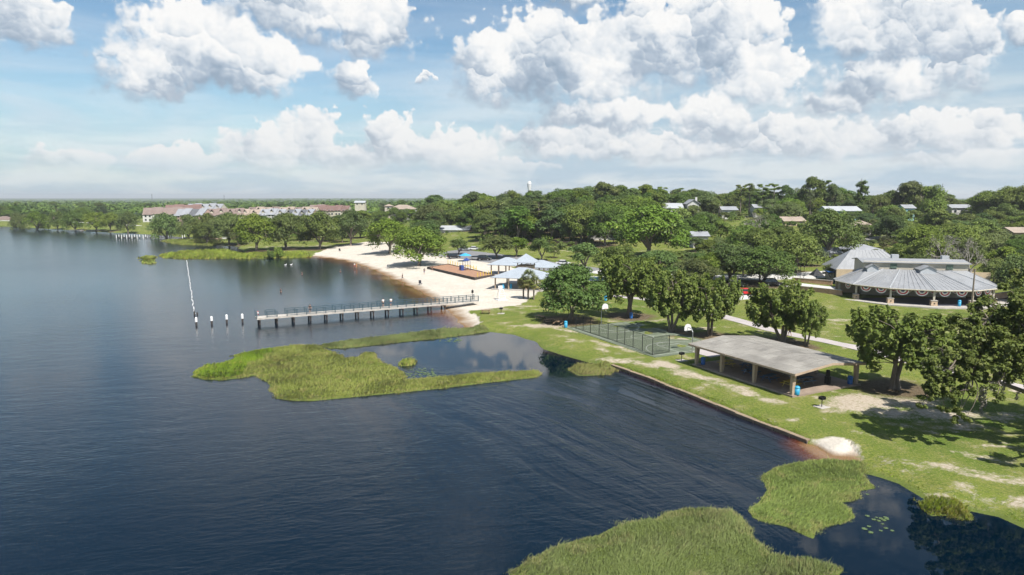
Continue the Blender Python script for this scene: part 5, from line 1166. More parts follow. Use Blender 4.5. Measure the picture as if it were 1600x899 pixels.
# ------------------------------------------------------------------ houses
def gable_roof(t, w, d, wall, ridge, mat, ov=.6, along='x', name='roof'):
    a, b_ = w / 2 + ov, d / 2 + ov
    if along == 'x':
        r = MB().slab([(-a, -b_, wall), (a, -b_, wall), (a, 0, ridge), (-a, 0, ridge)], .18).build(name, mat, t); MB().slab([(-a, 0, ridge), (a, 0, ridge), (a, b_, wall), (-a, b_, wall)], .18).build(name, mat, t)
    else:
        r = MB().slab([(-a, -b_, wall), (0, -b_, ridge), (0, b_, ridge), (-a, b_, wall)][::-1], .18).build(name, mat, t); MB().slab([(0, -b_, ridge), (a, -b_, wall), (a, b_, wall), (0, b_, ridge)][::-1], .18).build(name, mat, t)
    return r
def hip_roof(t, w, d, wall, ridge, mat, ov=.6):
    a, b_ = w / 2 + ov, d / 2 + ov; rw = max(.2, (w - d) / 2)
    for P in ([(-a, -b_, wall), (a, -b_, wall), (rw, 0, ridge), (-rw, 0, ridge)], [(a, b_, wall), (-a, b_, wall), (-rw, 0, ridge), (rw, 0, ridge)], [(a, -b_, wall), (a, b_, wall), (rw, 0, ridge)], [(-a, b_, wall), (-a, -b_, wall), (-rw, 0, ridge)]): MB().slab(P, .18).build('roof', mat, t)
def window(t, x, y, z, w, h, face='y'):
    if face == 'y': f = MB().box(x, y - .03, z, w, .08, h).build('window', 'white_paint', t); MB().box(x, y - .085, z + .08, w - .16, .05, h - .16).build('pane', 'glass_dark', f)
    else: f = MB().box(x, y, z, .08, w, h).build('window', 'white_paint', t); MB().box(x + (.06 if x > 0 else -.06), y, z + .08, .05, w - .16, h - .16).build('pane', 'glass_dark', f)
def house(px, py, Y, w, d, wall, rise, rz, wmat, rmat, label, roof='gable', wins=(), door=None, along='x', chimney=None, group=None, name='house', base=None):
    q = AT(px, py, Y); z = base if base is not None else q.z                # py is where the front wall meets the ground
    t = thing(name, label, 'house', (q.x, Y + d / 2, z), rz, group)
    MB().box(0, 0, -4, w, d, wall + 4).build('wall', wmat, t)
    if roof == 'gable':
        gable_roof(t, w, d, wall, wall + rise, rmat, along=along); mb = MB()
        if along == 'x':
            for s in (-1, 1): mb.poly([(s * w / 2, -d / 2, wall), (s * w / 2, d / 2, wall), (s * w / 2, 0, wall + rise * .9)])
        else:
            for s in (-1, 1): mb.poly([(-w / 2, s * d / 2, wall), (w / 2, s * d / 2, wall), (0, s * d / 2, wall + rise * .9)])
        o = mb.build('gable_wall', wmat, t); o['kind'] = 'stuff'
    else: hip_roof(t, w, d, wall, wall + rise, rmat)
    for (x, zz, ww, hh) in wins: window(t, x, -d / 2, zz, ww, hh)
    if door is not None: dr = MB().box(door, -d / 2 - .03, 0, 1.0, .08, 2.1).build('door', 'table_wood', t); MB().box(door + .35, -d / 2 - .1, 1.0, .08, .08, .08).build('handle', 'steel_grey', dr)
    if chimney is not None: MB().box(chimney, 0, wall, .9, .9, rise + 1.2).build('chimney', 'white_wall', t)
    CLEAR.append((q.x, Y + d / 2, max(w, d) * .55)); return t
std = lambda w, z=.9, h=1.3, n_=4, ww=1.3: [(-w / 2 + (i + .5) * w / n_, z, ww, h) for i in range(n_)]
def early_houses():
    h = house(1048, 336, 330, 11.5, 9, 3.2, 2.4, 0, 'white_wall', 'white_roof', 'white house wing with pale roof on the hill beside the gabled house', wins=std(11.5))
    house(1083, 336, 328, 5.5, 8, 5.0, 2.2, 0, 'white_wall', 'grey_shingle', 'tall white gabled house above the massive oak', wins=[(-1.2, 1, 1.2, 1.5), (1.2, 1, 1.2, 1.5), (0, 3.6, 1.3, 1.3)], along='y', chimney=2.2)
    house(1318, 342, 300, 14.5, 9, 3.4, 2.0, radians(2), 'blue_wall', 'white_roof', 'turquoise walled house with long pale roof under the column tree', wins=std(14.5, n_=5), door=1.0)
    house(1349, 364, 262, 7.5, 8, 2.9, 1.9, radians(-8), 'white_wall', 'tan_shingle', 'white house with tan shingle roof behind the slope palm', roof='hip', wins=[(-2, .8, 1.6, 1.4), (1.8, .8, 1.6, 1.4)], door=0)
    t = house(1352, 408, 207, 10.5, 8, 3.3, 1.5, radians(-4), 'tan_wall', 'grey_shingle', 'tan two part house with dark windows behind the park hall', roof='hip', wins=[(-4.2, 1.1, 1.4, 1.6), (-1.3, 1.1, 1.0, 1.6), (3.4, 1.2, 2.8, 1.5)], door=.6)
    for i in range(3): MB().box(2.6 + i * .85, -4.12, 1.25, .06, .05, 1.4).build('mullion', 'white_paint', t)
    house(1300, 412, 205, 5.0, 6, 3.2, 1.5, 0, 'white_wall', 'grey_shingle', 'white cottage half hidden left of the tan house', wins=[(-1.2, 1, 1.1, 1.3), (1.2, 1, 1.1, 1.3)])
    house(1240, 356, 290, 9.0, 8, 2.8, 1.8, radians(5), 'tan_wall', 'tan_shingle', 'low house with tan roof in the trees left of the tall dark oak', wins=std(9, n_=3))
    house(1140, 338, 330, 7.0, 7, 3.0, 1.6, 0, 'white_wall', 'grey_shingle', 'small grey roofed white house on the hill behind the leaning bare tree', wins=std(7, n_=2)); house(1188, 335, 332, 5.5, 7, 3.2, 1.6, 0, 'grey_wall', 'grey_shingle', 'small grey house on the hill left of the tan roof', wins=std(5.5, n_=2))
    house(1502, 346, 320, 9.5, 8, 6.2, 1.6, 0, 'white_wall', 'grey_shingle', 'two storey white house at the gap in the skyline', wins=std(9.5, 1, 1.4, 3) + std(9.5, 4, 1.3, 3)); house(1421, 336, 310, 4.5, 6, 3.0, 1.6, 0, 'blue_wall', 'grey_shingle', 'small pale blue house in the trees', wins=[(0, 1, 1.5, 1.3)])
    house(1095, 384, 242, 5.2, 7, 3.4, 1.5, 0, 'white_wall', 'grey_shingle', 'white house corner beside the massive oak', wins=[(-1.2, 1.1, 1.2, 1.4)]); house(942, 374, 278, 11.5, 9, 3.0, 2.0, radians(-6), 'white_wall', 'tan_shingle', 'long tan roofed house behind the straight trunked oak', wins=std(11.5), roof='hip')
    house(712, 370, 332, 14, 9, 3.2, 2.0, radians(-8), 'white_wall', 'white_roof', 'white house among trees behind the beach', wins=std(14, n_=5)); house(1610, 380, 222, 11, 8, 3.4, 1.6, 0, 'tan_wall', 'tan_shingle', 'tan house at the right edge on the slope', wins=std(11))
    house(628, 336, 482, 17, 10, 4, 3.0, radians(-15), 'white_wall', 'tan_shingle', 'pale hill house with small roof lantern above the wood', roof='hip', wins=std(17, n_=5)); house(607, 335, 478, 5, 5, 5.6, 1.4, 0, 'cream_wall', 'tan_shingle', 'little pale tower house left of the hill house', roof='hip', wins=[(0, 3.6, 1.4, 1.4)]); house(562, 322, 560, 8, 7, 2.6, 1.6, 0, 'cream_wall', 'white_roof', 'small white roof in the far wood', wins=std(8, n_=2))
    house(85, 351, 592, 12, 10, 3.5, 2.6, .2, 'cream_wall', 'tan_shingle', 'tan roofed house on the far left shore', roof='hip', wins=std(12)); house(2, 351, 592, 14, 10, 4, 3.0, -.1, 'cream_wall', 'rust_tile', 'red roofed house at the left edge on the far shore', roof='hip', wins=std(14)); house(222, 352, 600, 9, 8, 4, 1, .1, 'tan_wall', 'cream_wall', 'small yellow walled house left of the red townhouses', wins=std(9, n_=3))
    # townhouse terraces on the left
    def terrace(px, py, Y, n_, uw, d, wall, rise, rz, wmat, rmat, label, dorm=True, mixr=None):
        q = AT(px, py, Y); t = thing('townhouse_terrace', label, 'townhouses', (q.x, Y + d / 2, q.z), rz, 'townhouse terraces')
        for i in range(n_):
            x = (i - (n_ - 1) / 2) * uw; m_ = (mixr or [rmat])[i % len(mixr or [rmat])]; dz = .5 * (i % 2)
            MB().box(x, 0, -3, uw - .15, d, wall + 3).build('wall', wmat, t)
            r = MB().slab([(x - uw / 2, -d / 2 - .7, wall + dz - .3), (x + uw / 2, -d / 2 - .7, wall + dz - .3), (x + uw / 2, 0, wall + rise + dz), (x - uw / 2, 0, wall + rise + dz)], .25).build('roof', m_, t); MB().slab([(x - uw / 2, 0, wall + rise + dz), (x + uw / 2, 0, wall + rise + dz), (x + uw / 2, d / 2 + .7, wall + dz - .3), (x - uw / 2, d / 2 + .7, wall + dz - .3)], .25).build('roof', m_, t)
            MB().box(x - uw / 2, 0, wall - .5, .35, d + .6, 1.1).build('party_wall', 'cream_wall', t)
            for fl in range(2): window(t, x - uw * .2, -d / 2, 1.0 + fl * 2.9, 1.5, 1.7); window(t, x + uw * .22, -d / 2, 1.0 + fl * 2.9, 1.5, 1.7)
            if dorm:
                dm = MB().prism([(x - 1.1, -d * .36), (x + 1.1, -d * .36), (x + 1.1, -d * .08), (x - 1.1, -d * .08)], wall + dz, wall + dz + rise * .55).build('dormer', 'cream_wall', t); MB().poly([(x - 1.4, -d * .4, wall + dz + rise * .5), (x, -d * .4, wall + dz + rise * .9), (x, 0, wall + dz + rise * .9), (x - 1.4, 0, wall + dz + rise * .5)]).poly([(x, -d * .4, wall + dz + rise * .9), (x + 1.4, -d * .4, wall + dz + rise * .5), (x + 1.4, 0, wall + dz + rise * .5), (x, 0, wall + dz + rise * .9)]).build('dormer_roof', m_, dm)
        for s in (-1, 1):
            g = MB().poly([(s * (n_ * uw / 2 - .1), -d / 2, wall - .1), (s * (n_ * uw / 2 - .1), d / 2, wall - .1), (s * (n_ * uw / 2 - .1), 0, wall + rise - .2)]).build('gable_wall', wmat, t)
        CLEAR.append((q.x, Y + d / 2, n_ * uw * .55)); return t
    terrace(258, 347, 555, 5, 7.2, 13, 6.2, 5.2, radians(18), 'white_wall', 'rust_tile', 'leftmost terrace of white townhouses with rust red roofs', False)
    terrace(283, 342, 600, 4, 7.2, 13, 6.5, 5.5, radians(20), 'cream_wall', 'red_tile', 'red roofed terrace rising behind the leftmost townhouses', False)
    terrace(297, 348, 552, 4, 7.0, 13, 5.6, 5.2, radians(-14), 'salmon_wall', 'grey_shingle', 'grey roofed terrace with salmon walls and one dark roof', False, ['grey_shingle', 'grey_shingle', 'dark_shingle', 'grey_shingle'])
    terrace(318, 340, 610, 5, 7.0, 13, 7.0, 5.0, radians(-10), 'cream_wall', 'grey_shingle', 'grey terrace with dormers behind the salmon townhouses')
    terrace(350, 347, 556, 4, 7.0, 13, 5.4, 5.2, radians(12), 'cream_wall', 'rust_tile', 'rust roofed terrace with dormers above the shore oaks')
    terrace(388, 347, 560, 4, 7.0, 13, 5.2, 4.8, radians(6), 'cream_wall', 'tan_shingle', 'tan roofed terrace with dormers above the boathouse')
    terrace(440, 343, 575, 9, 6.6, 13, 5.4, 4.6, radians(-3), 'cream_wall', 'tan_shingle', 'long pale terrace with rust and grey roofs in the middle', True, ['rust_tile', 'tan_shingle', 'tan_shingle'])
    terrace(425, 346, 545, 3, 7.0, 12, 5.0, 4.6, radians(-6), 'white_wall', 'grey_shingle', 'grey roofed white terrace before the long pale terrace', True); terrace(469, 348, 535, 4, 6.0, 12, 5.4, 4.6, radians(-16), 'salmon_wall', 'grey_shingle', 'short grey roofed terrace with salmon end wall', True, ['dark_shingle', 'grey_shingle'])
    terrace(517, 338, 590, 5, 6.2, 12, 4.6, 4.4, radians(-2), 'cream_wall', 'red_tile', 'long red roofed terrace at the right end of the row', False); terrace(494, 333, 640, 2, 7.0, 12, 3.6, 3.8, radians(10), 'grey_wall', 'rust_tile', 'tall pale pink block behind the long red terrace', False)
    # wooden fence on the slope
    fa, fb = T(856, 384), T(904, 386); rz, L = frame_of(fa, fb); t = thing('board_fence', 'dark brown board fence on the slope below the tan roofed house', 'fence', fa, rz); k = int(L / .5); b0 = None
    for i in range(k):
        if b0 is None: b0 = MB().box(0, 0, -1.2, .46, .06, 3.1).build('board', 'dark_soil', t)
        else: part('board', b0, t, (i * .5, 0, .03 * (i % 3)))
    # boathouse, dock, far marks
    g = G(351, 376, 0); t = thing('boathouse', 'boathouse with white roof and salmon wall at the dock', 'boathouse', (g.x, g.y, .3), .05); MB().box(0, 4, -.8, 10.5, 7, 3.4).build('wall', 'salmon_wall', t); MB().slab([(-6, 0, 2.5), (6, 0, 2.5), (6, 4, 4.0), (-6, 4, 4.0)], .15).build('roof', 'white_roof', t); MB().slab([(-6, 4, 4.0), (6, 4, 4.0), (6, 8, 2.5), (-6, 8, 2.5)], .15).build('roof', 'white_roof', t); MB().box(0, .45, .2, 3, .1, 1.9).build('door', 'white_paint', t)
    a, b_ = G(184, 372.5, 0), G(338, 373, 0); rz, L = frame_of(a, b_); t = thing('boat_dock', 'long low dock with white topped posts off the far marsh', 'dock', (a.x, a.y, 0), rz)
    pk_ = None
    for i in range(int(L / 1.5)):
        if pk_ is None: pk_ = MB().box(.7, 0, .55, 1.42, 2.2, .12).build('deck_board', 'dark_pile', t)
        else: part('deck_board', pk_, t, (i * 1.5, 0, 0))
    po = None
    for x in [0, 3, 6, 9, 12, 15.5, 18, 22, 30, 38, 50, 52.5, 56, 60, 64, 70]:
        for y in (-1.2, 1.2):
            if po is None: po = MB().rod((0, 0, -1), (0, 0, 2.0), .2, 7).build('post', 'float_white', t); po.location = (x, y, 0)
            else: part('post', po, t, (x, y, 0))
    g = G(400, 392, 0)
    a, b_ = G(108, 361, 0), G(215, 362, 0); rz, L = frame_of(a, b_); t = thing('jetty', 'dark low jetty along the far left shore', 'jetty', (a.x, a.y, 0), rz); j0 = None
    for i in range(int(L / 2)):
        if j0 is None: j0 = MB().box(1, 0, .3, 1.94, 3, .5).build('deck_board', 'concrete', t)
        elif i % 7 not in (5, 6): part('deck_board', j0, t, (i * 2, 0, 0))
    q = AT(827, 303, 1500); t = thing('water_tower', 'white water tower rising above the woods on the skyline', 'water tower', (q.x, 1500, 0)); zt = AT(827, 283, 1500).z
    MB().lathe([(3.6, 0), (3.2, zt - 16), (4.6, zt - 10), (4.6, zt - 4), (2.0, zt - .5), (.2, zt)], 16).build('shaft', 'white_paint', t, True); MB().lathe([(4.75, zt - 8.5), (4.75, zt - 6.5)], 16).build('band', 'grey_wall', t)
    for px, top, Y, lb in ((1473, 287, 900, 'thin radio mast above the skyline at the right'), (237, 303, 2500, 'thin radio mast above the far left horizon'), (350, 305, 2600, 'faint thin mast above the townhouses')):
        q = AT(px, top, Y); t = thing('radio_mast', lb, 'mast', (q.x, Y, 0)); h = q.z; r = .0004 * Y + .12
        for i in range(3): MB().rod((r * 1.5 * cos(i * 2.1), r * 1.5 * sin(i * 2.1), 0), (r * .5 * cos(i * 2.1), r * .5 * sin(i * 2.1), h), r * .35, 4).build('leg', 'steel_grey', t)
        br = MB()
        for i in range(24):
            z0, z1 = h * i / 24, h * (i + 1) / 24; k0 = r * (1.5 - i / 24); br.rod((k0 * cos((i % 3) * 2.1), k0 * sin((i % 3) * 2.1), z0), (k0 * cos((i + 1) % 3 * 2.1), k0 * sin((i + 1) % 3 * 2.1), z1), r * .18, 3)
        o = br.build('lattice', 'steel_grey', t); o['kind'] = 'stuff'
early_houses()
# ------------------------------------------------------------------ woods on the slopes: scattered, kept clear of the houses and lawns one can see
SKY_LINE = [(-400, 311), (0, 312), (150, 311), (230, 313), (400, 309), (480, 307), (600, 303), (700, 302), (780, 301), (850, 298), (900, 294), (945, 285), (990, 292), (1040, 293), (1085, 296), (1108, 306), (1130, 300), (1160, 288), (1230, 288), (1275, 277),
            (1310, 292), (1328, 306), (1390, 303), (1425, 284), (1470, 298), (1490, 310), (1525, 307), (1560, 296), (1600, 290), (2000, 285)]
# what must stay in sight: (x0, x1, y0, y1, distance)
OPEN = [(1030, 1094, 312, 334, 330), (1290, 1348, 317, 342, 300), (1334, 1364, 342, 362, 260), (1344, 1398, 362, 382, 235), (1322, 1380, 376, 406, 205), (1288, 1312, 384, 410, 205), (1224, 1258, 338, 354, 290), (1128, 1152, 323, 335, 330),
        (1180, 1196, 320, 332, 330), (1488, 1520, 314, 342, 320), (1414, 1430, 322, 334, 310), (1084, 1106, 362, 380, 240), (918, 966, 344, 382, 275), (852, 906, 366, 384, 262), (688, 738, 350, 368, 330), (600, 648, 312, 332, 480), (553, 572, 311, 319, 560),
        (222, 412, 318, 346, 560), (408, 545, 316, 348, 560), (70, 98, 336, 350, 590), (-20, 16, 333, 350, 590), (700, 780, 378, 400, 300), (1582, 1640, 354, 376, 220), (575, 605, 348, 384, 330), (820, 862, 310, 380, 262), (860, 970, 372, 392, 240),
        (1040, 1100, 380, 400, 200), (150, 240, 340, 352, 590), (540, 640, 335, 350, 420)]
def scatter(n, tmin, tmax, y0, y1, label_of, group_of, kinds, hmin, hmax, mind, seed):
    rr = random.Random(seed); placed = []; tries = 0
    while len(placed) < n and tries < n * 60:
        tries += 1
        t = rr.uniform(tmin, tmax); y = sqrt(rr.uniform(y0 * y0, y1 * y1)); x = t * y
        if any((x - a) ** 2 + (y - b_) ** 2 < mind * mind for a, b_ in placed): continue
        if any((x - a) ** 2 + (y - b_) ** 2 < r * r for a, b_, r in CLEAR): continue
        z = 0.8 + float(hills(x, y)); px = CX + FPX * x / y
        lim = np.interp(px, [p[0] for p in SKY_LINE], [p[1] for p in SKY_LINE]) + rr.uniform(-1, 7)
        H = min(rr.uniform(hmin, hmax), AT(px, lim, y).z - z)
        if H < 4.5: continue
        kind = rr.choice(kinds); R = (H * rr.uniform(0.40, 0.54) if kind == 'tall' else H * rr.uniform(0.58, 0.80)); R = min(R, 9.5)
        def py(zz): 
            d = Vector((0, y, zz - CAMH)); c, s = cos(PITCH), sin(PITCH); return CY + FPX * (-(d.z * c + d.y * s)) / (d.y * c - d.z * s)
        a0, a1, b0, b1 = px - R / y * FPX, px + R / y * FPX, py(z + H), py(z)
        if any(y < D and a1 > X0 + 3 and a0 < X1 - 3 and b1 > Y0 and b0 < Y0 + (Y1 - Y0) * .62 for X0, X1, Y0, Y1, D in OPEN): continue
        placed.append((x, y)); tree(kind, x, y, R, H, label_of, group_of)
    return placed
for (x_, y_) in [(o.location.x, o.location.y) for o in COL.objects if o.type == 'EMPTY']: CLEAR.append((x_, y_, 5.0))
scatter(70, -0.13, 0.30, 262, 345, 'tree in the dense wood on the slope behind the beach car park', 'trees in the wood behind the car park', ['tall', 'oak', 'tall', 'round'], 9, 15, 6.5, 1)
scatter(60, -0.16, 0.34, 345, 470, 'tree along the skyline of the wooded hill behind the beach', 'skyline trees behind the beach', ['tall', 'tall', 'oak'], 10, 17, 8.0, 2)
scatter(95, 0.26, 0.84, 165, 290, 'tree among the houses on the slope behind the bandstand', 'trees among the slope houses', ['oak', 'tall', 'oak', 'round'], 5, 11, 6.0, 3)
scatter(80, 0.28, 0.86, 290, 440, 'tree along the skyline above the slope houses', 'skyline trees above the slope houses', ['tall', 'oak', 'oak'], 8, 15, 7.5, 4)
scatter(62, -0.45, -0.13, 322, 500, 'tree in the wood between the left shore and the townhouses', 'trees between shore and townhouses', ['oak', 'tall'], 7, 11, 7.5, 6)
scatter(60, -0.95, -0.12, 600, 900, 'tree in the woods beyond the townhouses', 'trees beyond the townhouses', ['oak', 'tall', 'round'], 8, 14, 13.0, 7)
scatter(46, -0.86, -0.36, 560, 640, 'tree among the houses along the far left shore', 'trees along the far left shore', ['oak', 'tall', 'round', 'small'], 5, 11, 7.0, 9)
for px, tp, Y, kind, w in [(1158, 289, 335, 'pine', 19), (1172, 287, 342, 'pine', 21), (1192, 288, 338, 'pine', 21), (1210, 287, 345, 'pine', 22), (1228, 290, 340, 'tall', 26), (1270, 277, 330, 'tall', 40), (1290, 282, 336, 'pine', 21), (1302, 288, 330, 'tall', 28), (1425, 284, 322, 'tall', 50), (1452, 291, 318, 'oak', 60), (1400, 298, 326, 'tall', 34), (945, 285, 360, 'tall', 44), (918, 292, 362, 'oak', 50),
                           (972, 290, 365, 'tall', 34), (1008, 289, 360, 'tall', 34), (1034, 292, 356, 'pine', 19), (1062, 294, 352, 'pine', 19), (1085, 296, 350, 'tall', 28), (880, 296, 368, 'oak', 46), (1575, 293, 300, 'oak', 70), (1545, 299, 310, 'oak', 56), (1600, 290, 290, 'oak', 70), (800, 299, 380, 'oak', 50), (740, 300, 390, 'tall', 36)]:
    q = AT(px, tp, Y); tree(kind, q.x, Y, .5 * w / FPX * Y, q.z - gz(q.x, Y), 'tree standing out on the skyline', 'trees standing out on the skyline')
def undergrowth():
    rs = np.random.RandomState(8); M = Mesh(); k0 = 0
    while k0 < 2300:
        t = rs.uniform(-.16, .9) if k0 < 1500 else rs.uniform(-.9, -.13); y = rs.uniform(200 if t > .3 else 262, 470) if k0 < 1500 else rs.uniform(360 if t > -.4 else 600, 720); x = t * y; px = CX + FPX * t; k0 += 1
        z = .8 + float(hills(x, y)); H = rs.uniform(1.2, 4.0)
        pyy = 308 + (CAMH - z - H * .5) / y * FPX
        if any(y < D + 6 and X0 - 4 < px < X1 + 4 and Y0 - 2 < pyy < Y1 + 3 for X0, X1, Y0, Y1, D in OPEN): continue
        if any((x - a) ** 2 + (y - b_) ** 2 < (r * .8) ** 2 for a, b_, r in CLEAR if r > 5.01): continue
        R = H * rs.uniform(.6, 1.1); k = int(26 * R); d = rnd_dirs(rs, k); d[:, 2] = np.abs(d[:, 2])
        cards(M, np.array([x, y, z]) + d * np.array([R, R, H]) * (rs.rand(k) ** .35)[:, None], d * .7 + [0, 0, .5], .75, np.clip(rs.normal(rs.normal(.4, .18), .2, k), 0, 1), rs)
    o = bpy.data.objects.new('undergrowth', M.data('undergrowth', 'leaf_oak')); COL.objects.link(o); tag(o, 'bushy undergrowth beneath the trees on the slopes', kind='stuff')
undergrowth()
rr_ = random.Random(21)
for X0, X1, Y0, Y1, D in OPEN:                        # bushes and young trees against the walls of the slope houses
    if X0 < 650 or D > 340 or (Y1 - Y0) > 45: continue
    for k in range(3 if X1 - X0 > 20 else 2):
        px = X0 + (X1 - X0) * (k + rr_.uniform(.1, .9)) / (3 if X1 - X0 > 20 else 2); Y = D - rr_.uniform(4, 9); tp = Y0 + (Y1 - Y0) * rr_.uniform(.42, .72); q = AT(px, tp, Y); z = gz(q.x, Y)
        if q.z - z > 1.2: tree(rr_.choice(['small', 'shrub', 'lime', 'small']), q.x, Y, min(4.5, (q.z - z) * .62), q.z - z, 'young tree or bush planted against a house on the slope', 'bushes against the slope houses')

# ------------------------------------------------------------------ the woods farther off, one mass
def far_woods():
    rs = np.random.RandomState(3); M = Mesh(); sl = np.array(SKY_LINE)
    for i in range(4300):
        t = rs.uniform(-1.15, 1.15); y = 470 * (14.0 ** (rs.rand() ** 1.25)) if t > -0.1 else 640 * (11.0 ** (rs.rand() ** 1.2)); x = t * y
        z = 0.8 + float(hills(x, y)); px = CX + FPX * t
        lim = np.interp(px, sl[:, 0], sl[:, 1]) + rs.uniform(0, 6) * (600 / y + 0.25) + 0.6
        H = min(rs.uniform(8, 15), AT(px, lim, y).z - z)
        if H < 3.5: H = 3.5 if y > 900 else 0
        if H == 0: continue
        if any(X0 - 4 < px < X1 + 4 and y < D + 40 for X0, X1, Y0, Y1, D in OPEN): continue
        R = rs.uniform(4, 7.5) * (1 + y / 5000); k = 46 if y < 1500 else 26; d = rnd_dirs(rs, k); d[:, 2] = np.abs(d[:, 2]) - 0.25
        P = np.array([x, y, z + H * 0.52]) + d * np.array([R, R, H * 0.48]) * rs.uniform(0.75, 1.0, k)[:, None]
        cards(M, P, d * 0.8 + [0, 0, 0.5], R * 0.55, np.clip(rs.normal(rs.normal(0.35, 0.12), 0.18, k), 0, 1), rs)
    me = M.data('far_woods', 'leaf_dark'); o = bpy.data.objects.new('far_woods', me); COL.objects.link(o)
    tag(o, 'distant woods running along the whole horizon', kind='stuff')
far_woods()
# ------------------------------------------------------------------ marsh grass: real blades on each island
def blades(name, key, dens, h0, h1, w, mat, label, seed, edge=0.9, dark=None, clip=None):
    rs = np.random.RandomState(seed); poly = MARSHW[key]; P = np.array(poly); x0, y0 = P.min(0); x1, y1 = P.max(0); y0 = max(y0, 30.0)
    n_ = int((x1 - x0) * (y1 - y0) * dens); x = rs.uniform(x0, x1, n_); y = rs.uniform(y0, y1, n_)
    wv = 0.35 * wob(x, y, 9.0) * np.clip(y / 120, .5, 4); d = sdf(poly, x, y) + .5 * wv + 0.35 * wob(x, y, 2.3) + 0.15
    k = d > rs.uniform(-.15, .15, n_)
    if clip is not None: k &= clip(x, y)
    x, y, d = x[k], y[k], d[k]; n_ = len(x); z = np.maximum(ground_z(x, y), -.05)
    patch = wob(x, y, 7.0) * .5 + wob(x + 31, y - 12, 2.6) * .35
    h = rs.uniform(h0, h1, n_) * (1 + .45 * patch) * np.where(rs.rand(n_) < .04, 1.7, 1) * np.clip(.45 + d / 1.6, .45, 1)
    a = rs.uniform(0, 2 * pi, n_); ww = w * rs.uniform(.6, 1.4, n_); wind = np.stack([.32 + .35 * wob(x, y, 11.0), .12 + .3 * wob(y, x, 9.0)], 1)
    lean = (wind + rs.normal(0, .38, (n_, 2))) * h[:, None]
    ux, uy = np.cos(a) * ww, np.sin(a) * ww
    V = np.zeros((n_, 5, 3)); B = np.stack([x, y, z - .05], 1)
    V[:, 0] = B; V[:, 0, 0] -= ux; V[:, 0, 1] -= uy; V[:, 1] = B; V[:, 1, 0] += ux; V[:, 1, 1] += uy
    M_ = B.copy(); M_[:, :2] += lean * .35; M_[:, 2] += h * .62; V[:, 2] = M_; V[:, 2, 0] += ux * .75; V[:, 2, 1] += uy * .75; V[:, 3] = M_; V[:, 3, 0] -= ux * .75; V[:, 3, 1] -= uy * .75
    V[:, 4] = B; V[:, 4, :2] += lean; V[:, 4, 2] += h * .96
    i = np.arange(n_)[:, None] * 5; F = np.concatenate([i + [0, 1, 2], i + [0, 2, 3], i + [3, 2, 4]])
    t = np.clip(.44 + .40 * patch + rs.normal(0, .17, n_), 0, .92); t = np.where((wob(x + 70, y + 20, 3.6) > .75) & (rs.rand(n_) < .6), rs.uniform(.8, 1, n_), t); t = np.where((d < edge * .8) & (rs.rand(n_) < .5), rs.uniform(.85, 1.0, n_), t)
    o = mesh_object(name, V.reshape(-1, 3), F, mat); fattr(o, 'tint', np.repeat(t, 5)); return tag(o, label, kind='stuff')
west = lambda s: (lambda x, y: (s * (x - (G(392, 570, 0).x + .0 * y) + .9 * wob(x, y, 6.0)) > 0))
blades('marsh_grass', 'main', 90, .18, .44, .036, 'reed', 'tall pale green grass covering the large marsh island before the pier', 1, clip=west(1))
blades('marsh_reeds', 'main', 85, .22, .40, .05, 'reed_dark', 'darker low reeds on the western tip of the large marsh island', 2, clip=west(-1))
blades('marsh_grass', 'strip', 85, .22, .48, .042, 'reed', 'narrow strip of marsh grass between the lake and the still lagoon', 3)
blades('marsh_tuft', 'tuft', 60, .4, .7, .055, 'reed_dark', 'small round grass tuft alone in the still lagoon', 4)
blades('marsh_grass', 'lobe', 80, .25, .5, .05, 'reed', 'grass clump off the bank at the end of the seawall', 5)
blades('marsh_grass', 'right', 260, .14, .34, .023, 'reed_dark', 'bright green marsh island below the sand spit', 6)
blades('marsh_grass', 'near', 290, .17, .42, .019, 'reed', 'tall grass island at the bottom edge of the picture', 7, clip=lambda x, y: y > 36)
blades('marsh_grass', 'bank', 170, .22, .5, .035, 'reed_dark', 'grassy lobe of the bank reaching into the dark pond', 8)
for k_, lb in (('far', 'long green marsh bed off the grassy point'), ('dockside', 'green marsh bed in front of the far dock'), ('sliver', 'uppermost small floating sliver of marsh left of the float line'), ('sliver2', 'middle small floating sliver of marsh left of the float line'), ('sliver3', 'lowest small floating sliver of marsh left of the float line')):
    blades('marsh_bed', k_, 7, .5, .9, .16, 'reed', lb, 9)
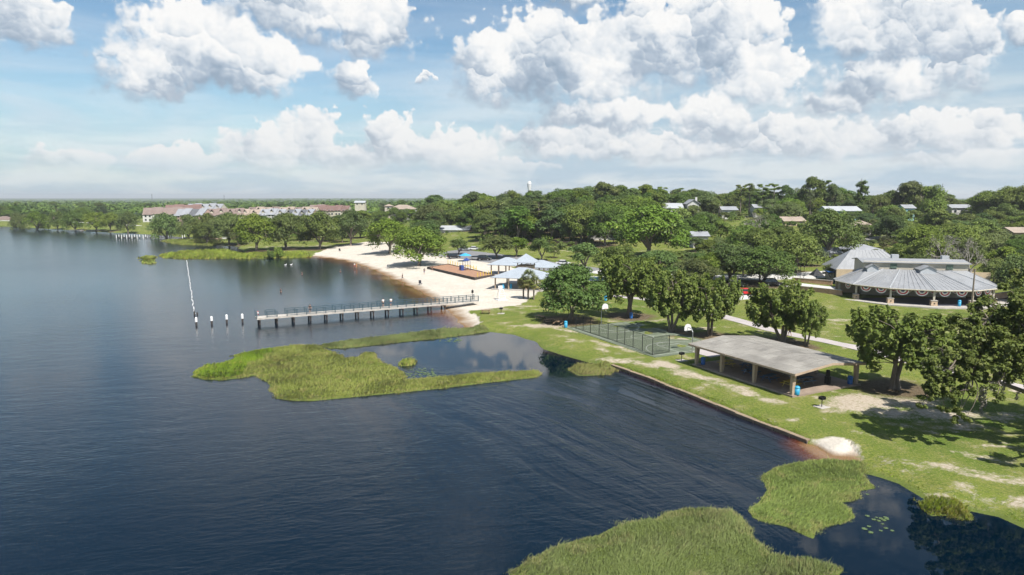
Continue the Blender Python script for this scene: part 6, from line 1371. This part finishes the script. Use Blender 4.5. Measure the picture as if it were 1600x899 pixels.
def bank_tufts():                                   # rough grass along the water's edge and over the lawn
    rs = np.random.RandomState(12); E = W([(1620, 836), (1600, 828), (1560, 808), (1515, 799), (1470, 790), (1440, 779), (1405, 756), (1375, 746), (1350, 739)])
    pts = []
    for a, b_ in zip(E[:-1], E[1:]):
        L = math.hypot(b_[0] - a[0], b_[1] - a[1]); k = int(L * 200); f = rs.rand(k); nx, ny = -(b_[1] - a[1]) / L, (b_[0] - a[0]) / L; o = rs.normal(0.15, .45, k); pts.append(np.stack([a[0] + (b_[0] - a[0]) * f - nx * o, a[1] + (b_[1] - a[1]) * f - ny * o], 1))
    for a, b_ in zip(SEAWALLW[:-1], SEAWALLW[1:]):
        L = math.hypot(b_[0] - a[0], b_[1] - a[1]); k = int(L * 60); f = rs.rand(k); nx, ny = -(b_[1] - a[1]) / L, (b_[0] - a[0]) / L; o = np.abs(rs.normal(.5, .35, k)) + .22; pts.append(np.stack([a[0] + (b_[0] - a[0]) * f - nx * o, a[1] + (b_[1] - a[1]) * f - ny * o], 1))
    # tufts over the lawn
    k = 40; t = rs.uniform(.08, .8, k); y = 45 * (3.2 ** rs.rand(k)); pts.append(np.stack([t * y, y], 1))
    P = np.concatenate(pts); x, y = P[:, 0], P[:, 1]; z = ground_z(x, y); sand = inside(BEACH, x, y) | inside(SPIT, x, y)
    ok = (z > .12) & ~sand & (sdf(MAIN, x, y) > .1)
    for o_, hw, hd, cx, cy in ((gsh, SL / 2 + .4, SWD / 2 + .4, SL / 2, -SWD / 2), (court, HL + 1.1, CW / 2 + .9, 0, 0)):
        c_, s_ = cos(-o_.rotation_euler.z), sin(-o_.rotation_euler.z); dx, dy = x - o_.location.x, y - o_.location.y; lx, ly = dx * c_ - dy * s_, dx * s_ + dy * c_; ok &= ~((abs(lx - cx) < hw) & (abs(ly - cy) < hd))
    ok &= linedist([tuple(T(px, py)[:2]) for px, py in ((955, 462), (1080, 480), (1245, 524), (1370, 550), (1545, 594), (1760, 640))], x, y, False) > 1.6
    pt = wob(x, y, 4.0) * .6 + wob(x - 9, y + 5, 1.7) * .4; ok &= pt > rs.uniform(-1.0, .7, len(x))
    x, y, z, pt = x[ok], y[ok], z[ok], pt[ok]; n_ = len(x); h = rs.uniform(.07, .20, n_) * np.clip(y / 60, .9, 1.5); w = rs.uniform(.03, .07, n_) * np.clip(y / 55, .9, 2); a = rs.uniform(0, 6.28, n_)
    V = np.zeros((n_, 3, 3)); B = np.stack([x, y, z - .02], 1); u = np.stack([np.cos(a) * w, np.sin(a) * w, 0 * a], 1); V[:, 0] = B - u; V[:, 1] = B + u; V[:, 2] = B; V[:, 2, :2] += rs.normal(0, .07, (n_, 2)); V[:, 2, 2] += h
    o = mesh_object('lawn_grass', V.reshape(-1, 3), np.arange(3 * n_).reshape(n_, 3), 'reed_dark'); fattr(o, 'tint', np.repeat(np.clip(.42 + .3 * pt + rs.normal(0, .2, n_), 0, 1), 3)); tag(o, 'rough grass tufts scattered over the lawn and along the bank', kind='stuff')
bank_tufts()
# ------------------------------------------------------------------ lily pads
def pad_mesh():
    k = 11; r = 1.0; mb = MB(); mb.v = [(0, 0, .012)] + [(r * cos(.25 + (2 * pi - .5) * i / k), r * sin(.25 + (2 * pi - .5) * i / k), .006 + .02 * (i % 2)) for i in range(k + 1)]; mb.f = [[0, i + 1, i + 2] for i in range(k)]; return mb
pad0 = None
def pad(px, py, r, label, group):
    global pad0
    g = G(px, py, 0)
    if pad0 is None: pad0 = pad_mesh().build('lily_pad', 'lily')
    else: pass
    o = bpy.data.objects.new('lily_pad', pad0.data); COL.objects.link(o); o.location = (g.x, g.y, .006); o.scale = (r, r, 1); o.rotation_euler = (0, 0, TR.uniform(0, 6.28)); tag(o, label, 'lily pad', group)
for x, y in [(620, 530), (660, 552), (677, 540), (705, 545), (722, 556), (742, 549), (715, 580), (736, 606), (776, 622), (705, 622), (603, 610), (630, 595), (640, 632), (620, 395), (690, 560), (735, 541)]: pad(1200 + x / 3.995, 674 + y / 3.995, TR.uniform(.10, .19), 'small green lily pad floating in the dark pond at the lower right', 'lily pads in the dark pond')
for i in range(46): pad(TR.uniform(632, 682), TR.gauss(584, 3.0), TR.uniform(.12, .26), 'lily pad floating along the inner edge of the large marsh island', 'lily pads along the marsh island')
for i in range(34): pad(TR.gauss(706, 9), TR.gauss(531, 2.2), TR.uniform(.12, .26), 'lily pad in the patch beside the marsh strip', 'lily pads beside the marsh strip')
bpy.data.objects.remove(pad0)
# ------------------------------------------------------------------ the big overhanging live oak at the right
def overhang_oak():
    rs = np.random.RandomState(77); base = AT(1745, 700, 62.0); bz_ = gz(base.x, 62.0); Tm, Cm, Mm = Mesh(), Mesh(), Mesh()
    O = np.array([base.x, 62.0, bz_]); L = lambda px, py, Y: np.array(AT(px, py, Y)) - O
    trunk_top = np.array([0.2, -.3, 3.4])
    tube(Tm, [[.1, 0, -.5], [0, 0, .5], [.1, -.1, 2.0], trunk_top], [.95, .72, .60, .58], 10)
    limbA = np.array([trunk_top - [0, 0, .3], L(1690, 640, 61), L(1640, 622, 60), L(1600, 612, 59.6), L(1560, 597, 59.4), L(1520, 588, 59.2), L(1482, 578, 59.2)])
    tube(Tm, limbA, [.36, .30, .25, .20, .15, .10, .05], 8)
    limbB = np.array([trunk_top - [0, 0, .2], L(1700, 560, 62), L(1650, 520, 61), L(1590, 500, 60.5), L(1545, 500, 60.5)]); tube(Tm, limbB, [.36, .28, .2, .13, .06], 8)
    limbC = np.array([trunk_top, L(1730, 520, 63), L(1700, 450, 64), L(1650, 430, 64)]); tube(Tm, limbC, [.4, .3, .18, .08], 8)
    limbD = np.array([trunk_top, L(1800, 540, 60), L(1860, 480, 58), L(1920, 470, 57)]); tube(Tm, limbD, [.4, .3, .2, .1], 8)
    limbE = np.array([trunk_top - [0, 0, .2], L(1720, 640, 57), L(1680, 650, 54), L(1650, 640, 52)]); tube(Tm, limbE, [.34, .24, .15, .06], 8)
    limbs = [limbA, limbB, limbC, limbD, limbE]
    lob = [(1592, 468, 61, 2.2), (1560, 488, 61, 1.9), (1608, 515, 60, 2.6), (1545, 528, 60, 1.9), (1518, 512, 61, 1.5), (1496, 500, 61, 1.1), (1578, 556, 59, 2.1), (1533, 556, 60, 1.8), (1492, 552, 60, 1.5), (1466, 570, 59.5, 1.2), (1448, 586, 59.5, .9), (1512, 584, 59, 1.1), (1480, 596, 59, 1.0), (1445, 618, 59, .55),
           (1488, 622, 58.6, .75), (1500, 640, 58.6, .7), (1476, 640, 58.6, .45), (1600, 588, 59, 1.5), (1640, 470, 62, 2.8), (1650, 540, 60, 2.6), (1640, 600, 58, 2.0), (1680, 440, 64, 2.8), (1700, 500, 63, 3), (1720, 570, 60, 2.6), (1690, 620, 56, 2.2), (1655, 645, 53, 1.8), (1760, 450, 63, 3), (1780, 520, 60, 3), (1830, 470, 60, 3.2),
           (1880, 500, 58, 3), (1920, 470, 57, 3), (1850, 560, 56, 2.6), (1740, 620, 57, 2.4), (1620, 435, 63, 2.0), (1530, 480, 61.5, 1.0), (1470, 545, 60, .7), (1556, 620, 58.5, .7), (1460, 600, 59, 1.0), (1470, 615, 59, .85), (1455, 605, 59.2, .9), (1505, 610, 58.8, 1.0), (1525, 575, 59.3, 1.3), (1500, 572, 59.5, 1.3), (1478, 585, 59.3, 1.1), (1490, 655, 58.6, .5), (1508, 655, 58.6, .45), (1440, 632, 59, .42), (1520, 535, 60, 1.4), (1560, 575, 59.5, 1.5), (1580, 520, 60.5, 1.8), (1540, 505, 61, 1.5), (1600, 545, 59.5, 1.8), (1545, 595, 59, 1.0)]
    for px, py, Y, r in lob:
        c = L(px, py, Y); q = min((q for l in limbs for q in l[1:]), key=lambda q: np.linalg.norm(q - c)); tube(Tm, limb(q, c, rs, .15, 5), np.linspace(.11, .025, 5) * min(1.2, .5 + r / 3), 5)
        k = int(820 * r ** 1.75) + 170
        ns = max(7, int(9 * r)); sub = c + rnd_dirs(rs, ns) * r * rs.uniform(.35, 1.15, ns)[:, None] * [1, 1, .62]; sr = (.16 + r * .8) * rs.uniform(.22, .46, ns)
        for s_, rr in zip(sub, sr):
            tube(Tm, [c, (c + s_) / 2 + rs.normal(size=3) * .08, s_], [.03, .02, .012], 3)
            kk = int(k / ns); d = rnd_dirs(rs, kk); lt = np.clip(rs.normal(.42, .14), .1, .85); cards(Cm, s_ + d * rr * (rs.rand(kk) ** .45)[:, None] * [1, 1, .75], d * .6 + [0, 0, .6], .23, np.clip(rs.normal(lt, .2, kk), 0, 1), rs)
    for px, py, Y, ln_ in [(1537, 604, 59.3, 2.6), (1541, 603, 59.3, 2.0), (1533, 602, 59.3, 1.6), (1556, 600, 59.4, 1.0), (1568, 603, 59.4, .9), (1492, 584, 59.2, .8), (1610, 615, 59.5, 1.2), (1590, 612, 59.5, .8), (1550, 598, 59.3, .7), (1515, 590, 59, .7)]:
        c = L(px, py, Y); k = int(60 * ln_); f = rs.rand(k); P = c + np.stack([rs.normal(0, .10, k) * (1 - .6 * f), rs.normal(0, .10, k), -f * ln_], 1); cards(Mm, P, rnd_dirs(rs, k) * [1, 1, .1], .26, np.clip(rs.normal(.35, .2, k), 0, 1), rs, .4)
    o = bpy.data.objects.new('live_oak', None); COL.objects.link(o); o.location = O; tag(o, 'big overhanging live oak with hanging moss at the right edge', 'tree')
    for nm, M_, mt in (('trunk', Tm, 'bark'), ('crown', Cm, 'leaf_live'), ('hanging_moss', Mm, 'moss')):
        c = bpy.data.objects.new(nm, M_.data(nm, mt, nm == 'trunk')); COL.objects.link(c); c.parent = o
overhang_oak()
# ------------------------------------------------------------------ people (and birds) seen far off
def skin_mesh(name, verts, edges, radii, mat, sub=1):
    me = bpy.data.meshes.new(name); me.from_pydata(verts, edges, []); o = bpy.data.objects.new(name, me); COL.objects.link(o)
    m1 = o.modifiers.new('s', 'SKIN'); m2 = o.modifiers.new('d', 'SUBSURF'); m2.levels = m2.render_levels = sub
    for i, r in enumerate(radii): me.skin_vertices[0].data[i].radius = r if hasattr(r, '__len__') else (r, r)
    me.skin_vertices[0].data[0].use_root = True
    dg = bpy.context.evaluated_depsgraph_get(); out = bpy.data.meshes.new_from_object(o.evaluated_get(dg)); out.name = name; bpy.data.objects.remove(o); bpy.data.meshes.remove(me)
    out.materials.clear(); out.materials.append(MATS[mat]); out.polygons.foreach_set('use_smooth', np.ones(len(out.polygons), dtype=bool)); return out
def figure(pose):
    sw_ = {'stand': (0, 0, .12), 'walk': (.28, -.24, .2), 'rail': (0, .05, .45)}[pose]; f1, f2, arm = sw_
    V = [(0, 0, .96), (0, .0, 1.18), (0, .0, 1.40), (0, .01, 1.52), (0, .03, 1.60), (0, .03, 1.72), (-.18, 0, 1.42), (.18, 0, 1.42), (-.25, arm * .3, 1.14), (.25, arm * .3, 1.14), (-.24, arm, .92), (.24, arm, .92), (-.23, arm + .06, .84), (.23, arm + .06, .84),
         (-.10, 0, .90), (.10, 0, .90), (-.11, f1 * .55 + .02, .50), (.11, f2 * .55 + .02, .50), (-.11, f1, .08), (.11, f2, .08), (-.12, f1 + .16, .04), (.12, f2 + .16, .04)]
    E = [(0, 1), (1, 2), (2, 3), (3, 4), (4, 5), (2, 6), (2, 7), (6, 8), (7, 9), (8, 10), (9, 11), (10, 12), (11, 13), (0, 14), (0, 15), (14, 16), (15, 17), (16, 18), (17, 19), (18, 20), (19, 21)]
    R = [(.15, .11), (.14, .10), (.16, .11), .055, .09, .09, .065, .065, .047, .047, .036, .036, .04, .04, .095, .095, .06, .06, .042, .042, .035, .035]
    body = skin_mesh('body', V, E, R, 'skin')
    shirt = [(0, .0, .98), (0, 0, 1.20), (0, 0, 1.44), (-.18, 0, 1.43), (.18, 0, 1.43), (-.235, arm * .22, 1.22), (.235, arm * .22, 1.22)]
    se = [(0, 1), (1, 2), (2, 3), (2, 4), (3, 5), (4, 6)]; sr = [(.17, .13), (.16, .12), (.17, .125), .085, .085, .068, .068]
    short = [(0, 0, 1.0), (-.105, 0, .88), (.105, 0, .88), (-.11, f1 * .5 + .02, .56), (.11, f2 * .5 + .02, .56)]; oe = [(0, 1), (0, 2), (1, 3), (2, 4)]; orr = [(.165, .125), .115, .115, .085, .085]
    hair = [(0, .01, 1.66), (0, .01, 1.76), (0, -.04, 1.70)]; he = [(0, 1), (0, 2)]; hr = [.10, .085, .09]
    return body, (shirt, se, sr), (short, oe, orr), (hair, he, hr)
FIG = {k: figure(k) for k in ('stand', 'walk', 'rail')}
def person(loc, rz, pose, top, bottom, label, group='people', scale=1.0):
    t = thing('person', label, 'person', loc, rz, group); t.scale = (scale,) * 3
    b, s, o_, h = FIG[pose]; c = bpy.data.objects.new('body', b); COL.objects.link(c); c.parent = t
    for nm, d, mt in (('shirt', s, top), ('shorts', o_, bottom), ('hair', h, 'hair_dark')):
        me = skin_mesh(nm, *d, mt); c = bpy.data.objects.new(nm, me); COL.objects.link(c); c.parent = t
    # eyes, nose and mouth are part of the face
    f = MB().box(-.035, .115, 1.665, .02, .02, .012).box(.035, .115, 1.665, .02, .02, .012).box(0, .135, 1.62, .022, .03, .04).box(0, .112, 1.585, .05, .02, .01); o = f.build('face', 'hair_dark' if False else 'skin', t); o['kind'] = 'stuff'
    return t
dk = DZ + .06
person(local(pier, 9.6, -.35, dk), PRZ + 2.6, 'stand', 'cloth_dark', 'cloth_dark', 'person in dark clothes standing on the pier near its lake end', 'people on the pier')
person(local(pier, 24.0, .62, dk), PRZ + .1, 'rail', 'cloth_white', 'cloth_dark', 'person in white leaning on the pier rail, left of a pair', 'people on the pier')
person(local(pier, 25.6, .62, dk), PRZ - .2, 'rail', 'cloth_white', 'cloth_blue', 'person in white leaning on the pier rail, right of a pair', 'people on the pier')
for px, py, rz, pose, a, b_, lb in [(629, 433, 1.2, 'walk', 'cloth_dark', 'cloth_dark', 'dark clothed person walking near the water edge of the beach'), (663, 427, .4, 'stand', 'cloth_dark', 'cloth_blue', 'person in dark shirt standing in front of the playground corner'), (676, 423, 2.0, 'walk', 'cloth_dark', 'cloth_dark', 'small dark clothed person beside the playground border'),
                                    (557, 415.5, -.5, 'stand', 'cloth_orange', 'cloth_orange', 'person in orange standing at the water edge of the beach'), (1234, 525, .9, 'walk', 'cloth_dark', 'cloth_dark', 'dark clothed person walking on the footpath behind the shelter'), (404 + 150, 415, 1.0, 'walk', 'cloth_white', 'cloth_red', 'person in white shirt beside the one in orange at the water edge')]:
    p = T(px, py); 
    if p.z < .02: p.z = .02
    person(p, rz, pose, a, b_, lb, 'people on the beach and path')
for px, py, lb in [(472, 429, 'swimmer standing chest deep in the middle of the bay'), (532, 425, 'swimmer nearest the beach in the bay'), (439, 456, 'swimmer farthest from the beach, behind the pier')]:
    g = G(px, py, 0); person((g.x, g.y, -.95), 2.5, 'stand', 'cloth_dark', 'cloth_dark', lb, 'swimmers in the bay')
for px, py, lb in [(446, 415, 'white bird floating left of the other in the bay'), (455, 414.5, 'white bird floating right of the other in the bay')]:
    g = G(px, py, 0); t = thing('water_bird', lb, 'bird', (g.x, g.y, 0), 1.0, 'white birds on the bay'); t.scale = (.62, .62, .62); me = skin_mesh('body', [(0, 0, .22), (.5, 0, .26), (-.45, 0, .28), (-.85, 0, .36), (.7, 0, .5), (.72, 0, .85), (.92, 0, .9)], [(0, 1), (0, 2), (2, 3), (1, 4), (4, 5), (5, 6)], [(.34, .28), (.22, .2), (.24, .2), .07, .10, .12, .04], 'float_white'); c = bpy.data.objects.new('body', me); COL.objects.link(c); c.parent = t
# beach chairs and bags
for px, py, mt, lb in [(607, 416, 'steel_grey', 'grey folding chair on the open sand'), (531, 392, 'cloth_dark', 'dark beach cart on the sand near the corner oak'), (657, 441, 'cloth_dark', 'small dark bag on the sand above the pier')]:
    p = T(px, py); t = thing('beach_chair' if 'chair' in lb else 'beach_bag' if 'bag' in lb else 'beach_cart', lb, 'beach gear', p, .6); MB().box(0, 0, .35, .7, .7, .12).build('seat', mt, t); MB().box(0, .33, .45, .7, .1, .75).build('backrest', mt, t)
    for s in (-1, 1): MB().rod((s * .3, -.3, 0), (s * .3, .3, .5), .03, 5).build('leg', 'steel_grey', t)
# ------------------------------------------------------------------ air
def haze():
    o = MB().box(0, 6900, -6.0, 50000, 20500, 71.0).build('haze', None); m = bpy.data.materials.new('haze'); m.use_nodes = True; t = m.node_tree; t.nodes.clear()
    out = t.nodes.new('ShaderNodeOutputMaterial'); v = t.nodes.new('ShaderNodeVolumePrincipled'); v.inputs['Color'].default_value = (.92, .955, .985, 1); v.inputs['Density'].default_value = HAZE; v.inputs['Anisotropy'].default_value = 0.2
    t.links.new(v.outputs[0], out.inputs['Volume']); o.data.materials.append(m); o['kind'] = 'stuff'; o['label'] = 'thin summer haze over lake and woods'
HAZE = 0.00013
haze()
# ------------------------------------------------------------------ say which tree is which, by look and by the nearest thing one can find
def name_trees():
    marks = [('the white gabled house', 1083, 322), ('the turquoise house', 1318, 328), ('the column tree', 1342, 300), ('the tan house', 1352, 392), ('the bandstand roof', 1430, 425), ('the two storey white house', 1502, 328), ('the massive dark oak', 1028, 355), ('the tall slender pine', 842, 340), ('the water tower', 827, 290), ('the brown board fence', 880, 372),
             ('the straight trunked oak', 942, 345), ('the red car', 1166, 452), ('the beach car park', 750, 392), ('the lone beach oak', 660, 380), ('the hill house with lantern', 625, 322), ('the yellow green young tree', 592, 362), ('the long red terrace', 517, 328), ('the long pale terrace', 440, 330), ('the salmon townhouses', 297, 332), ('the leftmost townhouses', 250, 334), ('the boathouse', 351, 370), ('the far left tan house', 85, 343), ('the left edge red roof', 2, 343),
             ('the grey bare tree', 1180, 350), ('the low tan roof', 1240, 346), ('the plaza oak', 1240, 390), ('the right edge tan house', 1595, 362), ('the pale driveway', 1375, 370), ('the bare mossy trees', 1490, 400), ('the white house behind the beach', 712, 358), ('the radio mast', 1473, 298)]
    looks = {'oak_tree': 'spreading', 'woodland_tree': 'upright', 'young_tree': 'small', 'pine_tree': 'airy', 'shrub': 'low'}
    groups = {}
    for o in COL.objects:
        if o.get('group') and str(o['group']).startswith(('trees', 'skyline', 'bushes', 'oaks lining')): groups.setdefault(o['group'], []).append(o)
    c, s = cos(PITCH), sin(PITCH); seen = {}
    for g, os_ in groups.items():
        for o in os_:
            ch = next(k for k in o.children if k.name.startswith('crown')); h = max(v[2] for v in ch.bound_box) * o.scale.z; x, y, z = o.location.x, o.location.y, o.location.z + h * .7 - CAMH
            dep = y * c - z * s; px = CX + FPX * x / dep; py = CY - FPX * (z * c + y * s) / dep
            m_, mx, my = min(marks, key=lambda m: (m[1] - px) ** 2 + 4 * (m[2] - py) ** 2); dx, dy = px - mx, py - my; dist = math.hypot(dx, dy)
            rel = ('right of' if dx > 0 else 'left of') if abs(dx) > 1.2 * abs(dy) else ('below' if dy > 0 else 'above')
            look = looks.get(o.name.split('.')[0], 'leafy'); size = 'tall' if h > 10.5 else 'mid height' if h > 7.5 else 'short'
            noun = 'bush' if look == 'low' else 'tree'; seen.setdefault((look, size, noun, rel, m_), []).append((dist, o))
    od = ['nearest', 'second', 'third', 'fourth', 'fifth', 'sixth', 'seventh', 'eighth', 'ninth', 'tenth', 'eleventh', 'twelfth', 'thirteenth', 'fourteenth', 'fifteenth', 'sixteenth', 'seventeenth', 'eighteenth', 'nineteenth', 'twentieth']
    for (look, size, noun, rel, m_), lst in seen.items():
        lst.sort(key=lambda t: t[0])
        for i, (d, o) in enumerate(lst):
            q = '' if len(lst) == 1 else (od[i] + ' ' if i < 20 else 'farther ')
            o['label'] = (q + size + ' ' + look + ' ' + noun + ' ' + rel + ' ' + m_).replace('low bush', 'bush')
name_trees()
make_land(); make_water()
